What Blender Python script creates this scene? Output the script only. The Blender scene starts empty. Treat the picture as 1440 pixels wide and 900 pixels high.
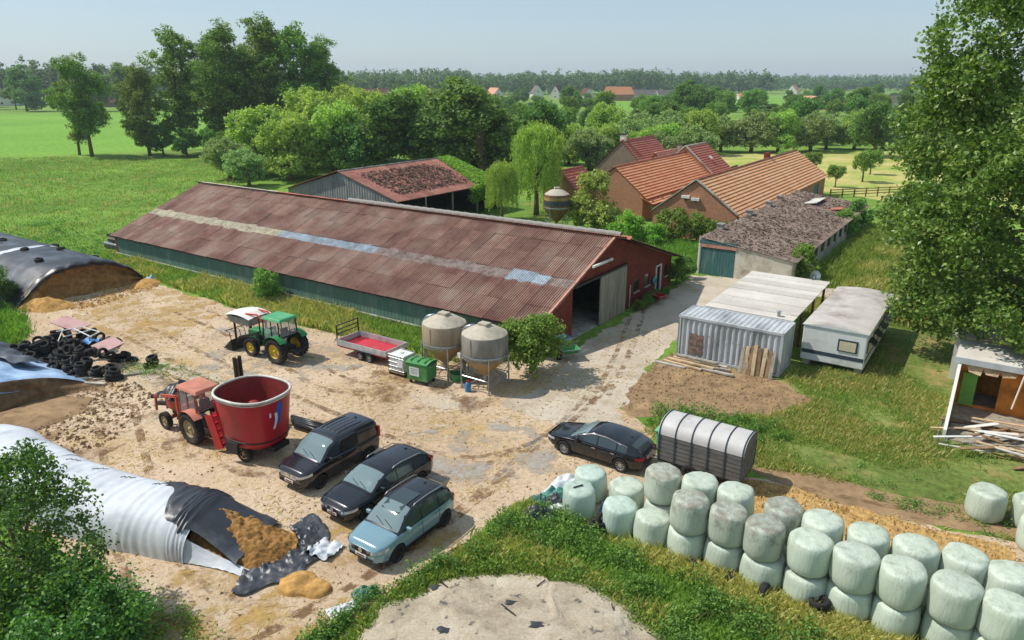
import bpy, bmesh, math, random
import numpy as np
from mathutils import Vector, Matrix, noise as mnoise
from mathutils.geometry import delaunay_2d_cdt

S = bpy.context.scene
COL = S.collection
PI = math.pi
R = math.radians

# ------------------------------------------------------------------ camera
cam_d = bpy.data.cameras.new('camera'); cam = bpy.data.objects.new('camera', cam_d); COL.objects.link(cam)
cam.location = (0, 0, 15.8)
cam.rotation_euler = (R(90 - 18.5), 0, 0)
cam_d.sensor_width = 36; cam_d.lens = 25.25
cam_d.clip_start = 0.5; cam_d.clip_end = 20000
S.camera = cam

# ------------------------------------------------------------------ sky and sun
SUN_EL, SUN_DIR = R(53), Vector((-0.98, 0.2, 0)).normalized()
W = bpy.data.worlds.new('World'); S.world = W; W.use_nodes = True
wn = W.node_tree.nodes; wl = W.node_tree.links
bg = wn['Background']
sky = wn.new('ShaderNodeTexSky'); sky.sky_type = 'NISHITA'; sky.sun_disc = False
sky.sun_elevation = SUN_EL
sky.sun_rotation = math.atan2(SUN_DIR.x, SUN_DIR.y)
sky.altitude = 0; sky.air_density = 1.0; sky.dust_density = 0.7; sky.ozone_density = 3.0
hz = wn.new('ShaderNodeMix'); hz.data_type = 'RGBA'; hz.inputs[0].default_value = 0.65      # even summer haze over the whole sky
hz.inputs[7].default_value = (2.75, 3.55, 4.1, 1)
wl.new(sky.outputs[0], hz.inputs[6]); wl.new(hz.outputs[2], bg.inputs[0]); bg.inputs[1].default_value = 0.14
sun_d = bpy.data.lights.new('sun', 'SUN'); sun = bpy.data.objects.new('sun', sun_d); COL.objects.link(sun)
sun_d.energy = 3.9; sun_d.angle = R(0.6); sun_d.color = (1.0, 0.955, 0.88)
sun_vec = Vector((SUN_DIR.x * math.cos(SUN_EL), SUN_DIR.y * math.cos(SUN_EL), math.sin(SUN_EL)))
sun.rotation_euler = sun_vec.to_track_quat('Z', 'Y').to_euler()
sun.location = (-60, 20, 80)
S.view_settings.view_transform = 'Standard'; S.view_settings.look = 'None'
S.view_settings.gamma = 1.0; S.view_settings.use_curve_mapping = False
S.view_settings.exposure = 0.2

# ------------------------------------------------------------------ colours and materials
def hx(h, k=1.0):
    o = []
    for i in (0, 1, 2):
        v = (h[i] if isinstance(h, tuple) else int(h[2 * i:2 * i + 2], 16)) / 255.0
        o.append((v / 12.92 if v <= 0.04045 else ((v + 0.055) / 1.055) ** 2.4) * k)
    return (o[0], o[1], o[2], 1.0)

MATS = {}
def new_mat(name):
    m = bpy.data.materials.new(name); m.use_nodes = True
    n = m.node_tree.nodes; b = n['Principled BSDF']
    MATS[name] = m
    return m, n, m.node_tree.links, b

def coords(n, l, mode):
    if mode == 'world':
        return n.new('ShaderNodeNewGeometry').outputs['Position']
    return n.new('ShaderNodeTexCoord').outputs['Object']

def noise_node(n, l, co, scale, detail=4, rough=0.55, stretch=None):
    t = n.new('ShaderNodeTexNoise'); t.inputs['Scale'].default_value = scale
    t.inputs['Detail'].default_value = detail; t.inputs['Roughness'].default_value = rough
    if stretch:
        mp = n.new('ShaderNodeMapping'); mp.inputs['Scale'].default_value = stretch
        l.new(co, mp.inputs[0]); l.new(mp.outputs[0], t.inputs['Vector'])
    else:
        l.new(co, t.inputs['Vector'])
    return t.outputs['Fac']

def ramp(n, l, fac, stops, mode='LINEAR'):
    r = n.new('ShaderNodeValToRGB'); l.new(fac, r.inputs[0]); r.color_ramp.interpolation = mode
    e = r.color_ramp.elements
    e[0].position, e[0].color = stops[0]
    e[1].position, e[1].color = stops[-1]
    for p, c in stops[1:-1]:
        k = e.new(p); k.color = c
    return r.outputs[0]

def mixc(n, l, fac, a, b, blend='MIX'):
    x = n.new('ShaderNodeMix'); x.data_type = 'RGBA'; x.blend_type = blend
    if isinstance(fac, float): x.inputs[0].default_value = fac
    else: l.new(fac, x.inputs[0])
    for sock, v in ((x.inputs[6], a), (x.inputs[7], b)):
        if isinstance(v, tuple): sock.default_value = v
        else: l.new(v, sock)
    return x.outputs[2]

def bump(n, l, b, h, strength=0.4, dist=0.05):
    k = n.new('ShaderNodeBump'); k.inputs['Strength'].default_value = strength; k.inputs['Distance'].default_value = dist
    l.new(h, k.inputs['Height']); l.new(k.outputs[0], b.inputs['Normal'])

def plain(name, col, rough=0.6, var=0.25, scale=3.0, mode='obj', metal=0.0, bmp=0.0, bscale=None, spec=0.4, coat=0.0, dirt=None, dirt_amt=0.5, dscale=0.8, stretch=None, per_obj=0.0):
    """a base colour broken up by noise, optional second 'dirt' colour in patches"""
    m, n, l, b = new_mat(name)
    c = hx(col) if isinstance(col, str) else col
    co = coords(n, l, mode)
    f = noise_node(n, l, co, scale, 5, 0.6, stretch)
    lo = tuple(x * (1 - var) for x in c[:3]) + (1,); hi = tuple(min(1, x * (1 + var)) for x in c[:3]) + (1,)
    out = ramp(n, l, f, [(0.3, lo), (0.7, hi)])
    if dirt:
        d = hx(dirt) if isinstance(dirt, str) else dirt
        f2 = noise_node(n, l, co, dscale, 6, 0.65, stretch)
        k = ramp(n, l, f2, [(0.62 - 0.3 * dirt_amt, (0, 0, 0, 1)), (0.78 - 0.2 * dirt_amt, (1, 1, 1, 1))])
        out = mixc(n, l, k, out, d)
    if per_obj:
        oi = n.new('ShaderNodeObjectInfo')
        hs = n.new('ShaderNodeHueSaturation')
        mr = n.new('ShaderNodeMapRange'); mr.inputs[3].default_value = 1 - per_obj; mr.inputs[4].default_value = 1 + per_obj
        l.new(oi.outputs['Random'], mr.inputs[0]); l.new(mr.outputs[0], hs.inputs['Value']); l.new(out, hs.inputs['Color'])
        out = hs.outputs[0]
    l.new(out, b.inputs['Base Color'])
    b.inputs['Roughness'].default_value = rough; b.inputs['Metallic'].default_value = metal
    b.inputs['Specular IOR Level'].default_value = spec
    if coat: b.inputs['Coat Weight'].default_value = coat; b.inputs['Coat Roughness'].default_value = 0.04
    if bmp:
        h = noise_node(n, l, co, bscale or scale * 4, 4, 0.6, stretch)
        bump(n, l, b, h, bmp, 0.03)
    return m

# ------------------------------------------------------------------ mesh builder
class MB:
    def __init__(s): s.v = []; s.f = []
    def add(s, vs, fs):
        o = len(s.v); s.v.extend([tuple(p) for p in vs]); s.f.extend([tuple(i + o for i in f) for f in fs]); return s
    def box(s, c, d, rot=None, taper=None):
        hx_, hy, hz = d[0] / 2, d[1] / 2, d[2] / 2
        vs = []
        for z in (-1, 1):
            k = taper if (taper and z > 0) else (1, 1)
            for x, y in ((-1, -1), (1, -1), (1, 1), (-1, 1)):
                vs.append(Vector((x * hx_ * k[0], y * hy * k[1], z * hz)))
        if rot is not None:
            m = rot if isinstance(rot, Matrix) else Matrix.Rotation(rot, 3, 'Z')
            vs = [m @ p for p in vs]
        vs = [p + Vector(c) for p in vs]
        return s.add(vs, [(0, 3, 2, 1), (4, 5, 6, 7), (0, 1, 5, 4), (1, 2, 6, 5), (2, 3, 7, 6), (3, 0, 4, 7)])
    def span(s, a, b, w, h):
        """a box beam from a to b, w wide, h high"""
        a, b = Vector(a), Vector(b); d = (b - a); L = d.length
        q = d.to_track_quat('X', 'Z').to_matrix()
        return s.box((a + b) / 2, (L, w, h), q)
    def tube(s, pts, r, n=8, cap=True):
        pts = [Vector(p) for p in pts]; rs = r if isinstance(r, (list, tuple)) else [r] * len(pts)
        o = len(s.v); ref = Vector((0.13, 0.31, 1)).normalized(); N = len(pts)
        prev = None
        for i, p in enumerate(pts):
            t = (pts[min(i + 1, N - 1)] - pts[max(i - 1, 0)]).normalized()
            if prev is None:
                u = t.cross(ref)
                if u.length < 1e-3: u = t.cross(Vector((1, 0, 0)))
            else: u = prev - t * prev.dot(t)
            u.normalize(); prev = u; w = t.cross(u)
            for k in range(n):
                a = 2 * PI * k / n
                s.v.append(tuple(p + (u * math.cos(a) + w * math.sin(a)) * rs[i]))
        for i in range(N - 1):
            for k in range(n):
                a = o + i * n + k; b = o + i * n + (k + 1) % n
                s.f.append((a, b, b + n, a + n))
        if cap:
            s.f.append(tuple(o + k for k in range(n))[::-1]); s.f.append(tuple(o + (N - 1) * n + k for k in range(n)))
        return s
    def lathe(s, prof, n=24, c=(0, 0, 0), axis='Z', a0=0.0):
        """prof: list of (radius, height); closed ends when the radius is 0"""
        o = len(s.v); c = Vector(c)
        for r, h in prof:
            for k in range(n):
                a = a0 + 2 * PI * k / n
                p = (r * math.cos(a), r * math.sin(a), h)
                if axis == 'Y': p = (p[0], p[2], p[1])
                elif axis == 'X': p = (p[2], p[0], p[1])
                s.v.append(tuple(Vector(p) + c))
        for i in range(len(prof) - 1):
            for k in range(n):
                a = o + i * n + k; b = o + i * n + (k + 1) % n
                s.f.append((a, b, b + n, a + n))
        return s
    def prism(s, poly, z0, z1, M=None):
        n = len(poly); vs = [Vector((x, y, z0)) for x, y in poly] + [Vector((x, y, z1)) for x, y in poly]
        if M is not None: vs = [M @ p for p in vs]
        return s.add(vs, [tuple(range(n))[::-1], tuple(range(n, 2 * n))] + [(i, (i + 1) % n, (i + 1) % n + n, i + n) for i in range(n)])
    def grid(s, nx, ny, fn):
        o = len(s.v)
        for j in range(ny + 1):
            for i in range(nx + 1): s.v.append(tuple(fn(i / nx, j / ny)))
        for j in range(ny):
            for i in range(nx):
                a = o + j * (nx + 1) + i; s.f.append((a, a + 1, a + nx + 2, a + nx + 1))
        return s
    def mesh(s, name, smooth=False, recalc=True):
        me = bpy.data.meshes.new(name); me.from_pydata(s.v, [], s.f)
        if recalc:
            bm = bmesh.new(); bm.from_mesh(me); bmesh.ops.recalc_face_normals(bm, faces=bm.faces); bm.to_mesh(me); bm.free()
        if smooth:
            me.polygons.foreach_set('use_smooth', [True] * len(me.polygons))
        return me
    def build(s, name, m, parent=None, smooth=False, loc=None, rz=None, recalc=True, bevel=0, auto=None):
        me = s.mesh(name, smooth, recalc)
        return link(name, me, m, parent, loc, rz, bevel, auto)

def link(name, me, m, parent=None, loc=None, rz=None, bevel=0, auto=None):
    if m is not None and not me.materials: me.materials.append(MATS[m] if isinstance(m, str) else m)
    o = bpy.data.objects.new(name, me); COL.objects.link(o)
    if parent is not None: o.parent = parent
    if loc is not None: o.location = loc
    if rz is not None: o.rotation_euler = (0, 0, rz)
    if bevel:
        b = o.modifiers.new('bevel', 'BEVEL'); b.width = bevel; b.segments = 2; b.limit_method = 'ANGLE'; b.angle_limit = R(40)
    if auto:
        sub = o.modifiers.new('sub', 'SUBSURF'); sub.levels = auto; sub.render_levels = auto
    return o

def root(name, label, cat, loc=(0, 0, 0), rz=0.0, group=None):
    o = bpy.data.objects.new(name, None); COL.objects.link(o); o.location = loc; o.rotation_euler = (0, 0, rz)
    o.empty_display_size = 0.3
    return tag(o, label, cat, group)

def tag(o, label=None, cat=None, group=None, kind=None):
    if label: o['label'] = label
    if cat: o['category'] = cat
    if group: o['group'] = group
    if kind: o['kind'] = kind
    return o

def copy_tree(o, parent=None):
    c = o.copy(); COL.objects.link(c); c.parent = parent
    for ch in list(o.children):
        copy_tree(ch, c)
    return c

def rnd(a, b): return random.uniform(a, b)

# farm frame: x runs along e1 (barn gable normal), y along e2 (gable direction)
C0 = Vector((1.5, 39.77)); E1 = Vector((0.825, -0.565)); E2 = Vector((0.565, 0.825)); FA = math.atan2(-0.565, 0.825)
def farm(s, t, z=0.0):
    p = C0 + E1 * s + E2 * t
    return Vector((p.x, p.y, z))
# ------------------------------------------------------------------ scatter helpers (numpy)
RNG = np.random.default_rng(7)
def np_mesh(name, V, F, smooth=False):
    """V (n,3) float, F (m,k) int: every face has k corners"""
    me = bpy.data.meshes.new(name); k = F.shape[1]
    me.vertices.add(len(V)); me.vertices.foreach_set('co', V.astype(np.float32).ravel())
    me.loops.add(F.size); me.loops.foreach_set('vertex_index', F.astype(np.int32).ravel())
    me.polygons.add(len(F)); me.polygons.foreach_set('loop_start', np.arange(0, F.size, k, dtype=np.int32))
    me.update(calc_edges=True); me.validate()
    me.polygons.foreach_set('use_smooth', np.full(len(me.polygons), smooth, dtype=bool))
    return me

def unit(a): return a / (np.linalg.norm(a, axis=1, keepdims=True) + 1e-9)

def leaf_cloud(cent, rad, per, size, up=0.35, out=0.35, flat=1.0, rng=RNG, aspect=0.62, droop=0.0):
    """rhombic leaves gathered in clumps: cent (n,3), rad (n,) or (n,3)"""
    cent = np.asarray(cent, float); n = len(cent)
    rad = np.asarray(rad, float)
    if rad.ndim == 1: rad = np.stack([rad, rad, rad * flat], 1)
    idx = np.repeat(np.arange(n), per); N = len(idx)
    d = unit(rng.normal(size=(N, 3))); rr = rng.random((N, 1)) ** 0.45
    pos = cent[idx] + d * rr * rad[idx]
    nrm = unit(rng.normal(size=(N, 3)) * 0.55 + d * out + np.array([0, 0, up]))
    ax = unit(np.cross(nrm, rng.normal(size=(N, 3))))
    if droop: ax = unit(ax + np.array([0, 0, -droop])); nrm = unit(np.cross(ax, np.cross(nrm, ax)))
    sd = np.cross(nrm, ax)
    L = size * (0.65 + 0.7 * rng.random((N, 1)))
    a = pos - ax * L * 0.5; b = pos + sd * L * 0.5 * aspect + nrm * L * 0.08; c = pos + ax * L * 0.5; e = pos - sd * L * 0.5 * aspect + nrm * L * 0.08
    V = np.stack([a, b, c, e], 1).reshape(-1, 3)
    F = np.arange(4 * N).reshape(-1, 4)
    return V, F

def blade_tufts(pts, k, h, w, spread, lean=0.45, rng=RNG, z0=0.0):
    pts = np.asarray(pts, float); n = len(pts); N = n * k
    base = np.repeat(pts[:, :2], k, 0) + rng.normal(size=(N, 2)) * spread
    hh = np.repeat(h * (0.55 + 0.9 * rng.random((n, 1))), k, 0) * (0.6 + 0.6 * rng.random((N, 1)))
    an = rng.random(N) * 2 * PI; dr = np.stack([np.cos(an), np.sin(an)], 1)
    side = np.stack([-dr[:, 1], dr[:, 0]], 1) * w * 0.5
    zc = np.full((N, 1), z0 - 0.01)
    mid = base + dr * hh * lean * 0.35; tip = base + dr * hh * lean * (0.6 + 0.8 * rng.random((N, 1)))
    v0 = np.hstack([base - side, zc]); v1 = np.hstack([base + side, zc])
    v2 = np.hstack([mid + side * 0.8, zc + hh * 0.6]); v3 = np.hstack([tip, zc + hh]); 
    V = np.stack([v0, v1, v2, v3], 1).reshape(-1, 3)
    return V, np.arange(4 * N).reshape(-1, 4)

def in_poly(P, poly):
    x, y = P[:, 0], P[:, 1]; ins = np.zeros(len(P), bool); n = len(poly); j = n - 1
    for i in range(n):
        xi, yi = poly[i]; xj, yj = poly[j]
        c = ((yi > y) != (yj > y)) & (x < (xj - xi) * (y - yi) / (yj - yi + 1e-12) + xi)
        ins ^= c; j = i
    return ins

def scatter(poly, n, rng=RNG, avoid=(), clump=0.0, cs=0.25):
    p = np.array(poly); lo, hi = p.min(0), p.max(0); out = []
    tot = 0
    while tot < n:
        q = lo + rng.random((n * 2, 2)) * (hi - lo)
        m = in_poly(q, poly)
        for a in avoid: m &= ~in_poly(q, a)
        q = q[m]
        if clump and len(q):
            v = np.array([mnoise.noise(Vector((x * cs, y * cs, 3.3))) for x, y in q])
            q = q[v > (clump - 0.5) * rng.random(len(q)) * 1.2 - 0.05]
        if not len(q): break
        out.append(q); tot += len(q)
    return np.concatenate(out)[:n]

def ragged(poly, step=0.5, amp=0.35, freq=0.6, seed=0.0):
    out = []; n = len(poly)
    for i in range(n):
        a = Vector(poly[i]); b = Vector(poly[(i + 1) % n]); L = (b - a).length; k = max(1, int(L / step))
        nrm = Vector((-(b - a).y, (b - a).x)).normalized()
        for j in range(k):
            p = a.lerp(b, j / k)
            d = mnoise.noise(Vector((p.x * freq, p.y * freq, seed))) + 0.5 * mnoise.noise(Vector((p.x * freq * 3.1, p.y * freq * 3.1, seed + 5)))
            p = p + nrm * d * amp
            out.append((p.x, p.y))
    return out

def sheet(name, poly, z, m, step=0.5, amp=0.35, freq=0.6, seed=0.0):
    pts = ragged(poly, step, amp, freq, seed)
    n = len(pts)
    res = delaunay_2d_cdt([Vector(p) for p in pts], [(i, (i + 1) % n) for i in range(n)], [list(range(n))], 1, 1e-5)
    me = bpy.data.meshes.new(name)
    me.from_pydata([(p.x, p.y, z) for p in res[0]], [], [f for f in res[2]])
    bm = bmesh.new(); bm.from_mesh(me)
    for f in bm.faces:
        if f.normal.z < 0: f.normal_flip()
    bm.to_mesh(me); bm.free()
    o = link(name, me, m); o['kind'] = 'structure'
    return o

def foliage(name, c1, c2, c3=None, trans=0.35, rough=0.55, per_obj=0.12, hue=0.02):
    """leaf material: colour differs from leaf to leaf and tree to tree, some light passes through"""
    m, n, l, b = new_mat(name)
    g = n.new('ShaderNodeNewGeometry')
    st = [(0.0, hx(c1)), (1.0, hx(c2))] if c3 is None else [(0.0, hx(c1)), (0.6, hx(c2)), (1.0, hx(c3))]
    col = ramp(n, l, g.outputs['Random Per Island'], st)
    oi = n.new('ShaderNodeObjectInfo'); hs = n.new('ShaderNodeHueSaturation')
    mr = n.new('ShaderNodeMapRange'); mr.inputs[3].default_value = 1 - per_obj; mr.inputs[4].default_value = 1 + per_obj
    l.new(oi.outputs['Random'], mr.inputs[0]); l.new(mr.outputs[0], hs.inputs['Value'])
    mh = n.new('ShaderNodeMapRange'); mh.inputs[3].default_value = 0.5 - hue; mh.inputs[4].default_value = 0.5 + hue
    l.new(oi.outputs['Random'], mh.inputs[0]); l.new(mh.outputs[0], hs.inputs['Hue'])
    l.new(col, hs.inputs['Color'])
    l.new(hs.outputs[0], b.inputs['Base Color']); b.inputs['Roughness'].default_value = rough
    b.inputs['Specular IOR Level'].default_value = 0.35
    tr = n.new('ShaderNodeBsdfTranslucent'); mx = n.new('ShaderNodeMixShader'); mx.inputs[0].default_value = trans
    br = mixc(n, l, 0.5, hs.outputs[0], hx('b9c63a'), 'MIX')
    tint = n.new('ShaderNodeMix'); tint.data_type = 'RGBA'; tint.blend_type = 'MULTIPLY'; tint.inputs[0].default_value = 1.0
    l.new(hs.outputs[0], tint.inputs[6]); tint.inputs[7].default_value = (1.5, 1.6, 0.7, 1)
    l.new(tint.outputs[2], tr.inputs['Color'])
    l.new(b.outputs[0], mx.inputs[1]); l.new(tr.outputs[0], mx.inputs[2])
    l.new(mx.outputs[0], n['Material Output'].inputs['Surface'])
    return m

foliage('leaf_poplar', (78, 104, 46), (110, 142, 60), (156, 176, 88), 0.35)
foliage('leaf_dark', (72, 104, 50), (102, 138, 64), (140, 166, 86), 0.35)
foliage('leaf_mid', (88, 120, 52), (118, 152, 66), (158, 182, 92), 0.38)
foliage('leaf_willow', (122, 150, 70), (158, 184, 90), (190, 204, 116), 0.4)
foliage('leaf_grey_willow', (114, 138, 82), (146, 170, 108), (176, 192, 138), 0.35)
foliage('leaf_bright', (94, 138, 48), (128, 172, 64), (164, 204, 88), 0.4)
foliage('leaf_weed', (70, 104, 42), (98, 136, 56), (144, 176, 84), 0.35)
foliage('leaf_yellowish', (110, 132, 62), (158, 172, 84), (190, 198, 122), 0.35)
foliage('leaf_wood', (74, 102, 64), (98, 126, 78), (128, 152, 100), 0.3)
foliage('grass_green', (104, 132, 58), (136, 162, 74), (170, 186, 108), 0.35)
foliage('grass_dry', (146, 146, 80), (182, 170, 108), (210, 194, 142), 0.3)
foliage('grass_lush', (90, 126, 50), (118, 154, 64), (152, 182, 88), 0.35)
plain('bark', '6b5d49', 0.9, 0.35, 6, bmp=0.6)
plain('bark_pale', '8f8570', 0.9, 0.3, 6, bmp=0.5)

# ------------------------------------------------------------------ ground materials
def meadow_mat(name, stops, dry, dry_amt, s=0.06, fine=2.2):
    m, n, l, b = new_mat(name); co = coords(n, l, 'world')
    a = noise_node(n, l, co, s, 6, 0.6); base = ramp(n, l, a, stops)
    f = noise_node(n, l, co, fine, 5, 0.7)
    v = ramp(n, l, f, [(0.3, (0.55, 0.55, 0.5, 1)), (0.72, (1.25, 1.25, 1.15, 1))])
    base = mixc(n, l, 1.0, base, v, 'MULTIPLY')
    d = noise_node(n, l, co, s * 2.7, 7, 0.68)
    k = ramp(n, l, d, [(0.66 - dry_amt, (0, 0, 0, 1)), (0.86 - dry_amt, (1, 1, 1, 1))])
    base = mixc(n, l, k, base, dry)
    l.new(base, b.inputs['Base Color']); b.inputs['Roughness'].default_value = 0.9; b.inputs['Specular IOR Level'].default_value = 0.1
    bump(n, l, b, f, 0.9, 0.12)
    return m
meadow_mat('meadow', [(0.3, hx('5c7c34')), (0.5, hx('759640')), (0.7, hx('8fac50'))], hx('948c54'), 0.12)
meadow_mat('field_green', [(0.3, hx('6e9a38')), (0.7, hx('84ae48'))], hx('9ab65c'), 0.03, 0.02, 1.0)
meadow_mat('orchard_grass', [(0.3, hx('86a345')), (0.7, hx('a9b45c'))], hx('c3b277'), 0.26, 0.05, 1.4)
meadow_mat('rough_grass', [(0.3, hx('5a6c36')), (0.5, hx('748445')), (0.7, hx('8e955a'))], hx('a88f60'), 0.16, 0.15, 3.0)

def yard_mat():
    m, n, l, b = new_mat('yard_dirt'); co = coords(n, l, 'world')
    big = noise_node(n, l, co, 0.10, 6, 0.6)
    base = ramp(n, l, big, [(0.28, hx('ad947a')), (0.45, hx('c2aa90')), (0.58, hx('d0baa0')), (0.74, hx('b59a80'))])
    straw = noise_node(n, l, co, 0.22, 7, 0.7)
    base = mixc(n, l, ramp(n, l, straw, [(0.5, (0, 0, 0, 1)), (0.66, (0.85, 0.85, 0.85, 1))]), base, hx('b89c6c'))
    grey = noise_node(n, l, co, 0.16, 8, 0.66, (1.0, 1.25, 1.0))
    base = mixc(n, l, ramp(n, l, grey, [(0.56, (0, 0, 0, 1)), (0.68, (0.9, 0.9, 0.9, 1))]), base, hx('bfb4a4'))
    mud = noise_node(n, l, co, 0.5, 8, 0.7)
    base = mixc(n, l, ramp(n, l, mud, [(0.6, (0, 0, 0, 1)), (0.78, (0.75, 0.75, 0.75, 1))]), base, hx('7b6045'))
    fine = noise_node(n, l, co, 5.0, 6, 0.75)
    v = ramp(n, l, fine, [(0.3, (0.62, 0.6, 0.56, 1)), (0.5, (1, 1, 1, 1)), (0.75, (1.22, 1.2, 1.15, 1))])
    base = mixc(n, l, 1.0, base, v, 'MULTIPLY')
    vf = noise_node(n, l, co, 22.0, 3, 0.7)
    v2 = ramp(n, l, vf, [(0.34, (0.7, 0.68, 0.64, 1)), (0.5, (1, 1, 1, 1)), (0.7, (1.15, 1.12, 1.05, 1))])
    base = mixc(n, l, 1.0, base, v2, 'MULTIPLY')
    l.new(base, b.inputs['Base Color']); b.inputs['Roughness'].default_value = 0.95; b.inputs['Specular IOR Level'].default_value = 0.1
    h = n.new('ShaderNodeMath'); h.operation = 'ADD'; l.new(fine, h.inputs[0]); l.new(mud, h.inputs[1])
    bump(n, l, b, h.outputs[0], 0.7, 0.1)
yard_mat()
def concrete_mat():
    m, n, l, b = new_mat('concrete_drive'); co = coords(n, l, 'world')
    a = noise_node(n, l, co, 0.25, 7, 0.65)
    base = ramp(n, l, a, [(0.3, hx('a99b88')), (0.5, hx('bfb19f')), (0.7, hx('cabfae'))])
    d = noise_node(n, l, co, 0.6, 8, 0.7)
    base = mixc(n, l, ramp(n, l, d, [(0.54, (0, 0, 0, 1)), (0.75, (0.8, 0.8, 0.8, 1))]), base, hx('90795c'))
    f = noise_node(n, l, co, 9.0, 5, 0.7)
    base = mixc(n, l, 1.0, base, ramp(n, l, f, [(0.3, (0.75, 0.75, 0.74, 1)), (0.7, (1.12, 1.12, 1.1, 1))]), 'MULTIPLY')
    l.new(base, b.inputs['Base Color']); b.inputs['Roughness'].default_value = 0.9; b.inputs['Specular IOR Level'].default_value = 0.15
    bump(n, l, b, f, 0.35, 0.04)
concrete_mat()
plain('bare_soil', '8d7458', 0.95, 0.35, 1.6, 'world', bmp=1.0, bscale=5, spec=0.1, dirt='a98c68', dirt_amt=0.4, dscale=0.7)
plain('feed_spill', 'b3925e', 0.95, 0.35, 3.5, 'world', bmp=1.0, bscale=9, spec=0.1, dirt='8b6c3c', dirt_amt=0.3, dscale=1.6)

# ------------------------------------------------------------------ the ground and what lies on it
m0 = MB(); NN = 48
m0.v = [(0, 0, 0)] + [(3000 * math.cos(2 * PI * k / NN), 3000 * math.sin(2 * PI * k / NN), 0) for k in range(NN)]
m0.f = [(0, 1 + k, 1 + (k + 1) % NN) for k in range(NN)]
tag(m0.build('ground', 'meadow'), kind='structure')

YARD = [(-27, 30), (-30.5, 36.0), (-30.8, 40.5), (-31.6, 44.5), (-34.4, 48.6), (-37.5, 51.0), (-35, 55.5), (-30.6, 57.0), (-27.2, 55.2), (-22.0, 51.3), (-17.6, 47.9),
        (-11.2, 44.0), (-5.1, 40.3), (-1.2, 39.2), (2.0, 40.0), (4.2, 42.0), (8.0, 45.4), (11.0, 45.2), (8.0, 39.0), (5.6, 33.4), (6.6, 30.3), (6.4, 28.6), (8.2, 27.8), (10.5, 26.3), (14.0, 24.2), (17.6, 22.2),
        (19.8, 21.2), (17.5, 18.5), (9.8, 20.6), (5.1, 23.0), (2.4, 23.4), (0.5, 24.6), (-0.8, 23.0), (-2.4, 20.9), (-4.4, 18.4), (-5.9, 16.2), (-11.2, 15.8), (-11.8, 18.2), (-15.2, 21.2), (-20.4, 24.0)]
sheet('yard', YARD, 0.006, 'yard_dirt', 0.4, 0.45, 0.5, 1.0)
DRIVE = [(-0.6, 33.6), (2.2, 36.4), (3.2, 40.2), (5.2, 43.5), (7.8, 47.4), (11.0, 52.2), (13.6, 56.2), (15.4, 59.2), (18.7, 58.6), (22.6, 56.6), (26.5, 54.6), (33.0, 51.8), (45.0, 48.4), (45.0, 46.6), (33.0, 49.4), (27.2, 51.4), (23.0, 52.6), (18.0, 54.0), (14.4, 49.5),
         (11.4, 45.0), (8.8, 40.2), (6.4, 35.6), (5.2, 31.6), (3.4, 30.6), (1.6, 31.6)]
sheet('driveway', DRIVE, 0.012, 'concrete_drive', 0.25, 0.55, 0.9, 2.0)
SLAB = [(-17.5, 34.8), (-15.2, 36.3), (-17.6, 38.2), (-20.6, 39.4), (-22.2, 37.6), (-19.8, 36.4)]
def overlay_mat(name, c, lo, hi, sc, amax=0.85):
    m, n, l, b = new_mat(name); co = coords(n, l, 'world'); f = noise_node(n, l, co, sc, 7, 0.72)
    g = noise_node(n, l, co, 6.0, 5, 0.7); base = ramp(n, l, g, [(0.3, tuple(x * 0.75 for x in hx(c)[:3]) + (1,)), (0.7, hx(c))])
    l.new(base, b.inputs['Base Color']); b.inputs['Roughness'].default_value = 0.95; b.inputs['Specular IOR Level'].default_value = 0.1
    al = ramp(n, l, f, [(lo, (0, 0, 0, 1)), (hi, (amax, amax, amax, 1))]); l.new(al, b.inputs['Alpha'])
overlay_mat('rut_dark', '8a6c50', 0.46, 0.62, 1.3); overlay_mat('rut_pale', 'd8c6ac', 0.46, 0.64, 1.1); overlay_mat('stain_brown', '84664a', 0.5, 0.66, 0.55); overlay_mat('stain_straw', 'c2a05e', 0.48, 0.64, 0.7); overlay_mat('stain_grey', 'b4ada2', 0.48, 0.62, 0.5)
def strip(name, pts, w, z, m):
    P_ = [Vector(p) for p in pts]; out_l, out_r = [], []
    fine = []
    for i in range(len(P_) - 1):
        p0, p1, p2, p3 = P_[max(0, i - 1)], P_[i], P_[i + 1], P_[min(len(P_) - 1, i + 2)]
        for k in range(10):
            t = k / 10; fine.append(0.5 * ((2 * p1) + (p2 - p0) * t + (2 * p0 - 5 * p1 + 4 * p2 - p3) * t * t + (3 * p1 - p0 - 3 * p2 + p3) * t ** 3))
    fine.append(P_[-1]); mb = MB()
    for i, p in enumerate(fine):
        d = (fine[min(i + 1, len(fine) - 1)] - fine[max(i - 1, 0)]).normalized(); nn = Vector((-d.y, d.x)); ww = w * (0.8 + 0.4 * mnoise.noise(Vector((p.x, p.y, z * 99))))
        mb.v += [(p.x + nn.x * ww / 2, p.y + nn.y * ww / 2, z), (p.x - nn.x * ww / 2, p.y - nn.y * ww / 2, z)]
    mb.f = [(2 * i, 2 * i + 1, 2 * i + 3, 2 * i + 2) for i in range(len(fine) - 1)]
    o = mb.build(name, m); o['kind'] = 'structure'; return o
zk = 0.0165
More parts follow.
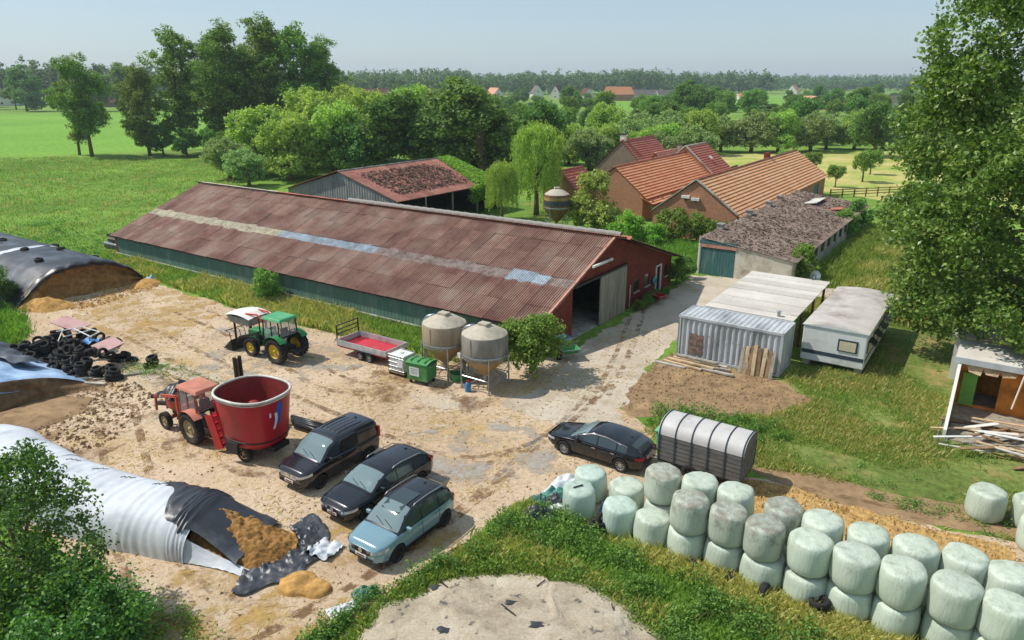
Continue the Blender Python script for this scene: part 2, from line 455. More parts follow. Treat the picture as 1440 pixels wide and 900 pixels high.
for pts, m, gap in (([(4, 38), (0, 32), (-5, 30.5), (-12, 33.5), (-20, 41), (-28, 50)], 'rut_pale', 1.7), ([(5, 36), (1.5, 30), (-3, 27.5), (-9, 31.5), (-16, 37.2), (-25, 45)], 'rut_dark', 1.8), ([(2, 31), (-1, 25.5), (-4.5, 20.5), (-8, 17)], 'rut_dark', 1.6), ([(-6, 35), (-10, 36.5), (-15, 42), (-24, 50)], 'rut_dark', 1.7), ([(-8.5, 18), (-12, 20.2), (-17, 28), (-20, 33)], 'rut_dark', 1.6), ([(6, 44), (4, 36), (2.6, 30)], 'rut_pale', 1.6), ([(9, 49), (6.8, 41), (4.5, 34)], 'rut_dark', 1.7), ([(11, 25.2), (15, 23.4), (20, 21.8), (25, 20)], 'rut_dark', 1.5)):
    for s in (-0.5, 0.5):
        q = [(x + s * gap * 0.7, y + s * gap * 0.75) for x, y in pts]; strip('wheel_track', q, 0.42, zk, m); zk += 0.0004
for poly, m in (([(-26, 30.5), (-29, 37), (-22, 39.5), (-17, 35), (-18, 28), (-22, 26)], 'stain_brown'), ([(-30, 46), (-33, 52), (-29, 56), (-22, 51), (-20, 45), (-25, 42)], 'stain_straw'), ([(-11, 16), (-12, 20), (-8, 21), (-5, 19), (-6, 16.2)], 'stain_straw'), ([(-10, 36), (-6, 33), (-1, 32.5), (0, 36), (-4, 39), (-9, 42)], 'stain_brown'), ([(-4, 24), (-1, 26), (3, 27), (1, 31), (-4, 31), (-7, 28)], 'stain_grey'), ([(-18, 38), (-12, 36), (-8, 39), (-13, 43), (-20, 46)], 'stain_grey'), ([(-10, 26), (-16, 29), (-16, 33), (-9, 32), (-6, 28)], 'stain_brown'), ([(-2, 22), (-3, 26), (-8, 24), (-7, 20)], 'stain_straw')):
    sheet('yard_stain', poly, zk, m, 0.5, 0.5, 0.6, zk * 100); zk += 0.0004
sheet('concrete_apron', SLAB, 0.012, 'concrete_drive', 0.35, 0.3, 0.9, 3.0)
SOIL = [(6.6, 36.2), (8.4, 39.4), (9.9, 41.0), (12.0, 39.0), (14.8, 36.6), (15.6, 33.8), (12.6, 32.2), (9.2, 31.8), (5.8, 32.2), (5.6, 33.8)]
sheet('soil_patch', SOIL, 0.0095, 'bare_soil', 0.3, 0.5, 0.8, 4.0)
TRACK = [(9.5, 27.6), (12.5, 26.6), (16.5, 24.8), (21.0, 22.8), (26.0, 20.6), (26.0, 19.4), (21.0, 21.4), (16.0, 23.0), (12.0, 24.8)]
sheet('dirt_track', TRACK, 0.012, 'bare_soil', 0.3, 0.4, 0.7, 6.0)
SPILL = [(8.0, 26.0), (9.8, 26.3), (11.4, 25.6), (13.2, 24.3), (15.6, 22.8), (17.8, 21.6), (17.0, 19.8), (13.6, 21.0), (10.2, 22.8), (7.6, 24.4)]
sheet('feed_residue', SPILL, 0.03, 'feed_spill', 0.25, 0.45, 0.9, 5.0)
sheet('crop_field', [(-400, 150), (-330, 330), (-120, 420), (-60, 330), (-74, 178), (-98, 163), (-122, 150), (-200, 128), (-400, 90)], 0.008, 'field_green', 4, 1.5, 0.05, 7.0)
sheet('far_field', [(60, 420), (60, 800), (500, 800), (420, 420)], 0.008, 'field_green', 20, 3, 0.02, 8.0)
sheet('orchard_meadow', [(28, 120), (28, 160), (110, 175), (120, 92), (60, 84), (46, 108)], 0.008, 'orchard_grass', 2, 1.2, 0.1, 9.0)
sheet('weed_bed', [(0.2, 24.6), (3.2, 22.6), (6.0, 20.8), (9.0, 18.8), (12.0, 16.8), (15.5, 14.2), (14, 10), (-9.5, 10), (-7.2, 15.4), (-5.0, 18.4), (-2.4, 20.9), (-0.8, 23.0)], 0.0075, 'rough_grass', 0.4, 0.4, 0.6, 12.0)
ROUGH = [(19.0, 54.0), (27, 51.0), (45, 46.5), (45, 16), (26, 18.6), (17.5, 22.2), (10.5, 26.6), (8.2, 28.2), (6.2, 30.5), (9.0, 32.8), (12.6, 32.2), (15.6, 33.8), (15.2, 37), (18, 41), (20, 46)]
sheet('rough_grassland', ROUGH, 0.004, 'rough_grass', 0.6, 0.5, 0.5, 11.0)
# ------------------------------------------------------------------ building materials
def brick_mat(name, c1, c2, mortar, axis='y', sc=1.0, stain='4a2a22'):
    m, n, l, b = new_mat(name)
    tc = n.new('ShaderNodeTexCoord'); sp = n.new('ShaderNodeSeparateXYZ'); cb = n.new('ShaderNodeCombineXYZ')
    l.new(tc.outputs['Object'], sp.inputs[0])
    if axis == 'xy':
        ad = n.new('ShaderNodeMath'); ad.operation = 'ADD'; l.new(sp.outputs[0], ad.inputs[0]); l.new(sp.outputs[1], ad.inputs[1]); l.new(ad.outputs[0], cb.inputs[0])
    else: l.new(sp.outputs[{'x': 0, 'y': 1}[axis]], cb.inputs[0])
    l.new(sp.outputs[2], cb.inputs[1])
    t = n.new('ShaderNodeTexBrick'); l.new(cb.outputs[0], t.inputs['Vector'])
    t.inputs['Scale'].default_value = 1.0 / sc; t.inputs['Brick Width'].default_value = 0.23; t.inputs['Row Height'].default_value = 0.075
    t.inputs['Mortar Size'].default_value = 0.008; t.inputs['Color1'].default_value = hx(c1); t.inputs['Color2'].default_value = hx(c2); t.inputs['Mortar'].default_value = hx(mortar)
    co = tc.outputs['Object']
    f = noise_node(n, l, co, 0.9, 7, 0.65)
    out = mixc(n, l, ramp(n, l, f, [(0.45, (0, 0, 0, 1)), (0.8, (0.7, 0.7, 0.7, 1))]), t.outputs['Color'], hx(stain))
    g = noise_node(n, l, co, 7, 4, 0.7)
    out = mixc(n, l, 1.0, out, ramp(n, l, g, [(0.3, (0.72, 0.7, 0.7, 1)), (0.7, (1.2, 1.18, 1.15, 1))]), 'MULTIPLY')
    l.new(out, b.inputs['Base Color']); b.inputs['Roughness'].default_value = 0.9; b.inputs['Specular IOR Level'].default_value = 0.15
    bump(n, l, b, t.outputs['Fac'], -0.3, 0.02)
brick_mat('brick_red', '8d3a2a', '6f2a20', '7b5a4c', 'y')
brick_mat('brick_orange', 'c08058', 'a4644a', 'b8a692', 'xy', 1.0, '9a7e64')
brick_mat('brick_grey', '8a7568', '756055', '9a8f84', 'xy', 1.0, '5d5048')

def roof_sheet_mat(name, c, moss, lich, amt=0.5, groove=False):
    m, n, l, b = new_mat(name); tc = n.new('ShaderNodeTexCoord'); co = tc.outputs['Object']
    wp = coords(n, l, 'world')
    f = noise_node(n, l, wp, 0.35, 6, 0.65)
    base = ramp(n, l, f, [(0.3, hx(c[0])), (0.55, hx(c[1])), (0.75, hx(c[2]))])
    g = noise_node(n, l, wp, 3.2, 7, 0.72)
    base = mixc(n, l, ramp(n, l, g, [(0.50 + 0.1 * (1 - amt), (0, 0, 0, 1)), (0.66 + 0.1 * (1 - amt), (0.85, 0.85, 0.85, 1))]), base, hx(moss))
    h = noise_node(n, l, wp, 9.0, 5, 0.7)
    base = mixc(n, l, ramp(n, l, h, [(0.66, (0, 0, 0, 1)), (0.76, (0.8, 0.8, 0.8, 1))]), base, hx(lich))
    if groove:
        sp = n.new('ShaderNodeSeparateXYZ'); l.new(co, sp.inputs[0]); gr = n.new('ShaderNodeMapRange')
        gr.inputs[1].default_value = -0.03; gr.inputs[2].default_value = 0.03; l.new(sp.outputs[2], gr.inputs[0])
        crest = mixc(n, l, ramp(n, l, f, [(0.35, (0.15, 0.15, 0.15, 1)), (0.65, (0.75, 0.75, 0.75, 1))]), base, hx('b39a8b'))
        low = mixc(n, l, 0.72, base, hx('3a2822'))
        base = mixc(n, l, gr.outputs[0], low, crest)  # corrugation's light and shade strengthened in the colour: lichen-pale crests, dirt-dark valleys
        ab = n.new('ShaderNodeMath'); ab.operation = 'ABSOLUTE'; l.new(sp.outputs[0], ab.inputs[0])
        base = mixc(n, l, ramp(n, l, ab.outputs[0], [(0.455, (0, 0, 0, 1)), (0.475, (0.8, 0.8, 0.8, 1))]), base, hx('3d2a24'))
    oi = n.new('ShaderNodeObjectInfo'); hs = n.new('ShaderNodeHueSaturation'); mr = n.new('ShaderNodeMapRange')
    mr.inputs[3].default_value = 0.82; mr.inputs[4].default_value = 1.16
    l.new(oi.outputs['Random'], mr.inputs[0]); l.new(mr.outputs[0], hs.inputs['Value']); l.new(base, hs.inputs['Color'])
    l.new(hs.outputs[0], b.inputs['Base Color']); b.inputs['Roughness'].default_value = 0.85; b.inputs['Specular IOR Level'].default_value = 0.2
    bump(n, l, b, g, 0.5, 0.03)
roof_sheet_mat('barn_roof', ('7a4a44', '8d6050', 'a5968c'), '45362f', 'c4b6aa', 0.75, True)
roof_sheet_mat('shed_roof', ('85564c', '96665a', 'a27a6a'), '54403a', 'b8a898', 0.7)
roof_sheet_mat('moss_roof', ('756358', '8d7b70', 'a5968c'), '4c3a2e', 'c9bfb4', 0.95)
roof_sheet_mat('flat_roof', ('b7b0a6', 'c6c0b7', 'd2cdc5'), '9a8f84', 'dedad4', 0.25)
plain('skylight_cream', 'b8ac92', 0.6, 0.25, 5, 'world', dirt='8a7f68', dirt_amt=0.5, dscale=2.0, per_obj=0.12)
plain('skylight_faded', '94837a', 0.8, 0.25, 4, 'world', dirt='6a544c', dirt_amt=0.6, dscale=1.6, per_obj=0.12)
plain('skylight_blue', '9ca7b0', 0.45, 0.25, 4, 'world', dirt='7d7f80', dirt_amt=0.5, dscale=1.2, per_obj=0.1)
plain('ridge_grey', '8d8983', 0.85, 0.3, 3, dirt='5d5a52', dirt_amt=0.5)
plain('ridge_red', 'b06a55', 0.85, 0.25, 3, dirt='7d4a3c', dirt_amt=0.4)
plain('verge_pink', 'c08a76', 0.8, 0.2, 4, dirt='8d6050', dirt_amt=0.4)
plain('green_cladding', '56766a', 0.6, 0.16, 1.5, dirt='7d8a80', dirt_amt=0.4, dscale=0.5, stretch=(2, 1, 0.5), per_obj=0.06)
plain('concrete', 'b3aca0', 0.9, 0.22, 3, dirt='827a6c', dirt_amt=0.5, bmp=0.3)
plain('white_rail', 'cfcabf', 0.7, 0.15, 4, dirt='9a9488', dirt_amt=0.5)
plain('grey_timber', '9d9587', 0.85, 0.25, 4, dirt='716a5e', dirt_amt=0.5, stretch=(3, 3, 0.35), bmp=0.4)
plain('brown_timber', '8a6d50', 0.85, 0.3, 4, dirt='5d4835', dirt_amt=0.4, bmp=0.4)
plain('pale_timber', 'c2a884', 0.85, 0.25, 4, dirt='8a7458', dirt_amt=0.4, bmp=0.3)
plain('dark_metal', '2e2d2c', 0.55, 0.3, 5, metal=0.3)
plain('galvanised', 'a8adb0', 0.4, 0.2, 6, metal=0.75, dirt='7d7f80', dirt_amt=0.4)
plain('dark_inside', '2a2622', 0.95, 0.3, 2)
plain('white_paint', 'dcdad4', 0.6, 0.1, 3, dirt='a39c90', dirt_amt=0.35)
plain('black_rubber', '242322', 0.85, 0.3, 8, bmp=0.2, dirt='4a443c', dirt_amt=0.4)
plain('black_plastic', '1d1d1f', 0.4, 0.25, 5)
m, n, l, b = new_mat('window_glass'); b.inputs['Base Color'].default_value = (0.02, 0.025, 0.03, 1); b.inputs['Roughness'].default_value = 0.06; b.inputs['Specular IOR Level'].default_value = 0.7

def corr_mesh(name, w, L, pitch=0.177, amp=0.034, seg=5, th=0.0):
    n = max(1, round(w / pitch)); N = n * seg; mb = MB()
    mb.grid(N, 1, lambda a, c: ((a - 0.5) * w * 1.03, c * L, amp * math.sin(2 * PI * a * n)))
    return mb.mesh(name, smooth=True, recalc=False)

def wall_pieces(mb, x0, x1, top, openings, y0, y1, M):
    """an upright wall along local x with thickness y0..y1, a top height function and rectangular openings (a,b,z0,z1)"""
    xs = sorted(set([x0, x1] + [v for o in openings for v in o[:2]] + [v for v in getattr(top, 'breaks', []) if x0 < v < x1]))
    for a, c in zip(xs[:-1], xs[1:]):
        mid = (a + c) / 2
        zs = [0.0]
        for o in sorted([o for o in openings if o[0] <= mid <= o[1]], key=lambda o: o[2]): zs += [o[2], o[3]]
        zs.append(None)
        for k in range(0, len(zs), 2):
            lo, hi = zs[k], zs[k + 1]
            if hi is not None and hi - lo < 0.01: continue
            za, zb = (top(a), top(c)) if hi is None else (hi, hi)
            vs = [(a, y0, lo), (c, y0, lo), (c, y1, lo), (a, y1, lo), (a, y0, za), (c, y0, zb), (c, y1, zb), (a, y1, za)]
            mb.add([M @ Vector(p) for p in vs], [(0, 3, 2, 1), (4, 5, 6, 7), (0, 1, 5, 4), (1, 2, 6, 5), (2, 3, 7, 6), (3, 0, 4, 7)])
    return mb

def top_fn(pts):
    def f(x):
        for (a, za), (c, zc) in zip(pts[:-1], pts[1:]):
            if a <= x <= c: return za + (zc - za) * (x - a) / (c - a)
        return pts[0][1] if x < pts[0][0] else pts[-1][1]
    f.breaks = [p[0] for p in pts]
    return f
ID = Matrix.Identity(4)
MY = Matrix(((0, 1, 0, 0), (1, 0, 0, 0), (0, 0, 1, 0), (0, 0, 0, 1)))     # wall running along local y

# ------------------------------------------------------------------ the long cattle barn
random.seed(3)
BARN = root('long_barn', 'long low cattle barn with red-brown corrugated roof, green side wall and brick gable', 'barn', farm(0, 0), FA)
BL, BW, RY, RZ, EZ, OV, ZE = 47.0, 20.0, 9.8, 5.75, 2.1, 0.22, 2.0
gtop = top_fn([(0, EZ - 0.03), (RY, RZ - 0.12), (BW, 2.5)])
GO = [(4.05, 11.4, 0, 3.35), (13.1, 14.0, 1.0, 1.95), (15.0, 15.9, 1.0, 1.95), (17.0, 17.9, 0, 2.1), (18.7, 19.4, 1.0, 1.9)]
gw = MB(); wall_pieces(gw, 0, BW, gtop, GO, -0.3, 0.0, MY)
gw.build('gable_wall', 'brick_red', BARN)
gw = MB(); wall_pieces(gw, 0, BW, gtop, [], -BL, -BL + 0.3, MY); gw.build('far_gable_wall', 'brick_red', BARN)
wall_pieces(MB(), -BL + 0.3, -0.3, lambda x: 2.46, [], BW - 0.3, BW - 0.02, ID).build('back_wall', 'brick_red', BARN)
for (a, c, z0, z1) in GO[1:3] + GO[4:]:
    f = MB(); f.box((-0.13, (a + c) / 2, (z0 + z1) / 2), (0.08, c - a, z1 - z0)); fo = f.build('window', 'dark_metal', BARN)
    MB().box((-0.08, (a + c) / 2, (z0 + z1) / 2), (0.03, c - a - 0.12, z1 - z0 - 0.12)).build('pane', 'window_glass', fo)
    MB().box((0.03, (a + c) / 2, z0 - 0.05), (0.14, c - a + 0.1, 0.08)).build('sill', 'concrete', fo)
d = MB().box((-0.16, 17.45, 1.03), (0.06, 0.86, 2.06)).build('door', 'dark_metal', BARN)
for yy in (17.0, 17.9): MB().box((0.03, yy, 1.06), (0.12, 0.1, 2.14)).build('door_frame', 'white_paint', d)
MB().box((0.03, 17.45, 2.16), (0.12, 1.0, 0.1)).build('door_frame', 'white_paint', d)
# sliding door, its rail and the open bay
for i in range(2):
    y0 = 7.55 + i * 1.95
    dl = MB().box((0.12, y0 + 0.965, 1.73), (0.07, 1.92, 3.4)).build('sliding_door', 'grey_timber', BARN)
    for k in range(8):
        MB().box((0.165, y0 + 0.13 + k * 0.241, 1.73 + rnd(-0.015, 0.015)), (0.022, 0.222, 3.4)).build('plank', 'grey_timber', dl)
MB().box((0.14, 7.75, 3.52), (0.16, 7.5, 0.14)).build('door_rail', 'dark_metal', BARN)
MB().box((-6, 6, 0.03), (12, 8, 0.05)).build('floor_slab', 'concrete', BARN)
for i, yy in enumerate((4.5, 5.2, 5.9, 6.6)):
    MB().span((-0.7, yy, 3.25), (-1.5, yy + 0.4, 2.5), 0.25, 0.03).build('hanging_board', 'pale_timber', BARN)
for i in range(6):
    MB().box((-5.5, 4.3 + i * 0.6, 1.0), (0.08, 0.08, 2.0)).build('stall_post', 'galvanised', BARN)
for zz in (0.6, 1.2, 1.8): MB().box((-5.5, 5.8, zz), (0.06, 3.4, 0.06)).build('stall_rail', 'galvanised', BARN)
lp = MB().box((0.32, 7.4, 4.45), (0.14, 2.7, 0.14)).build('wall_lamp', 'white_paint', BARN)
MB().box((0.12, 6.2, 4.45), (0.24, 0.08, 0.08)).build('bracket', 'dark_metal', lp); MB().box((0.12, 8.6, 4.45), (0.24, 0.08, 0.08)).build('bracket', 'dark_metal', lp)
MB().tube([(0.06, 12.35, 0.1), (0.06, 12.35, 1.5), (0.16, 12.2, 1.75)], 0.05).build('downpipe', 'white_rail', BARN)
# long side wall: plinth, green panels, top and bottom rails
MB().box((-BL / 2, 0.05, 0.16), (BL, 0.3, 0.32)).build('plinth', 'concrete', BARN)
for i in range(24):
    MB().grid(24, 1, lambda a, c: (-BL + (i + a) * BL / 24 * 0.999, 0.02 + 0.018 * math.sin(a * 2 * PI * 6), 0.36 + c * 1.7)).build('wall_panel', 'green_cladding', BARN, True)
MB().box((-BL / 2, -0.12, 0.36), (BL, 0.06, 0.09)).build('base_rail', 'white_rail', BARN)
MB().box((-BL / 2, -0.06, 1.98), (BL, 0.1, 0.1)).build('top_rail', 'grey_timber', BARN)
# roof of separate corrugated sheets
TH = math.atan2(RZ - ZE, RY + OV); SLEN = (RY + OV) / math.cos(TH)
rows = [0, 2.1, 4.1, 5.2, 7.2, 9.1, SLEN]
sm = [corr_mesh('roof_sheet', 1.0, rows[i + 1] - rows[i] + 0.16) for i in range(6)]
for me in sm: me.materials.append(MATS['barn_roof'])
cm = sm[2].copy(); cm.materials.clear(); cm.materials.append(MATS['skylight_cream'])
fm = sm[2].copy(); fm.materials.clear(); fm.materials.append(MATS['skylight_faded'])
bm_ = sm[2].copy(); bm_.materials.clear(); bm_.materials.append(MATS['skylight_blue'])
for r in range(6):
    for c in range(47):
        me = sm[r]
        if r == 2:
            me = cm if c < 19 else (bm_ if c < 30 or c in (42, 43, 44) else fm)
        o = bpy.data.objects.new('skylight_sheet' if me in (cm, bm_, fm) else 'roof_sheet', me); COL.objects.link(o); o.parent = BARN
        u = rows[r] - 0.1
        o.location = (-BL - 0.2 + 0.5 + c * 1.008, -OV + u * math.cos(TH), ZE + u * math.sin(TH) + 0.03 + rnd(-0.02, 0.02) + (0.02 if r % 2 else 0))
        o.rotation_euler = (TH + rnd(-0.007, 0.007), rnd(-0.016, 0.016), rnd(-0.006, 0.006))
bs = corr_mesh('back_roof_slope', BL + 0.4, (BW - RY + 0.8) / math.cos(TH), seg=4); 
o = link('back_roof_slope', bs, 'barn_roof', BARN, (-BL / 2, BW + 0.6, 2.3)); o.rotation_euler = (math.atan2(RZ - 2.3, BW + 0.6 - RY), 0, PI)
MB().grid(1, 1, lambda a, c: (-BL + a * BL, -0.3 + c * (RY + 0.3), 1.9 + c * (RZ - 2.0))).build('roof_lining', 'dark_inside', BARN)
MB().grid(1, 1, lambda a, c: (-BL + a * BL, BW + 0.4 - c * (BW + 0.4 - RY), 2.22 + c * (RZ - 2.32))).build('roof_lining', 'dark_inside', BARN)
for i in range(16):
    x = -BL - 0.1 + i * 3.02 + 1.5
    MB().add([(x - 1.5, RY - 0.34, RZ - 0.02), (x + 1.5, RY - 0.34, RZ - 0.02), (x + 1.5, RY - 0.02, RZ + 0.14), (x - 1.5, RY - 0.02, RZ + 0.14), (x - 1.5, RY + 0.3, RZ + 0.0), (x + 1.5, RY + 0.3, RZ + 0.0)],
             [(0, 1, 2, 3), (3, 2, 5, 4)]).build('ridge_flashing', 'ridge_red' if i > 3 else 'skylight_cream', BARN)
rc = MB().lathe([(0.21, -0.45), (0.25, -0.42), (0.2, 0.42), (0.24, 0.45)], 14, axis='X').mesh('ridge_cap', True)
for i in range(31):
    o = link('ridge_cap', rc, 'ridge_grey', BARN, (-0.1 - i * 0.84, RY + 0.12, RZ + 0.1)); o.rotation_euler = (rnd(-.05, .05), rnd(-0.02, 0.02), 0)
MB().add([(0.0, -OV - 0.05, ZE - 0.1), (0.14, -OV - 0.05, ZE - 0.1), (0.14, RY, RZ + 0.0), (0.0, RY, RZ + 0.0), (0.0, -OV - 0.05, ZE + 0.08), (0.14, -OV - 0.05, ZE + 0.08), (0.14, RY, RZ + 0.16), (0.0, RY, RZ + 0.16)],
         [(0, 3, 2, 1), (4, 5, 6, 7), (0, 1, 5, 4), (1, 2, 6, 5), (2, 3, 7, 6), (3, 0, 4, 7)]).build('verge_board', 'verge_pink', BARN)
MB().add([(0.0, BW + 0.6, 2.22), (0.12, BW + 0.6, 2.22), (0.12, RY, RZ + 0.0), (0.0, RY, RZ + 0.0), (0.0, BW + 0.6, 2.38), (0.12, BW + 0.6, 2.38), (0.12, RY, RZ + 0.14), (0.0, RY, RZ + 0.14)],
         [(0, 1, 2, 3), (4, 7, 6, 5), (0, 4, 5, 1), (1, 5, 6, 2), (2, 6, 7, 3), (3, 7, 4, 0)]).build('verge_board', 'ridge_grey', BARN)
# ------------------------------------------------------------------ tiled roofs
def tile_mat(name, c1, c2, c3, moss='6a5a3e', amt=0.4):
    m, n, l, b = new_mat(name); tc = n.new('ShaderNodeTexCoord'); co = tc.outputs['Object']
    t = n.new('ShaderNodeTexBrick'); l.new(co, t.inputs['Vector']); t.offset = 0.0
    t.inputs['Brick Width'].default_value = 0.26; t.inputs['Row Height'].default_value = 0.34; t.inputs['Mortar Size'].default_value = 0.0; t.inputs['Scale'].default_value = 1.0
    t.inputs['Color1'].default_value = hx(c1); t.inputs['Color2'].default_value = hx(c2)
    f = noise_node(n, l, co, 0.5, 6, 0.65)
    out = mixc(n, l, ramp(n, l, f, [(0.4, (0, 0, 0, 1)), (0.75, (0.7, 0.7, 0.7, 1))]), t.outputs['Color'], hx(c3))
    g = noise_node(n, l, co, 2.5, 6, 0.7)
    out = mixc(n, l, ramp(n, l, g, [(0.62 - 0.1 * amt, (0, 0, 0, 1)), (0.8 - 0.1 * amt, (0.8, 0.8, 0.8, 1))]), out, hx(moss))
    l.new(out, b.inputs['Base Color']); b.inputs['Roughness'].default_value = 0.85; b.inputs['Specular IOR Level'].default_value = 0.2
tile_mat('tile_orange', (206, 140, 100), (190, 122, 84), (214, 166, 130), (150, 118, 84))
tile_mat('tile_tan', (212, 158, 114), (198, 140, 98), (222, 182, 146), (160, 128, 94), 0.0)
tile_mat('tile_red', 'b06a5a', '985548', 'a0806c', '6d5a4a')
tile_mat('tile_salmon', 'dca086', 'cc8c72', 'deb6a0', 'a8826a')
tile_mat('tile_brown', '6d463a', '5b3a32', '70584a', '4a4036')
tile_mat('tile_grey', '77706c', '68625f', '85807b', '5a564e')

def tile_slope(name, L, W, row=0.4, wave=0.26, seg=4, step=0.09, amp=0.01, coarse=False):
    """x along the ridge (0..L), y up the slope (0..W); overlapping courses, wavy across"""
    if coarse: row, wave, seg = 0.7, 1.0, 2
    nr = max(2, int(W / row)); nx = max(2, int(L / wave) * seg); rows = []
    ks = np.arange(nx + 1) / nx
    for r in range(nr):
        for e, zz in ((0.0, step), (0.999, 0.0)):
            y = (r + e) * W / nr
            rows.append(np.stack([ks * L, np.full(nx + 1, y), zz + amp * np.sin(ks * 2 * PI * L / wave)], 1))
    V = np.concatenate(rows); n1 = nx + 1; F = []
    j = np.arange(len(rows) - 1)[:, None] * n1 + np.arange(nx)[None, :]
    F = np.stack([j, j + 1, j + n1 + 1, j + n1], 2).reshape(-1, 4)
    return np_mesh(name, V, F)

def put_slope(parent, name, me, m, p, ydir, rise, mirror=False):
    """lay a slope mesh: p = eave start, ridge axis = +local y of the building, ydir = +1/-1 direction of the upslope in local x"""
    o = link(name, me, m, parent, p)
    X = Vector((0, 1, 0)) if ydir < 0 else Vector((0, -1, 0))
    Y = Vector((ydir * math.cos(rise), 0, math.sin(rise)))
    Z = X.cross(Y)
    o.rotation_euler = Matrix((X, Y, Z)).transposed().to_euler()
    return o

def gable_house(name, label, cat, s0, s1, t0, t1, zl, zr_, rs, zt, wallm, roofm, oh=0.35, group=None, openings_r=(), openings_g=(), coarse=False, loc=None, rz=None, verge=None, glass='window_glass', frame='white_paint', split=True):
    """ridge along local y; left eave height zl, right eave zr_, ridge at x=rs"""
    Lx, Ly = s1 - s0, t1 - t0
    B = root(name, label, cat, farm(s0, t0) if loc is None else loc, FA if rz is None else rz, group)
    rx = rs - s0
    top = top_fn([(0, zl), (rx, zt - 0.08), (Lx, zr_)])
    w = MB(); wall_pieces(w, 0, Lx, top, openings_g, 0, 0.3, ID); w.build('gable_wall', wallm, B)
    w = MB(); wall_pieces(w, 0, Lx, top, [], Ly - 0.3, Ly, ID); w.build('gable_wall', wallm, B)
    w = MB(); wall_pieces(w, 0.3, Ly - 0.3, lambda x: zr_ - 0.04, openings_r, Lx - 0.3, Lx - 0.01, MY); w.build('side_wall', wallm, B)
    w = MB(); wall_pieces(w, 0.3, Ly - 0.3, lambda x: zl - 0.04, [], 0.01, 0.3, MY); w.build('side_wall', wallm, B)
    al = math.atan2(zt - zl, rx); ar = math.atan2(zt - zr_, Lx - rx)
    Wl = (rx + oh) / math.cos(al); Wr = (Lx - rx + oh) / math.cos(ar)
    g = 0.15
    put_slope(B, 'roof', tile_slope('roof', Ly + 2 * g, Wr, coarse=coarse), roofm, (Lx + oh, -g, zr_ - oh * math.tan(ar) + 0.05), -1, ar)
    put_slope(B, 'roof', tile_slope('roof', Ly + 2 * g, Wl, coarse=coarse), roofm, (-oh, Ly + g, zl - oh * math.tan(al) + 0.05), 1, al)
    MB().tube([(rx, -g, zt + 0.07), (rx, Ly + g, zt + 0.07)], 0.14, 8).build('ridge', roofm if not verge else verge, B, True)
    for (a, c, z0, z1) in openings_r:
        if z0 < 0.1: 
            MB().box((Lx - 0.14, (a + c) / 2, (z0 + z1) / 2), (0.08, c - a, z1 - z0)).build('door', 'teal_door' if not coarse else 'brown_timber', B); continue
        f = MB().box((Lx - 0.12, (a + c) / 2, (z0 + z1) / 2), (0.08, c - a, z1 - z0)).build('window', frame, B)
        MB().box((Lx - 0.07, (a + c) / 2, (z0 + z1) / 2), (0.03, c - a - 0.16, z1 - z0 - 0.16)).build('pane', glass, f)
    for (a, c, z0, z1) in openings_g:
        f = MB().box(((a + c) / 2, 0.12, (z0 + z1) / 2), (c - a, 0.08, z1 - z0)).build('window', frame, B)
        MB().box(((a + c) / 2, 0.07, (z0 + z1) / 2), (c - a - 0.16, 0.03, z1 - z0 - 0.16)).build('pane', glass, f)
    return B
plain('teal_door', '3f6a68', 0.7, 0.25, 3, dirt='6d7f78', dirt_amt=0.4, stretch=(3, 3, 0.4), bmp=0.3)
plain('green_panel', '6fae4c', 0.6, 0.15, 3)
plain('cream_wall', 'cfc6b6', 0.85, 0.12, 2, dirt='9a9082', dirt_amt=0.5, bmp=0.2)
plain('orange_render', 'c98a3c', 0.85, 0.2, 2, dirt='8a5c2a', dirt_amt=0.45, bmp=0.2)
plain('white_render', 'd8d4cc', 0.85, 0.1, 1)

# ------------------------------------------------------------------ farmhouse range
B = gable_house('brick_barn', 'tall orange brick barn with long orange pantile roof', 'barn', -9.5, -0.5, 37.9, 77.5, 2.6, 2.9, -5.0, 6.05, 'brick_orange', 'tile_tan', openings_r=[(33, 36, 0, 2.2)], verge='tile_red')
for k in range(2):
    lf = MB().box((3.55 + k * 1.05, -0.16, 4.35 - k * 0.18), (0.85, 0.3, 0.26)).build('flood_lamp', 'white_paint', B)
    MB().box((3.55 + k * 1.05, -0.03, 4.15 - k * 0.18), (0.1, 0.1, 0.3)).build('bracket', 'dark_metal', lf)
MB().box((4.2, 26, 6.35), (0.6, 0.9, 0.9)).build('chimney', 'brick_red', B)
for pts in (((-0.05, 2.62), (4.5, 6.12)), ((4.5, 6.12), (9.05, 2.92))):
    (x0_, z0_), (x1_, z1_) = pts
    MB().add([(x0_, -0.18, z0_), (x1_, -0.18, z1_), (x1_, -0.18, z1_ + 0.14), (x0_, -0.18, z0_ + 0.14), (x0_, 0.1, z0_), (x1_, 0.1, z1_), (x1_, 0.1, z1_ + 0.14), (x0_, 0.1, z0_ + 0.14)], [(0, 1, 2, 3), (4, 7, 6, 5), (3, 2, 6, 7), (0, 4, 5, 1), (0, 3, 7, 4), (1, 5, 6, 2)]).build('verge_tile', 'concrete', B)
B = gable_house('farmhouse', 'low farmhouse with bright orange pantile roof and open porch, beside the brick barn', 'house', -21.2, -13.5, 44.0, 66.0, 3.0, 3.0, -17.3, 6.0, 'brick_orange', 'tile_orange', oh=0.5,
                openings_r=[(2.0, 3.0, 0.9, 2.0), (4.5, 5.5, 0, 2.1), (7.5, 8.6, 0.9, 2.0), (11, 12, 0, 2.1), (14, 15.2, 0.9, 2.0), (17.5, 18.7, 0.9, 2.0)], verge='tile_red')
for yy in (0.6, 3.4, 6.2): MB().box((8.7, yy, 1.25), (0.16, 0.16, 2.5)).build('porch_post', 'brown_timber', B)
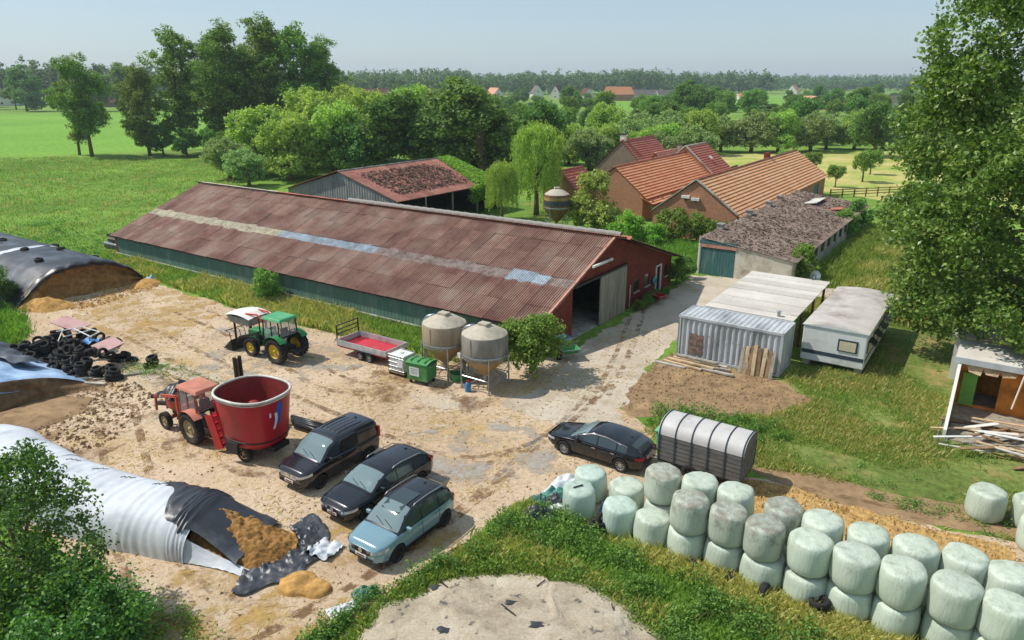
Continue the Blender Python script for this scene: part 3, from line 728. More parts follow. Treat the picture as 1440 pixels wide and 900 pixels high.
put_slope(B, 'porch_roof', tile_slope('porch_roof', 7, 1.9), 'tile_orange', (9.1, -0.15, 2.1), -1, math.atan2(0.55, 1.4))
B = gable_house('dwelling', 'taller dwelling with dark red tiles and pale gable verge joining the orange farmhouse roof', 'house', -21.4, -13.2, 66.1, 74.0, 3.4, 3.4, -17.3, 6.8, 'brick_orange', 'tile_red', oh=0.4, openings_r=[(1.2, 2.3, 0.9, 2.2), (4.6, 5.7, 0.9, 2.2)], verge='concrete')
MB().span((8.3, -0.05, 3.35), (4.1, -0.05, 6.95), 0.3, 0.16).build('verge_coping', 'concrete', B)
MB().span((-0.1, -0.05, 3.35), (4.1, -0.05, 6.95), 0.3, 0.16).build('verge_coping', 'concrete', B)
MB().box((6.6, 3.6, 5.2), (0.5, 0.8, 0.1), Matrix.Rotation(0.68, 3, 'Y')).build('roof_window', 'white_paint', B)
B = gable_house('old_house', 'old grey-gabled house with dark red tiled roof and chimney, behind the farmhouse', 'house', -31.5, -23.5, 66.5, 78.0, 3.2, 3.2, -27.5, 7.1, 'brick_grey', 'tile_red', openings_g=[(2, 2.9, 1.0, 2.2), (5, 5.9, 1.0, 2.2)], verge='tile_red')
ch = MB().box((3.8, 0.9, 7.45), (0.7, 0.7, 1.0)).build('chimney', 'white_render', B); MB().box((3.8, 0.9, 8.02), (0.85, 0.85, 0.12)).build('chimney_cap', 'dark_metal', ch)
B = gable_house('side_wing', 'low wing with salmon tiles and a small chimney between old house and farmhouse', 'house', -24.6, -20.8, 68.5, 84.0, 3.0, 3.0, -22.8, 5.4, 'brick_orange', 'tile_salmon')
ch = MB().box((2.2, 8.0, 5.6), (0.6, 0.6, 1.2)).build('chimney', 'concrete', B); MB().box((2.2, 8.0, 6.25), (0.75, 0.75, 0.1)).build('chimney_cap', 'dark_metal', ch)
gable_house('garden_hut', 'small brown-roofed wooden hut behind the brick barn', 'hut', -15.2, -12.6, 76.5, 79.3, 2.0, 2.0, -13.9, 3.1, 'brown_timber', 'tile_brown')
gable_house('back_outhouse', 'small red-tiled outhouse half hidden behind the weeping willow', 'outhouse', -27.5, -22.5, 44.5, 50, 2.6, 2.6, -25, 5.0, 'brick_orange', 'tile_red')

# ------------------------------------------------------------------ low mossy shed with teal doors
random.seed(11)
SH = root('low_shed', 'long low shed with mossy sheet roof, teal double doors and pale front wall', 'shed', farm(0.45, 24.8), FA)
SW, SLn, zA, zB = 7.8, 32.6, 3.15, 2.1
stop = top_fn([(0, zA - 0.06), (SW, zB - 0.04)])
w = MB(); wall_pieces(w, 0, SW, stop, [(0.25, 3.2, 0, 2.35)], 0, 0.25, ID); w.build('front_wall', 'cream_wall', SH)
w = MB(); wall_pieces(w, 0, SW, stop, [], SLn - 0.25, SLn, ID); w.build('back_wall', 'concrete', SH)
wins = [(2.5 + k * 2.6, 3.9 + k * 2.6, 0.75, 1.65) for k in range(11)]
w = MB(); wall_pieces(w, 0.25, SLn - 0.25, lambda x: zB - 0.06, wins, SW - 0.25, SW - 0.01, MY); w.build('side_wall', 'concrete', SH)
w = MB(); wall_pieces(w, 0.25, SLn - 0.25, lambda x: zA - 0.1, [], 0.01, 0.25, MY); w.build('side_wall', 'brick_grey', SH)
for (a, c, z0, z1) in wins:
    f = MB().box((SW - 0.13, (a + c) / 2, (z0 + z1) / 2), (0.06, c - a, z1 - z0)).build('window', 'grey_timber', SH)
    MB().box((SW - 0.09, (a + c) / 2, (z0 + z1) / 2), (0.02, c - a - 0.14, z1 - z0 - 0.14)).build('pane', 'window_glass', f)
for k in range(2):
    d = MB().box((0.98 + k * 1.48, 0.06, 1.15), (1.46, 0.06, 2.28)).build('door_leaf', 'teal_door', SH)
    for j in range(6): MB().box((0.36 + k * 1.48 + j * 0.246, 0.02, 1.15 + rnd(-0.03, 0.03)), (0.225, 0.025, 2.28)).build('plank', 'teal_door', d)
MB().box((1.72, -0.02, 2.5), (3.1, 0.1, 0.26)).build('lintel_board', 'verge_pink', SH)
MB().box((0.1, -0.02, 1.3), (0.16, 0.1, 2.6)).build('door_post', 'white_paint', SH)
MB().box((1.7, -0.03, 2.82), (3.2, 0.06, 0.3)).build('fascia', 'teal_door', SH)
thS = math.atan2(zA - zB, SW)
me_s = corr_mesh('roof_sheet', 1.0, 2.1, seg=4); me_s.materials.append(MATS['moss_roof'])
for r in range(4):
    for c in range(33):
        o = bpy.data.objects.new('roof_sheet', me_s); COL.objects.link(o); o.parent = SH
        u = -0.15 + r * 2.02
        X = Vector((0, 1, 0)); Y = Vector((-math.cos(thS), 0, math.sin(thS))); Z = X.cross(Y)
        mt = Matrix((X, Y, Z)).transposed()
        o.location = Vector((SW + 0.2 - u * math.cos(thS), -0.1 + 0.5 + c * 1.0, zB - 0.02 + u * math.sin(thS) + rnd(0, 0.03) + (r % 2) * 0.015))
        o.rotation_euler = (mt @ Matrix.Rotation(rnd(-0.012, 0.012), 3, 'Z')).to_euler()
V, F = leaf_cloud(np.stack([RNG.random(2600) * SW, RNG.random(2600) * SLn, np.zeros(2600)], 1) + np.array([0, 0, 0]), np.full(2600, 0.22), 3, 0.2, up=1.2, flat=0.2)
V[:, 2] += zA + 0.06 - (zA - zB) * V[:, 0] / SW
plain('moss_clump', '5a4a38', 0.95, 0.4, 3, 'world', dirt='8a7e70', dirt_amt=0.5, dscale=2.0)
o = link('moss', np_mesh('moss', V, F), 'moss_clump', SH); o['kind'] = 'stuff'
for (x, y) in ((0.3, 4.5), (0.25, 13.0), (0.3, 19.5), (0.25, 24)):
    v = MB().box((x, y, zA + 0.2), (0.5, 0.7, 0.45)).build('roof_vent', 'concrete', SH); MB().box((x, y, zA + 0.46), (0.65, 0.85, 0.07)).build('vent_cap', 'ridge_grey', v)
MB().box((3.2, 27.5, zA - 0.25), (1.4, 4.5, 0.05), Matrix.Rotation(-thS, 3, 'Y').to_3x3()).build('pale_sheet', 'white_rail', SH)
MB().box((5.8, 25.5, zA - 0.62), (1.5, 1.6, 0.06), Matrix.Rotation(-thS, 3, 'Y').to_3x3()).build('rusty_sheet', 'ridge_red', SH)

# ------------------------------------------------------------------ open shed behind the barn
OS = root('open_shed', 'open-sided shed with rusty mottled roof and grey corrugated gable, behind the long barn', 'shed', farm(-50.0, 22.8), FA)
OW, OL, OR_, OE, OT = 17.6, 19.5, 9.0, 3.5, 6.0
otop = top_fn([(0, OE - 0.06), (OR_, OT - 0.1), (OW, OE - 0.06)])
nC = 88
mb = MB()
for i in range(nC):
    a, c = i * OW / nC, (i + 1) * OW / nC; y = 0.03 * (1 if i % 2 else -1)
    mb.add([(a, y, 0), (c, -y, 0), (c, -y, otop(c)), (a, y, otop(a))], [(0, 1, 2, 3)])
plain('grey_sheeting', '8f938c', 0.6, 0.18, 2, dirt='6a6c66', dirt_amt=0.4, stretch=(1, 1, 0.3))
mb.build('gable_sheeting', 'grey_sheeting', OS)
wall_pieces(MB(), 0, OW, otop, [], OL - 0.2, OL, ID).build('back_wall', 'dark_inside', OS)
wall_pieces(MB(), 0.2, OL - 0.2, lambda x: OE - 0.1, [], 0, 0.2, MY).build('side_wall', 'grey_sheeting', OS)
for yy in (0.3, 5, 9.8, 14.6, 19.2):
    MB().box((OW - 0.3, yy, OE / 2), (0.18, 0.18, OE)).build('post', 'galvanised', OS)
    MB().span((OW - 0.3, yy, OE - 0.15), (OR_, yy, OT - 0.3), 0.16, 0.26).build('rafter', 'brown_timber', OS)
MB().box((OW - 0.3, OL / 2, OE - 0.12), (0.16, OL, 0.26)).build('eave_beam', 'brown_timber', OS)
thO = math.atan2(OT - OE, OW - OR_); so = (OW - OR_ + 0.3) / math.cos(thO)
me_o = corr_mesh('roof_sheet', 1.05, so / 4 + 0.12, seg=4); me_o.materials.append(MATS['shed_roof'])
for r in range(4):
    for c in range(19):
        o = bpy.data.objects.new('roof_sheet', me_o); COL.objects.link(o); o.parent = OS
        u = r * so / 4
        X = Vector((0, 1, 0)); Y = Vector((-math.cos(thO), 0, math.sin(thO))); Z = X.cross(Y)
        o.location = (OW + 0.3 - u * math.cos(thO), 0.35 + c * 1.04, OE - 0.1 + u * math.sin(thO) + 0.03 + (r % 2) * 0.02 + rnd(0, 0.015))
        o.rotation_euler = (Matrix((X, Y, Z)).transposed() @ Matrix.Rotation(rnd(-0.006, 0.006), 3, 'Z')).to_euler()
me_b = corr_mesh('back_roof_slope', OL + 0.3, (OR_ + 0.3) / math.cos(thO), seg=4)
o = link('back_roof_slope', me_b, 'shed_roof', OS); X = Vector((0, -1, 0)); Y = Vector((math.cos(thO), 0, math.sin(thO)))
o.location = (-0.3, OL / 2, OE - 0.1); o.rotation_euler = Matrix((X, Y, X.cross(Y))).transposed().to_euler()
MB().tube([(OR_, -0.1, OT + 0.04), (OR_, OL, OT + 0.04)], 0.13, 8).build('ridge_cap', 'ridge_grey', OS, True)
xs = OR_ + 1.2 + 6.4 * RNG.random(1500); ys = 1.5 + 13.5 * RNG.random(1500); kk = np.abs((xs - OR_ - 4.5) / 4.5) ** 2 + np.abs((ys - 7.5) / 8) ** 2 < 0.75 + 0.4 * RNG.random(1500)
xs, ys = xs[kk], ys[kk]
V, F = leaf_cloud(np.stack([xs, ys, OT - (OT - OE) * (xs - OR_) / (OW - OR_) + 0.1], 1), np.full(len(xs), 0.2), 3, 0.22, up=1.2, flat=0.2)
o = link('leaf_litter', np_mesh('leaf_litter', V, F), 'moss_clump', OS); o['kind'] = 'stuff'
# ivy creeping over the far end of its roof
q = RNG.random((900, 2)); xs = OR_ + 0.2 + q[:, 0] * (OW - OR_ + 0.2); ys = OL - (1 + 4.5 * q[:, 1]) * (0.5 + 0.5 * q[:, 0]) + 0.4
V, F = leaf_cloud(np.stack([xs, ys, OT - (OT - OE) * (xs - OR_) / (OW - OR_) + 0.18], 1), np.full(900, 0.45), 14, 0.26, up=0.9, flat=0.45)
q = RNG.random((220, 2)); V2, F2 = leaf_cloud(np.stack([np.full(220, OW + 0.35), OL - 7.0 * q[:, 0], OE - 0.1 - 1.7 * q[:, 1] ** 1.5], 1), np.full(220, 0.4), 14, 0.24, up=0.2)
iv = link('ivy', np_mesh('ivy', np.concatenate([V, V2]), np.concatenate([F, F2 + len(V)])), 'leaf_bright', None, farm(-50.0, 22.8), FA)
tag(iv, 'bright green ivy creeping over the rusty open shed roof', 'ivy')

def nz_(x, y): return mnoise.noise(Vector((x, y, 0.5)))
# ------------------------------------------------------------------ container, carport, caravan
plain('container_grey', 'b9bcbe', 0.5, 0.12, 2, dirt='8d8f90', dirt_amt=0.45, dscale=0.7, stretch=(1, 1, 0.4))
CT = root('shipping_container', 'grey corrugated shipping container with a scraped patch, boards leaning against it', 'container', farm(6.55, 5.3), FA)
def corr_wall(L, hgt, n=16, amp=0.035):
    mb = MB(); N = n * 4
    pts = []
    for i in range(N + 1):
        ph = (i % 4); y = amp if ph in (1, 2) else -amp
        pts.append((i * L / N, y))
    for (a, ya), (c, yc) in zip(pts[:-1], pts[1:]): mb.add([(a, ya, 0), (c, yc, 0), (c, yc, hgt), (a, ya, hgt)], [(0, 1, 2, 3)])
    return mb
o = corr_wall(6.06, 2.25, 18).build('long_side', 'container_grey', CT); o.location = (0, 0.06, 0.2)
o = corr_wall(6.06, 2.25, 18).build('long_side', 'container_grey', CT); o.location = (0, 2.38, 0.2)
o = corr_wall(2.44, 2.25, 7).build('end_wall', 'container_grey', CT); o.location = (6.0, 0, 0.2); o.rotation_euler = (0, 0, PI / 2)
MB().box((0.04, 1.22, 1.3), (0.08, 2.44, 2.3)).build('end_doors', 'container_grey', CT)
mb = corr_wall(6.06, 2.44, 20, 0.02); o = mb.build('roof_panel', 'container_grey', CT); o.location = (0, 2.44, 2.55); o.rotation_euler = (PI / 2, 0, 0)
for x, y in ((0.08, 0.08), (5.98, 0.08), (0.08, 2.36), (5.98, 2.36)): MB().box((x, y, 1.3), (0.16, 0.16, 2.55)).build('corner_post', 'container_grey', CT)
for y, z in ((0.05, 0.1), (2.39, 0.1), (0.05, 2.53), (2.39, 2.53)): MB().box((3.03, y, z), (6.06, 0.12, 0.14)).build('rail', 'container_grey', CT)
for x, z in ((6.02, 0.1), (6.02, 2.53), (0.04, 2.53)): MB().box((x, 1.22, z), (0.1, 2.4, 0.14)).build('rail', 'container_grey', CT)
plain('faded_ink', '8c8f90', 0.7, 0.3, 6)
random.seed(17)
for k in range(16):
    MB().box((1.9 + k * 0.15 + rnd(-.05, .05), 0.022, 1.5 - k * 0.012 + rnd(-0.16, 0.16)), (rnd(0.04, 0.13), 0.004, rnd(0.03, 0.1))).build('paint_chip', 'faded_ink', CT)
plain('scraped_metal', '8a6f62', 0.7, 0.4, 5, dirt='4a4644', dirt_amt=0.6, dscale=3.0)
MB().grid(12, 12, lambda a, c: (0.75 + a * 0.85 + 0.08 * nz_(c * 5, a * 3), 0.017, 0.3 + c * 1.25 + 0.12 * nz_(a * 6, c * 3))).build('scraped_patch', 'scraped_metal', CT)
for k in range(8):
    x = 4.0 + k * 0.245
    b_ = MB().span((x, -0.55 + rnd(-0.1, 0.1), 0.02), (x + rnd(-0.1, 0.12), -0.02, 1.55 + rnd(-0.2, 0.15)), 0.2, 0.03).build('leaning_board', ['grey_timber', 'pale_timber', 'brown_timber', 'pale_timber', 'brown_timber', 'pale_timber', 'brown_timber', 'grey_timber'][k], None)
    o_ = b_; q_ = farm(6.55, 5.3); o_.location = q_; o_.rotation_euler = (0, 0, FA)
    tag(o_, 'weathered board leaning against the grey container', 'board', 'boards leaning on the container')
TB = [(0.2, -0.9, 2.6, .1), (0.4, -0.6, 3.0, .1), (-0.1, -1.3, 2.4, .1), (0.3, -0.8, 2.7, .22), (0.1, -1.15, 2.8, .22), (0.5, -0.7, 2.4, .34), (1.9, -0.9, 1.8, .1), (2.2, -1.3, 1.9, .1), (-0.4, -1.7, 1.8, .06)]
for (x, y, L_, z) in TB:
    o = MB().box((L_ / 2, 0, 0), (L_, 0.24, 0.09)).build('timber_plank', random.choice(['grey_timber', 'pale_timber', 'concrete']), None)
    o.location = farm(6.4 + x, 5.3 + y, z); o.rotation_euler = (0, rnd(-.01, .01), FA + rnd(-0.1, 0.1))
    tag(o, 'grey weathered plank in the loose stack in front of the container', 'plank', 'planks stacked by the container')
CP = root('carport', 'flat pale sheet-roofed wooden carport between container and caravan', 'carport', farm(7.2, 7.9), FA)
for k in range(10):
    MB().box((2.6, 0.5 + k * 0.96, 2.58 + k * 0.012 + (k % 2) * 0.02), (5.3, 1.0, 0.05), Matrix.Rotation(rnd(-.006, .006), 3, 'X')).build('roof_sheet', 'flat_roof', CP)
for x in (0.15, 5.0):
    MB().span((x, 0.1, 2.44), (x, 9.5, 2.56), 0.12, 0.2).build('roof_beam', 'brown_timber', CP)
    for y in (0.2, 3.2, 6.2, 9.2): MB().box((x, y, 1.2), (0.14, 0.14, 2.4)).build('post', 'brown_timber', CP)
for y in (0.05, 9.55): MB().box((2.6, y, 2.45 + (0.12 if y > 1 else 0)), (5.1, 0.06, 0.2)).build('fascia', 'grey_timber', CP)
for k in range(9): MB().box((0.12, 2 + k * 0.9, 1.2), (0.03, 0.86, 2.3)).build('side_board', 'grey_timber', CP)
dish = MB().lathe([(0.0, 0.0), (0.2, 0.02), (0.36, 0.1), (0.37, 0.1)], 20, (0, 0, 0)).build('satellite_dish', 'galvanised', CP, True)
dish.location = (4.2, 9.7, 3.0); dish.rotation_euler = (R(70), 0, R(30))
MB().tube([(4.2, 9.6, 2.4), (4.2, 9.6, 3.0)], 0.03).build('dish_pole', 'galvanised', CP)
MB().lathe([(0.0, 0.0), (0.1, 0.0), (0.1, 0.3), (0.16, 0.32), (0.0, 0.4)], 12, (4.3, 0.4, 2.58)).build('roof_vent', 'galvanised', CP)

plain('caravan_white', 'd9d9d6', 0.45, 0.06, 1.5, dirt='b5b3ad', dirt_amt=0.4, dscale=0.8)
plain('caravan_roof', 'bdb6ae', 0.6, 0.12, 1.2, dirt='8d8078', dirt_amt=0.5, dscale=0.5)
plain('dark_stripe', '39454f', 0.5, 0.15, 3)
plain('blind_beige', 'c7bd9c', 0.7, 0.1, 3)
CV = root('static_caravan', 'white static caravan with dark waist stripe parked on the grass', 'caravan', farm(13.0, 8.1), FA)
cw, cl = 3.4, 9.4
MB().box((cw / 2, cl / 2, 1.42), (cw, cl, 2.1)).build('body', 'caravan_white', CV, bevel=0.06)
MB().grid(12, 2, lambda a, c: (-0.06 + a * (cw + 0.12), -0.06 + c * (cl + 0.12), 2.49 + 0.17 * math.sin(PI * a))).build('roof', 'caravan_roof', CV, True)
MB().add([(-0.06, -0.06, 2.47), (cw + 0.06, -0.06, 2.47)] + [(cw + .06 - (cw + .12) * k / 12, -0.06, 2.49 + 0.17 * math.sin(PI * k / 12)) for k in range(13)], [tuple(range(15))]).build('roof_end', 'caravan_white', CV)
MB().add([(-0.06, cl + 0.06, 2.47), (cw + 0.06, cl + 0.06, 2.47)] + [(cw + .06 - (cw + .12) * k / 12, cl + 0.06, 2.49 + 0.17 * math.sin(PI * k / 12)) for k in range(13)], [tuple(range(15))[::-1]]).build('roof_end', 'caravan_white', CV)
MB().box((cw / 2, -0.005, 0.92), (cw - 0.1, 0.02, 0.22)).build('waist_stripe', 'dark_stripe', CV)
MB().box((cw + 0.005, cl / 2, 0.92), (0.02, cl - 0.1, 0.14)).build('waist_stripe', 'dark_stripe', CV)
f = MB().box((2.45, -0.02, 1.62), (1.05, 0.06, 0.72)).build('window', 'dark_stripe', CV, bevel=0.03); MB().box((2.45, -0.055, 1.6), (0.86, 0.02, 0.54)).build('pane', 'blind_beige', f)
for k in range(5):
    y = 0.9 + k * 1.75
    f = MB().box((cw + 0.02, y, 1.6), (0.06, 1.1, 0.72)).build('window', 'dark_stripe', CV, bevel=0.03); MB().box((cw + 0.055, y, 1.6), (0.02, 0.9, 0.54)).build('pane', 'blind_beige', f)
    MB().add([(cw + 0.05, y - 0.55, 2.0), (cw + 0.05, y + 0.55, 2.0), (cw + 0.4, y + 0.5, 1.75), (cw + 0.4, y - 0.5, 1.75)], [(0, 1, 2, 3)]).build('awning', 'black_plastic', CV)
d = MB().box((cw + 0.02, 8.7, 1.35), (0.05, 0.75, 1.8)).build('door', 'caravan_white', CV); MB().box((cw + 0.05, 8.4, 1.3), (0.04, 0.1, 0.04)).build('handle', 'dark_metal', d)
for x in (0.3, cw - 0.3):
    for y in (0.5, 3.2, 6.2, 8.9): MB().box((x, y, 0.19), (0.4, 0.4, 0.38)).build('support_block', 'concrete', CV)

# ------------------------------------------------------------------ torn-open chalet on the right
RN = root('demolished_chalet', 'half demolished chalet with torn orange interior walls and grey fascia', 'chalet', farm(20.8, 2.2), FA)
MB().add([(0, y, z) for y, z in ((0, 0), (7, 0), (7, 2.7), (4.0, 2.7), (2.6, 1.9), (1.2, 1.1), (0, 0.5))] + [(0.14, y, z) for y, z in ((0, 0), (7, 0), (7, 2.7), (4.0, 2.7), (2.6, 1.9), (1.2, 1.1), (0, 0.5))],
         [tuple(range(7))[::-1], tuple(range(7, 14))] + [(i, (i + 1) % 7, (i + 1) % 7 + 7, i + 7) for i in range(7)]).build('left_wall', 'white_render', RN)
wall_pieces(MB(), 0.14, 6.5, lambda x: 2.66, [(0.9, 1.9, 0.2, 2.0)], 4.6, 4.72, ID).build('inner_wall', 'orange_render', RN)
wall_pieces(MB(), 0.14, 6.5, lambda x: 2.66, [], 6.9, 7.0, ID).build('back_wall', 'orange_render', RN)
wall_pieces(MB(), 1.5, 4.6, lambda x: 2.64, [], 3.2, 3.3, MY).build('partition', 'orange_render', RN)
MB().box((3.3, 5.4, 2.76), (6.9, 3.3, 0.12)).build('roof', 'flat_roof', RN)
MB().box((3.3, 3.72, 2.72), (7.0, 0.08, 0.3)).build('fascia', 'container_grey', RN)
MB().box((0.62, 4.45, 1.05), (0.62, 0.06, 1.7)).build('door', 'green_panel', RN)
for k in range(3): MB().add([(0.3 + k * .7, 3.9, 2.6), (1.1 + k * .7, 3.9, 2.6), (1.0 + k * .7, 3.7, 2.1 + 0.1 * k), (0.5 + k * .7, 3.75, 2.2)], [(0, 1, 2, 3)]).build('torn_ceiling', 'pale_timber', RN)
MB().tube([(2.7, 3.4, 2.6), (2.5, 3.3, 0.9)], 0.04).build('pipe', 'white_paint', RN)
MB().box((3.3, 3.5, 0.03), (6.5, 6.9, 0.06)).build('floor', 'grey_timber', RN)
random.seed(5)
for k in range(34):
    p = farm(20.9 + rnd(0.2, 4.6), 2.2 + rnd(-1.1, 2.6), 0.1 + rnd(0, 0.35))
    o = MB().box((0, 0, 0), (rnd(0.8, 2.8), rnd(0.08, 0.22), 0.04)).build('debris_plank', random.choice(['pale_timber', 'brown_timber', 'white_paint', 'pale_timber', 'grey_timber']), None)
    o.location = p; o.rotation_euler = (rnd(-.1, .1), rnd(-.12, .12), rnd(-0.9, 0.4))
    tag(o, 'splintered plank in the rubble before the torn-open chalet', 'plank', 'planks in the demolition rubble')
LD = root('aluminium_ladder', 'aluminium ladder lying in the grass beside the demolished chalet', 'ladder', (19.55, 29.3, 0.12), math.atan2(2.7, 1.9))
for y in (-0.21, 0.21): MB().box((1.6, y, 0), (3.2, 0.06, 0.07)).build('stile', 'galvanised', LD)
for k in range(11): MB().box((0.15 + k * 0.29, 0, 0), (0.035, 0.4, 0.035)).build('rung', 'galvanised', LD)
OB = root('grey_outbuilding', 'small pale flat-roofed outbuilding half hidden under the poplar branches', 'outbuilding', farm(20.4, 10.6), FA)
MB().box((1.6, 1.4, 1.25), (3.2, 2.8, 2.5)).build('wall', 'white_render', OB); MB().box((1.6, 1.4, 2.55), (3.5, 3.1, 0.12)).build('roof', 'flat_roof', OB); MB().box((-0.17, 1.4, 2.52), (0.06, 3.1, 0.2)).build('fascia', 'container_grey', OB)
f = MB().box((0.9, -0.01, 1.5), (0.8, 0.04, 0.8)).build('window', 'white_paint', OB); MB().box((0.9, -0.035, 1.5), (0.66, 0.02, 0.66)).build('pane', 'window_glass', f)
# pasture fence beyond the shed
FN = root('paddock_fence', 'dark wooden paddock fence with three rails beyond the mossy shed', 'fence', (44.6, 101.0, 0), math.atan2(2.0, 7.0))
for k in range(9): MB().box((k * 2.0, 0, 0.65), (0.14, 0.14, 1.3)).build('post', 'brown_timber', FN)
for z in (0.45, 0.8, 1.15):
    for k in range(4): MB().box((2.0 + k * 4.0, 0.09, z), (4.0, 0.05, 0.12)).build('rail', 'brown_timber', FN)
PL = MB().box((0, 0, 0.9), (0.14, 0.14, 1.8)).build('wooden_post', 'brown_timber', None); PL.location = farm(8.1, 6.6 + 4.0); tag(PL, 'weathered wooden post standing at the drive edge behind the container', 'post')

# ------------------------------------------------------------------ village houses far behind
def village(i, x, y, w, L, he, hr, wallm, roofm, rz, label):
    gable_house('village_house', label, 'house', 0, w, 0, L, he, he, w / 2, hr, wallm, roofm, oh=0.4, coarse=True, loc=(x, y, 0), rz=rz, group='houses in the far village',
                openings_r=[(1.5, 2.7, 1.0, 2.3), (L / 2 - 0.6, L / 2 + 0.6, 1.0, 2.3), (L - 2.7, L - 1.5, 1.0, 2.3)], openings_g=[(w / 2 - 0.7, w / 2 + 0.7, 1.0, 2.3), (w / 2 - 0.6, w / 2 + 0.6, he + 0.6, he + 1.8)])
VH = [(-118, 570, 20, 34, 3.0, 9.5, 'brick_grey', 'tile_brown', -1.2, 'broad low house under a large dark brown roof among far trees'),
      (-150, 600, 9, 30, 4.0, 7.5, 'white_render', 'tile_grey', -1.3, 'pale long house with grey roof beside the brown-roofed one'),
      (-14, 560, 9, 14, 4.5, 10, 'white_render', 'tile_salmon', 0.5, 'white gabled house with salmon roof in the far village'),
      (18, 640, 9, 13, 5, 11, 'white_render', 'tile_grey', 0.2, 'white house with steep grey roof in the far village'),
      (34, 660, 8, 12, 5, 11, 'white_render', 'tile_brown', -0.4, 'white gable house with brown roof in the far village'),
      (-42, 760, 10, 16, 5, 12, 'brick_orange', 'tile_salmon', -1.0, 'brick house with salmon roof at the far wood edge'),
      (72, 600, 12, 22, 5, 10.5, 'brick_orange', 'tile_orange', -1.25, 'house with bright orange roof in the far village'),
      (56, 580, 8, 12, 4.5, 9.5, 'white_render', 'tile_brown', 0.3, 'pale house with dark roof before the orange-roofed one'),
      (92, 620, 9, 26, 4, 8, 'white_render', 'tile_grey', -1.3, 'long grey-roofed house right of the orange roof'),
      (120, 640, 8, 18, 4, 7.5, 'white_render', 'tile_grey', -1.2, 'low pale house with grey roof in the far village'),
      (165, 560, 8, 22, 3.4, 6, 'white_render', 'tile_salmon', -1.3, 'long low pale shed between far trees'),
      (262, 720, 10, 14, 5, 11, 'white_render', 'tile_salmon', -0.6, 'white house with salmon roof by the far green field'),
      (172, 400, 11, 26, 3.4, 7.0, 'brick_orange', 'tile_salmon', 0.45, 'farm shed with dusty pink roof between the dark trees'),
      (200, 420, 9, 20, 4, 7.5, 'white_render', 'tile_grey', -1.1, 'grey-roofed farm building beyond the pink shed'),
      (-328, 470, 14, 26, 5, 9.5, 'white_render', 'tile_grey', 0.35, 'grey gabled barn beyond the bright green field'),
      (-262, 455, 9, 22, 3, 6.2, 'brick_grey', 'tile_brown', -1.2, 'low brown house beyond the lone field tree')]
for i, a in enumerate(VH): village(i, *a)
# ------------------------------------------------------------------ cars
def paint(name, col, rough=0.22, metal=0.35):
    m, n, l, b = new_mat(name); c = hx(col); co = coords(n, l, 'obj')
    f = noise_node(n, l, co, 1.2, 5, 0.6); dust = mixc(n, l, ramp(n, l, f, [(0.35, (0.0, 0.0, 0.0, 1)), (0.8, (0.05, 0.05, 0.05, 1))]), c, hx('a09a90'))
    l.new(dust, b.inputs['Base Color']); b.inputs['Roughness'].default_value = rough; b.inputs['Metallic'].default_value = metal
    b.inputs['Coat Weight'].default_value = 0.8; b.inputs['Coat Roughness'].default_value = 0.05
paint('paint_van', '23222a'); paint('paint_black', '12141c'); paint('paint_blue', (126, 160, 170), 0.25, 0.3); paint('paint_roof_black', '14181f'); paint('paint_navy', '0f131d')
m, n, l, b = new_mat('car_glass'); b.inputs['Base Color'].default_value = (0.035, 0.05, 0.055, 1); b.inputs['Roughness'].default_value = 0.04; b.inputs['Specular IOR Level'].default_value = 0.9
m, n, l, b = new_mat('windscreen_glass'); b.inputs['Base Color'].default_value = (0.16, 0.22, 0.23, 1); b.inputs['Roughness'].default_value = 0.05; b.inputs['Specular IOR Level'].default_value = 0.9
plain('rim_alloy', 'b4b6b8', 0.35, 0.1, 4, metal=0.7); plain('rim_dark', '3a3c3f', 0.35, 0.1, 4, metal=0.6)
m, n, l, b = new_mat('headlight_glass'); b.inputs['Base Color'].default_value = (0.55, 0.6, 0.65, 1); b.inputs['Roughness'].default_value = 0.08; b.inputs['Metallic'].default_value = 0.4
plain('taillight_red', 'a01818', 0.15, 0.1, 4); plain('plate_white', 'd8d4c8', 0.4, 0.05, 4); plain('plate_ink', '7a2028', 0.5, 0.1, 4)
plain('trim_black', '161617', 0.55, 0.2, 5); plain('chrome', 'c8cacc', 0.12, 0.05, 4, metal=1.0)

def interp(pts, x):
    if x <= pts[0][0]: return pts[0][1]
    for (a, u), (c, v) in zip(pts[:-1], pts[1:]):
        if x <= c:
            t = (x - a) / (c - a); t2 = t * t * (3 - 2 * t) if (len(pts) > 2) else t
            return u + (v - u) * (0.5 * t + 0.5 * t2)
    return pts[-1][1]

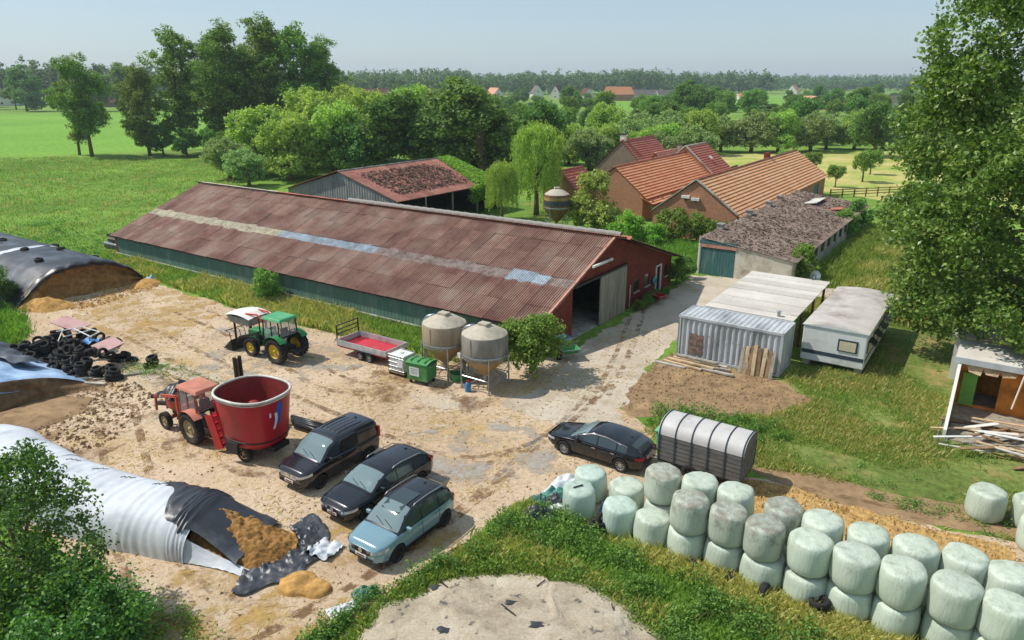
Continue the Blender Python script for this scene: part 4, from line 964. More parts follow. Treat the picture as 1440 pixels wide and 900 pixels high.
def wheel(parent, x, y, r, w, rimm, side, spokes=10):
    o = bpy.data.objects.new('wheel', None); COL.objects.link(o); o.parent = parent; o.location = (x, y, r)
    MB().lathe([(r * 0.62, -w / 2), (r * 0.93, -w / 2), (r, -w * 0.36), (r, w * 0.36), (r * 0.93, w / 2), (r * 0.62, w / 2), (r * 0.62, -w / 2)], 28, axis='Y').build('tyre', 'black_rubber', o, True)
    rim = MB(); yo = side * w * 0.38
    rim.lathe([(r * 0.64, -w * 0.4), (r * 0.64, w * 0.4)], 24, axis='Y')
    rim.lathe([(r * 0.66, yo), (r * 0.6, yo + side * 0.012), (r * 0.55, yo)], 24, axis='Y')
    rim.lathe([(0.0, yo + side * 0.015), (r * 0.16, yo + side * 0.012), (r * 0.18, yo - side * 0.02)], 12, axis='Y')
    for k in range(spokes):
        a = 2 * PI * k / spokes; d = Vector((math.cos(a), 0, math.sin(a))); t = Vector((-math.sin(a), 0, math.cos(a)))
        p0 = d * r * 0.14; p1 = d * r * 0.6; hw = r * 0.055
        rim.add([p0 - t * hw + Vector((0, yo, 0)), p0 + t * hw + Vector((0, yo, 0)), p1 + t * hw * 0.8 + Vector((0, yo - side * 0.008, 0)), p1 - t * hw * 0.8 + Vector((0, yo - side * 0.008, 0))], [(0, 1, 2, 3)])
    rim.build('rim', rimm, o)
    MB().lathe([(r * 0.6, yo - side * 0.06), (0.0, yo - side * 0.07)], 20, axis='Y').build('brake_disc', 'trim_black', o)
    return o

def car(name, label, loc, heading, L, Wd, belt, top_pts, hood_pts, plan_pts, wheels_x, wr, body_m, roof_m, cab_pts, side_windows, ws, rw, rimm, k_tumble=0.32, sill=0.24, grille='trim_black', plates=True, rails=None, chrome_line=False, light_h=0.66, tail_h=0.8, tail_tall=False, panoramic=False, spokes=10, bumper_trim=None, clad=False, panel_van=False, roof_ribs=False):
    """x from rear (0) to front (L); hood_pts: z of the lower body's top along x; plan_pts: half width along x; cab_pts: roof height along x"""
    C = root(name, label, 'car' if not panel_van else 'van', loc, heading)
    inner = bpy.data.objects.new('body', None)
    hw = Wd / 2
    # lower body
    N = 56; sec = 15
    def low(x):
        w = interp(plan_pts, x) * hw; zt = interp(hood_pts, x)
        fr = min(1.0, (L - x) / 0.5); re = min(1.0, x / 0.4)
        zb = sill + 0.10 * (1 - fr) + 0.12 * (1 - re)
        return w, zb, zt
    def section(x):
        w, zb, zt = low(x); h = zt - zb
        return [(0, zb), (w * 0.82, zb), (w * 0.95, zb + h * 0.08), (w * 0.985, zb + h * 0.3), (w * 1.0, zb + h * 0.58), (w * 0.985, zb + h * 0.78), (w * 0.955, zb + h * 0.92), (w * 0.88, zt - 0.004), (w * 0.6, zt + 0.018), (0, zt + 0.03)]
    xs = [L * (0.5 - 0.5 * math.cos(PI * i / N)) for i in range(N + 1)]
    xs = [0.012 + x * (L - 0.024) / L for x in xs]
    body = MB(); rings = []
    for x in xs:
        s = section(x); ring = [(x, y, z) for y, z in s] + [(x, -y, z) for y, z in s[-2:0:-1]]
        rings.append(ring)
    n = len(rings[0])
    for r in rings: body.v.extend(r)
    for i in range(len(rings) - 1):
        for k in range(n):
            a = i * n + k; c = i * n + (k + 1) % n; body.f.append((a, c, c + n, a + n))
    body.f.append(tuple(range(n))); body.f.append(tuple((len(rings) - 1) * n + k for k in range(n))[::-1])
    me = body.mesh('body', True)
    # wheel arches cut out of the shell
    tmp = bpy.data.objects.new('tmp', me); COL.objects.link(tmp); cut = []
    for wx in wheels_x:
        for sy in (-1, 1):
            c = MB().lathe([(0, -0.16), (wr + 0.055, -0.16), (wr + 0.055, 0.16), (0, 0.16)], 28, axis='Y').build('tmpc', None, None, loc=(wx, sy * (hw - 0.1), wr + 0.01))
            bo = tmp.modifiers.new('b', 'BOOLEAN'); bo.object = c; bo.operation = 'DIFFERENCE'; bo.solver = 'EXACT'; cut.append(c)
    bpy.context.view_layer.update()
    me2 = bpy.data.meshes.new_from_object(tmp.evaluated_get(bpy.context.evaluated_depsgraph_get()))
    for c in cut + [tmp]: bpy.data.objects.remove(c)
    me2.materials.clear()
    o = link('body', me2, body_m, C, (-L / 2, 0, 0))
    try:
        me2.set_sharp_from_angle(angle=R(35))
    except Exception: pass
    BD = o
    def P(x, y, z): return (x - L / 2, y, z)
    # cabin shell
    x0, x1 = cab_pts[0][0], cab_pts[-1][0]
    def side_y(x, z): 
        w = interp(plan_pts, x) * hw * 0.955
        return w - k_tumble * max(0, z - belt)
    def cab_sec(x):
        zt = interp(cab_pts, x); zb = interp(hood_pts, x) - 0.02
        zs = max(zb + 0.002, zt - 0.085)
        yb = side_y(x, belt); ys = side_y(x, zs)
        return [(yb, zb), ((yb * .5 + ys * .5), (zb + zs) / 2), (ys, zs), (ys * 0.93, zs + (zt - zs) * 0.62), (ys * 0.72, zt - 0.004), (ys * 0.36, zt + 0.012), (0, zt + 0.018)]
    cab = MB(); M_ = 44; rings = []
    for i in range(M_ + 1):
        x = x0 + (x1 - x0) * i / M_; s = cab_sec(x)
        rings.append([P(x, y, z) for y, z in s] + [P(x, -y, z) for y, z in s[-2::-1]])
    n = len(rings[0])
    for r in rings: cab.v.extend(r)
    for i in range(M_):
        for k in range(n - 1):
            a = i * n + k; cab.f.append((a, a + 1, a + n + 1, a + n))
    o = cab.build('cabin', roof_m, C, True)
    # side glass
    for (a, c, zl, mg) in side_windows:
        for sy in (-1, 1):
            g = MB()
            def fn(u, v, sy=sy):
                x = a + (c - a) * u; ztop = interp(cab_pts, x) - mg
                z = zl + (max(zl + 0.005, ztop) - zl) * v
                return P(x, sy * (side_y(x, z) + 0.012), z)
            g.grid(10, 4, fn); g.build('side_window', 'car_glass' if not panel_van or a > L * 0.5 else 'trim_black', C, True)
    # windscreen and rear glass
    for nm, (a, c, f0), mm in (('windscreen', ws, 'windscreen_glass'), ('rear_window', rw, 'car_glass')):
        g = MB()
        def fn(u, v):
            x = a + (c - a) * v; s = cab_sec(x); zt = s[-1][1]; ys = s[2][0] * f0; q = (u * 2 - 1)
            y = q * ys; zz = zt + 0.012 - (0.022 + 0.03 * 0) * abs(q) ** 2 - 0.04 * abs(q) ** 6
            return P(x + (0.008 if nm == 'windscreen' else -0.008), y, zz)
        g.grid(12, 6, fn); g.build(nm, mm, C, True)
    # lights, grille, plates, mirrors, handles
    wf = interp(plan_pts, L - 0.08) * hw
    for sy in (-1, 1):
        wE = interp(plan_pts, L) * hw; ri = wE * 0.42
        def hl(u, v):
            d = u * (wE - ri + 0.5); z = light_h - 0.055 + 0.12 * v + 0.06 * u
            if d < wE - ri: return P(L + 0.012, sy * (ri + d), z)
            x = L - (d - wE + ri); return P(x + 0.004, sy * (interp(plan_pts, x) * hw * 1.0 + 0.014), z)
        MB().grid(12, 3, hl).build('headlight', 'headlight_glass', C, True)
        if tail_tall: MB().box(P(0.06, sy * (interp(plan_pts, 0.1) * hw - 0.06), tail_h + 0.18), (0.14, 0.14, 0.5)).build('taillight', 'taillight_red', C, bevel=0.03)
        else:
            wR = interp(plan_pts, 0) * hw; rr = wR * 0.62
            def tl(u, v):
                d = u * (wR - rr + 0.3); z = tail_h + 0.13 * v
                if d < wR - rr: return P(-0.012, sy * (rr + d), z)
                x = d - wR + rr; return P(x - 0.004, sy * (interp(plan_pts, x) * hw + 0.014), z)
            MB().grid(10, 2, tl).build('taillight', 'taillight_red', C, True)
        mx = ws[0] - 0.12 if ws[0] > L / 2 else ws[0]
        mr_ = MB().box(P(max(ws) - 0.42 if False else side_windows[0][1] - 0.12, sy * (side_y(side_windows[0][1], belt) + 0.12), belt + 0.08), (0.12, 0.22, 0.14)).build('mirror', body_m, C, bevel=0.03)
        for (a, c, zl, mg) in side_windows[:2]:
            MB().box(P(a + 0.12, sy * (interp(plan_pts, a) * hw * 0.995 + 0.012), belt - 0.12), (0.18, 0.03, 0.035)).build('door_handle', body_m if not chrome_line else 'chrome', C)
        for (a, c, zl, mg) in side_windows[:2]:
            MB().grid(1, 6, lambda u, v: P(a - 0.012 + 0.024 * u - 0.02, sy * (section(a)[2 + 0][0] + (0) + 0.0) * 1.0 if False else sy * (interp(plan_pts, a) * hw * (0.985 + 0.018 * math.sin(PI * min(1, v * 1.1)))), 0.36 + (belt - 0.40) * v)).build('door_gap', 'trim_black', C)
        if chrome_line:
            a, c = side_windows[-1][0], side_windows[0][1]
            MB().tube([P(a + (c - a) * k / 16, sy * (side_y(a + (c - a) * k / 16, interp(cab_pts, a + (c - a) * k / 16) - 0.07) + 0.014), interp(cab_pts, a + (c - a) * k / 16) - 0.065) for k in range(17)], 0.014, 5).build('chrome_trim', 'chrome', C)
        if rails:
            a, c = rails
            MB().tube([P(a + (c - a) * k / 12, sy * (side_y(a + (c - a) * k / 12, interp(cab_pts, a + (c - a) * k / 12) - 0.09) * 0.96), interp(cab_pts, a + (c - a) * k / 12) + 0.045 - (0.05 if k in (0, 12) else 0)) for k in range(13)], 0.022, 6).build('roof_rail', 'galvanised', C, True)
        if clad:
            MB().grid(12, 1, lambda u, v: P(0.5 + u * (L - 1.0), sy * (interp(plan_pts, 0.5 + u * (L - 1.0)) * hw * (0.975) + 0.012), sill + 0.02 + 0.14 * v)).build('sill_cladding', 'trim_black', C)
    gz = light_h
    MB().grid(8, 3, lambda u, v: P(L + 0.012, (u - 0.5) * interp(plan_pts, L) * hw * 1.7 * (0.8 + 0.2 * v), gz - 0.13 + 0.2 * v)).build('grille', grille, C, True)
    MB().grid(8, 2, lambda u, v: P(L + 0.01, (u - 0.5) * interp(plan_pts, L) * hw * 1.9, 0.37 + 0.1 * v)).build('lower_grille', 'trim_black', C, True)
    pl = MB().box(P(L + 0.012, 0, 0.5), (0.03, 0.5, 0.11)).build('number_plate', 'plate_white', C); MB().box(P(L + 0.03, 0, 0.5), (0.006, 0.36, 0.05)).build('plate_characters', 'plate_ink', pl)
    pl = MB().box(P(-0.004, 0, 0.72), (0.03, 0.5, 0.11)).build('number_plate', 'plate_white', C); MB().box(P(-0.02, 0, 0.72), (0.006, 0.36, 0.05)).build('plate_characters', 'plate_ink', pl)
    MB().lathe([(0.0, 0), (0.09, 0.004), (0.09, 0.02), (0.0, 0.025)], 16, (0, 0, 0), 'X').build('badge', 'chrome', C).location = P(L + 0.012, 0, gz - 0.02)
    if roof_ribs:
        for k in range(5): MB().tube([P(x0 + 0.7 + (x1 - x0 - 2.0) * j / 6, (k - 2) * 0.24, interp(cab_pts, x0 + 0.7 + (x1 - x0 - 2.0) * j / 6) + 0.012) for j in range(7)], 0.02, 5).build('roof_rib', roof_m, C, True)
    if panoramic:
        MB().grid(8, 8, lambda u, v: P(1.55 + 1.15 * v, (u - 0.5) * 0.84, interp(cab_pts, 1.55 + 1.15 * v) + 0.028)).build('panoramic_roof', 'car_glass', C, True)
    MB().lathe([(0.0, 0), (0.07, 0), (0.05, 0.05), (0.0, 0.06)], 10).build('roof_antenna', roof_m, C).location = P(cab_pts[1][0] + 0.5, 0, interp(cab_pts, cab_pts[1][0] + 0.5) + 0.01)
    for wx in wheels_x:
        for sy in (-1, 1):
            wheel(C, wx - L / 2, sy * (hw - 0.115), wr, 0.21, rimm, sy, spokes)
    MB().box((0, 0, 0.3), (L - 0.5, Wd - 0.5, 0.16)).build('underbody', 'trim_black', C)
    # wipers
    for sy in (0.15, 0.55):
        a, c = ws[0] + 0.0, ws[1]
        xb = max(a, c) - 0.02; MB().span(P(xb, sy - 0.05, interp(cab_pts, xb) + 0.035), P(xb - 0.16, sy - 0.55, interp(cab_pts, xb - 0.16) + 0.035), 0.02, 0.012).build('wiper', 'trim_black', C)
    return C

HB = math.atan2(-0.825, -0.565)   # parked nose towards the silage bag
# pale blue small SUV with dark roof
car('small_suv', 'pale blue compact SUV with black panoramic roof, beside the tall weeds', (-3.95, 22.35, 0), HB, 4.18, 1.78, 1.0,
    None, [(0, 0.92), (0.15, 1.0), (2.9, 1.02), (3.1, 1.03), (4.0, 0.9), (4.18, 0.74)], [(0, 0.80), (0.2, 0.93), (0.7, 1.0), (3.4, 1.0), (3.9, 0.92), (4.1, 0.78), (4.18, 0.66)], (0.72, 3.27), 0.33, 'paint_blue', 'paint_roof_black',
    [(0.1, 1.02), (0.32, 1.42), (0.62, 1.58), (1.4, 1.62), (2.2, 1.6), (2.6, 1.46), (3.22, 1.04)], [(2.02, 2.9, 1.04, 0.1), (1.1, 1.96, 1.04, 0.1), (0.42, 1.02, 1.08, 0.12)], (2.32, 3.16, 0.9), (0.16, 0.5, 0.82), 'rim_dark', rails=(0.55, 2.25), panoramic=True, light_h=0.72, tail_h=0.85, spokes=10, clad=True, k_tumble=0.3)
# black estate
car('estate_car', 'black estate car parked between the van and the pale blue SUV', (-5.3, 25.05, 0), HB - 0.03, 4.76, 1.85, 0.95,
    None, [(0, 0.82), (0.15, 0.95), (3.2, 0.97), (3.4, 0.97), (4.5, 0.84), (4.76, 0.66)], [(0, 0.82), (0.25, 0.95), (0.8, 1.0), (3.9, 1.0), (4.4, 0.92), (4.68, 0.78), (4.76, 0.68)], (0.95, 3.83), 0.34, 'paint_black', 'paint_black',
    [(0.06, 0.97), (0.3, 1.26), (0.62, 1.4), (1.8, 1.46), (2.5, 1.43), (2.95, 1.3), (3.6, 0.98)], [(2.2, 3.22, 0.99, 0.09), (1.3, 2.14, 0.99, 0.09), (0.5, 1.22, 1.0, 0.1)], (2.68, 3.52, 0.9), (0.12, 0.5, 0.82), 'rim_dark', chrome_line=False, light_h=0.66, tail_h=0.85, tail_tall=False, k_tumble=0.34, rails=(0.7, 2.3))
# dark panel van
car('delivery_van', 'dark grey small panel van with ribbed roof, beside the red feed mixer', (-7.75, 27.15, 0), HB, 4.32, 1.83, 1.08,
    None, [(0, 1.02), (0.1, 1.08), (3.0, 1.1), (3.3, 1.08), (4.1, 0.92), (4.32, 0.74)], [(0, 0.9), (0.12, 0.97), (0.5, 1.0), (3.5, 1.0), (4.0, 0.92), (4.24, 0.8), (4.32, 0.68)], (0.75, 3.45), 0.32, 'paint_van', 'paint_van',
    [(0.02, 1.1), (0.07, 1.6), (0.22, 1.76), (1.4, 1.81), (2.3, 1.79), (2.75, 1.62), (3.42, 1.1)], [(2.3, 3.06, 1.12, 0.12), (1.3, 2.2, 1.14, 0.2)], (2.5, 3.36, 0.9), (0.03, 0.12, 0.8), 'rim_dark', light_h=0.76, tail_h=0.98, tail_tall=True, k_tumble=0.16, panel_van=True, roof_ribs=True, grille='chrome')
# black shooting brake
car('shooting_brake', 'black sleek estate car with chrome window line, by the livestock trailer', (3.9, 28.35, 0), math.atan2(0.56, -0.83), 4.68, 1.83, 0.92,
    None, [(0, 0.84), (0.15, 0.92), (3.2, 0.93), (3.4, 0.92), (4.4, 0.78), (4.68, 0.6)], [(0, 0.78), (0.25, 0.93), (0.8, 1.0), (3.8, 0.99), (4.3, 0.92), (4.6, 0.76), (4.68, 0.62)], (0.95, 3.68), 0.33, 'paint_navy', 'paint_navy',
    [(0.1, 0.94), (0.35, 1.14), (0.8, 1.3), (1.7, 1.42), (2.3, 1.42), (2.8, 1.28), (3.5, 0.94)], [(2.1, 3.12, 0.95, 0.1), (1.2, 2.04, 0.95, 0.1), (0.7, 1.14, 0.96, 0.1)], (2.6, 3.42, 0.9), (0.14, 0.62, 0.8), 'rim_alloy', chrome_line=True, light_h=0.6, tail_h=0.74, k_tumble=0.4)

# ------------------------------------------------------------------ tractors and the feed mixer
plain('tractor_green', '2f7a45', 0.5, 0.2, 3, dirt='6a7a5a', dirt_amt=0.35); plain('tractor_green_roof', '4a9a66', 0.5, 0.12, 2, dirt='6aa87e', dirt_amt=0.4)
plain('wheel_yellow', 'c8a82e', 0.55, 0.15, 4, dirt='8a7840', dirt_amt=0.4); plain('tractor_red', 'b5503c', 0.6, 0.2, 3, dirt='8a5a48', dirt_amt=0.5)
plain('tractor_red_roof', 'c07a64', 0.7, 0.15, 2, dirt='a06a58', dirt_amt=0.5); plain('wheel_rust', 'a8926a', 0.7, 0.25, 4, dirt='6a5a44', dirt_amt=0.5)
plain('mixer_red', 'b0202a', 0.35, 0.12, 1.2, dirt='7a1820', dirt_amt=0.4, dscale=0.6, stretch=(1, 1, 0.5)); plain('mixer_inside', '8a2a28', 0.7, 0.3, 1.5, dirt='4a2a20', dirt_amt=0.6, dscale=0.7)
plain('mixer_rim', 'd0ccc2', 0.6, 0.15, 2, dirt='8d8678', dirt_amt=0.5); plain('loader_red', 'c0442c', 0.5, 0.2, 3); plain('tank_white', 'd6d4cc', 0.6, 0.1, 2, dirt='a8a498', dirt_amt=0.5)
def tractor_wheel(parent, x, y, r, w, rimm, side, lugs=18):
    o = bpy.data.objects.new('wheel', None); COL.objects.link(o); o.parent = parent; o.location = (x, y, r)
    t = MB().lathe([(r * 0.56, -w / 2 * 0.8), (r * 0.8, -w / 2), (r * 0.93, -w * 0.46), (r * 0.95, 0), (r * 0.93, w * 0.46), (r * 0.8, w / 2), (r * 0.56, w / 2 * 0.8), (r * 0.56, -w / 2 * 0.8)], 30, axis='Y')
    for k in range(lugs):
        for s in (-1, 1):
            a = 2 * PI * (k + 0.25 * s) / lugs
            m = Matrix.Rotation(-a, 3, 'Y'); q = m @ Matrix.Rotation(0.6 * s, 3, 'X' if False else 'Z')
            t.box(m @ Vector((r * 0.955, s * w * 0.24, 0)), (r * 0.09, w * 0.5, r * 0.07), m @ Matrix.Rotation(0.5 * s, 3, 'X'))
    t.build('tyre', 'black_rubber', o)
    rm = MB().lathe([(r * 0.57, -w * 0.38), (r * 0.5, -w * 0.2), (r * 0.5, w * 0.2), (r * 0.57, w * 0.38)], 24, axis='Y')
    yo = side * w * 0.1
    rm.lathe([(r * 0.52, yo), (r * 0.3, yo + side * 0.05), (r * 0.26, yo + side * 0.0), (r * 0.14, yo + side * 0.02), (r * 0.12, yo + side * 0.1), (0.0, yo + side * 0.1)], 20, axis='Y')
    rm.build('rim', rimm, o, True)
    return o

def cab(T, x0, x1, w, z0, z1, frame_m, roof_m, over=0.12):
    for x in (x0, x1):
        for s in (-1, 1): MB().span((x, s * w / 2, z0), (x + (0.08 if x == x0 else -0.05), s * w / 2 * 0.94, z1), 0.07, 0.07).build('cab_pillar', frame_m, T)
    for s in (-1, 1):
        MB().add([(x0, s * (w / 2 - 0.01), z0), (x1, s * (w / 2 - 0.01), z0), (x1 - 0.05, s * (w / 2 * 0.94 - 0.01), z1), (x0 + 0.08, s * (w / 2 * 0.94 - 0.01), z1)], [(0, 1, 2, 3)]).build('side_window', 'cab_glass', T)
        MB().span((x0 + (x1 - x0) * .48, s * w / 2, z0), (x0 + (x1 - x0) * .5, s * w / 2 * .95, z1), 0.05, 0.05).build('cab_pillar', frame_m, T)
    MB().add([(x1, -w / 2, z0 + 0.2), (x1, w / 2, z0 + 0.2), (x1 - 0.05, w / 2 * 0.94, z1), (x1 - 0.05, -w / 2 * 0.94, z1)], [(0, 1, 2, 3)]).build('windscreen', 'cab_glass', T)
    MB().add([(x0, -w / 2, z0 + 0.3), (x0, w / 2, z0 + 0.3), (x0 + 0.08, w / 2 * 0.94, z1), (x0 + 0.08, -w / 2 * 0.94, z1)], [(0, 1, 2, 3)]).build('rear_window', 'cab_glass', T)
    MB().box(((x0 + x1) / 2, 0, z1 + 0.08), (x1 - x0 + over * 2, w + 0.06, 0.16), taper=(0.86, 0.86)).build('cab_roof', roof_m, T, bevel=0.04)
    MB().box(((x0 + x1) / 2 - 0.1, 0, z0 + 0.12), (0.5, 0.5, 0.14)).build('seat', 'trim_black', T); MB().box(((x0 + x1) / 2 - 0.34, 0, z0 + 0.42), (0.12, 0.48, 0.55)).build('seat_back', 'trim_black', T)
    MB().tube([(x1 - 0.55 + 0.17 * math.cos(a), 0.17 * math.sin(a), z0 + 0.5 + 0.06 * math.cos(a)) for a in [2 * PI * k / 14 for k in range(15)]], 0.018, 5).build('steering_wheel', 'trim_black', T)
m, n, l, b = new_mat('cab_glass'); b.inputs['Base Color'].default_value = (0.5, 0.55, 0.55, 1); b.inputs['Roughness'].default_value = 0.05
tr = n.new('ShaderNodeBsdfTransparent'); mx = n.new('ShaderNodeMixShader'); mx.inputs[0].default_value = 0.3; l.new(tr.outputs[0], mx.inputs[1]); l.new(b.outputs[0], mx.inputs[2]); l.new(mx.outputs[0], n['Material Output'].inputs['Surface'])

# green tractor: x forward
hd = math.atan2(40.45 - 39.3, -15.33 + 13.48)
GT = root('green_tractor', 'green farm tractor with yellow wheels, front loader bucket and raised white rear implement', 'tractor', (-14.1, 40.35, 0), hd)
tractor_wheel(GT, -0.9, -0.82, 0.78, 0.46, 'wheel_yellow', -1); tractor_wheel(GT, -0.9, 0.82, 0.78, 0.46, 'wheel_yellow', 1)
tractor_wheel(GT, 1.35, -0.74, 0.58, 0.36, 'wheel_yellow', -1, 16); tractor_wheel(GT, 1.35, 0.74, 0.58, 0.36, 'wheel_yellow', 1, 16)
MB().box((1.15, 0, 1.18), (1.75, 0.72, 0.62), taper=(0.97, 0.86)).build('bonnet', 'tractor_green', GT, bevel=0.05)
MB().box((2.02, 0, 1.1), (0.06, 0.66, 0.6)).build('grille', 'trim_black', GT)
MB().box((0.2, 0, 0.75), (3.2, 0.5, 0.4)).build('chassis', 'dark_metal', GT)
MB().box((1.35, 0, 0.6), (0.2, 1.3, 0.18)).build('front_axle', 'dark_metal', GT)
for s in (-1, 1):
    MB().lathe([(0.92, -0.24), (0.92, 0.24)], 24, axis='Y').build('tmp', None).name = 'tmp_f'
    o = bpy.data.objects['tmp_f']; bpy.data.objects.remove(o)
    MB().grid(10, 1, lambda u, v: (-0.9 + 0.9 * math.cos(0.25 + u * 2.2), s * (0.6 + 0.46 * v), 0.78 + 0.9 * math.sin(0.25 + u * 2.2))).build('mudguard', 'tractor_green', GT, True)
    MB().box((0.75, s * 0.46, 1.2), (0.9, 0.03, 0.3)).build('side_panel', 'trim_black', GT)
    MB().span((0.75, s * 0.62, 1.5), (2.5, s * 0.62, 0.95), 0.1, 0.16).build('loader_arm', 'dark_metal', GT); MB().span((2.5, s * 0.62, 0.95), (3.0, s * 0.62, 0.4), 0.1, 0.14).build('loader_arm', 'dark_metal', GT)
    MB().span((0.7, s * 0.62, 0.7), (0.8, s * 0.62, 1.6), 0.12, 0.12).build('loader_post', 'dark_metal', GT)
    MB().tube([(0.9, s * 0.62, 0.8), (1.9, s * 0.62, 1.1)], 0.05, 6).build('loader_ram', 'chrome', GT)
    MB().box((0.0, s * 0.8, 0.62), (0.35, 0.3, 0.06)).build('step', 'dark_metal', GT)
MB().add([(2.95, -0.95, 0.12), (3.0, -0.95, 0.75), (3.75, -0.95, 0.12), (2.95, 0.95, 0.12), (3.0, 0.95, 0.75), (3.75, 0.95, 0.12)], [(0, 1, 2), (3, 5, 4), (0, 3, 4, 1), (0, 2, 5, 3)]).build('bucket', 'dark_metal', GT)
for k in range(6): MB().tube([(3.0, -0.9 + k * 0.36, 0.75), (3.1, -0.9 + k * 0.36, 1.2), (3.45, -0.9 + k * 0.36, 1.25)], 0.025, 5).build('bucket_bar', 'dark_metal', GT)
MB().tube([(3.45, -0.95, 1.25), (3.45, 0.95, 1.25)], 0.03, 5).build('bucket_bar', 'dark_metal', GT)
cab(GT, -1.15, 0.25, 1.36, 1.25, 2.5, 'trim_black', 'tractor_green_roof', 0.16)
MB().tube([(1.0, 0.3, 1.45), (1.0, 0.3, 2.3)], 0.045, 8).build('exhaust', 'dark_metal', GT)
MB().box((-1.75, 0, 0.75), (0.5, 0.7, 0.1)).build('hitch', 'dark_metal', GT)
# the white-topped machine standing in front of it
IM = root('mounted_spreader', 'red-armed white-topped implement standing by the green tractor bucket', 'implement', (-16.6, 43.2, 0), hd)
MB().grid(10, 8, lambda u, v: (-1.0 + 2.3 * u, -0.9 + 1.8 * v, 1.75 + 0.16 * math.sin(PI * u) + 0.08 * math.sin(PI * v))).build('cover', 'tank_white', IM, True)
MB().box((0.1, 0, 1.5), (1.9, 1.5, 0.45), taper=(1.1, 1.12)).build('hopper', 'grey_sheeting', IM)
for s in (-1, 1):
    MB().tube([(-0.3, s * 0.5, 1.95), (-1.2, s * 0.4, 2.0), (-1.9, s * 0.35, 1.6)], 0.06, 6).build('arm', 'loader_red', IM)
    for x in (-0.7, 0.8): MB().box((x, s * 0.6, 0.65), (0.1, 0.1, 1.3)).build('leg', 'dark_metal', IM)
MB().box((-1.6, 0, 1.75), (0.4, 0.9, 0.2)).build('headstock', 'loader_red', IM)

# old red tractor: x forward, coupled to the mixer behind
hr_ = math.atan2(30.93 - 29.51, -16.56 + 14.54)
RT = root('red_tractor', 'faded red old tractor with salmon cab roof coupled to the feed mixer', 'tractor', (-14.75, 30.55, 0), hr_)
tractor_wheel(RT, -0.75, -0.78, 0.76, 0.42, 'wheel_rust', -1); tractor_wheel(RT, -0.75, 0.78, 0.76, 0.42, 'wheel_rust', 1)
tractor_wheel(RT, 1.6, -0.7, 0.44, 0.26, 'wheel_rust', -1, 0); tractor_wheel(RT, 1.6, 0.7, 0.44, 0.26, 'wheel_rust', 1, 0)
MB().box((1.25, 0, 1.12), (1.7, 0.66, 0.6)).build('bonnet', 'tractor_red', RT, bevel=0.04)
MB().box((0.3, 0, 0.75), (3.0, 0.46, 0.36)).build('chassis', 'dark_metal', RT); MB().box((1.6, 0, 0.5), (0.16, 1.3, 0.14)).build('front_axle', 'tractor_red', RT)
MB().box((2.12, 0, 1.05), (0.06, 0.62, 0.6)).build('grille', 'trim_black', RT)
for s in (-1, 1):
    MB().grid(10, 1, lambda u, v: (-0.75 + 0.86 * math.cos(0.3 + u * 2.1), s * (0.55 + 0.45 * v), 0.76 + 0.86 * math.sin(0.3 + u * 2.1))).build('mudguard', 'tractor_red_roof', RT, True)
    MB().span((0.55, s * 0.6, 0.6), (0.55, s * 0.6, 1.9), 0.1, 0.12).build('loader_post', 'tractor_red', RT); MB().span((0.55, s * 0.6, 1.9), (2.4, s * 0.6, 1.5), 0.1, 0.12).build('loader_arm', 'tractor_red', RT); MB().span((2.4, s * 0.6, 1.5), (2.5, s * 0.6, 0.7), 0.09, 0.1).build('loader_arm', 'tractor_red', RT)
MB().box((2.45, 0, 1.45), (0.1, 1.3, 0.1)).build('loader_crossbar', 'tractor_red', RT)
cab(RT, -1.1, 0.3, 1.3, 1.2, 2.4, 'tractor_red', 'tractor_red_roof', 0.14)
MB().tube([(1.1, 0.25, 1.4), (1.1, 0.25, 2.2)], 0.045, 8).build('exhaust', 'dark_metal', RT)
TP = root('black_tarpaulin', 'crumpled black tarpaulin draped over the red tractor loader', 'tarpaulin', RT.location, hr_)
MB().grid(16, 12, lambda u, v: (0.75 + 1.4 * u, -0.85 + 0.1 * math.sin(u * 9) + 1.5 * v, 1.75 + 0.42 * math.sin(PI * u) * math.sin(PI * v) + 0.07 * math.sin(u * 17 + v * 11) - 0.25 * abs(v - .5))).build('sheet', 'black_plastic', TP, True)

MX = root('feed_mixer', 'large red vertical feed mixer tub with white rim and blue emblem', 'feed mixer', (-11.35, 28.75, 0), hr_ + 0.12)
def tub(z, e=0.0):
    t = (z - 0.75) / 2.15; return 1.32 + 0.26 * t + e, 1.16 + 0.24 * t + e
outer = MB(); inner_ = MB(); ns = 40
for mb, e, zs in ((outer, 0.0, (0.75, 0.9, 1.8, 2.75, 2.95)), (inner_, -0.05, (2.95, 2.6, 1.9, 1.1))):
    for z in zs:
        a, c = tub(z, e)
        for k in range(ns):
            an = 2 * PI * k / ns; ca, sa = math.cos(an), math.sin(an); pw = 0.8
            mb.v.append((a * math.copysign(abs(ca) ** pw, ca), c * math.copysign(abs(sa) ** pw, sa), z))
    for i in range(len(zs) - 1):
        for k in range(ns): q = i * ns + k; r_ = i * ns + (k + 1) % ns; mb.f.append((q, r_, r_ + ns, q + ns))
outer.f.append(tuple(range(ns))); inner_.f.append(tuple(3 * ns + k for k in range(ns)))
outer.build('tub', 'mixer_red', MX, True); inner_.build('tub_lining', 'mixer_inside', MX, True)
for zz, rr, mm in ((2.98, 0.06, 'mixer_rim'), (2.86, 0.03, 'mixer_rim'), (1.0, 0.04, 'dark_metal')):
    a, c = tub(zz, 0.0)
    MB().tube([(a * math.copysign(abs(math.cos(t)) ** .8, math.cos(t)), c * math.copysign(abs(math.sin(t)) ** .8, math.sin(t)), zz) for t in [2 * PI * k / 48 for k in range(49)]], rr, 6).build('rim_band', mm, MX, True)
MB().lathe([(0.55, 1.1), (0.34, 1.8), (0.2, 2.4), (0.0, 2.42)], 16).build('auger', 'mixer_inside', MX, True)
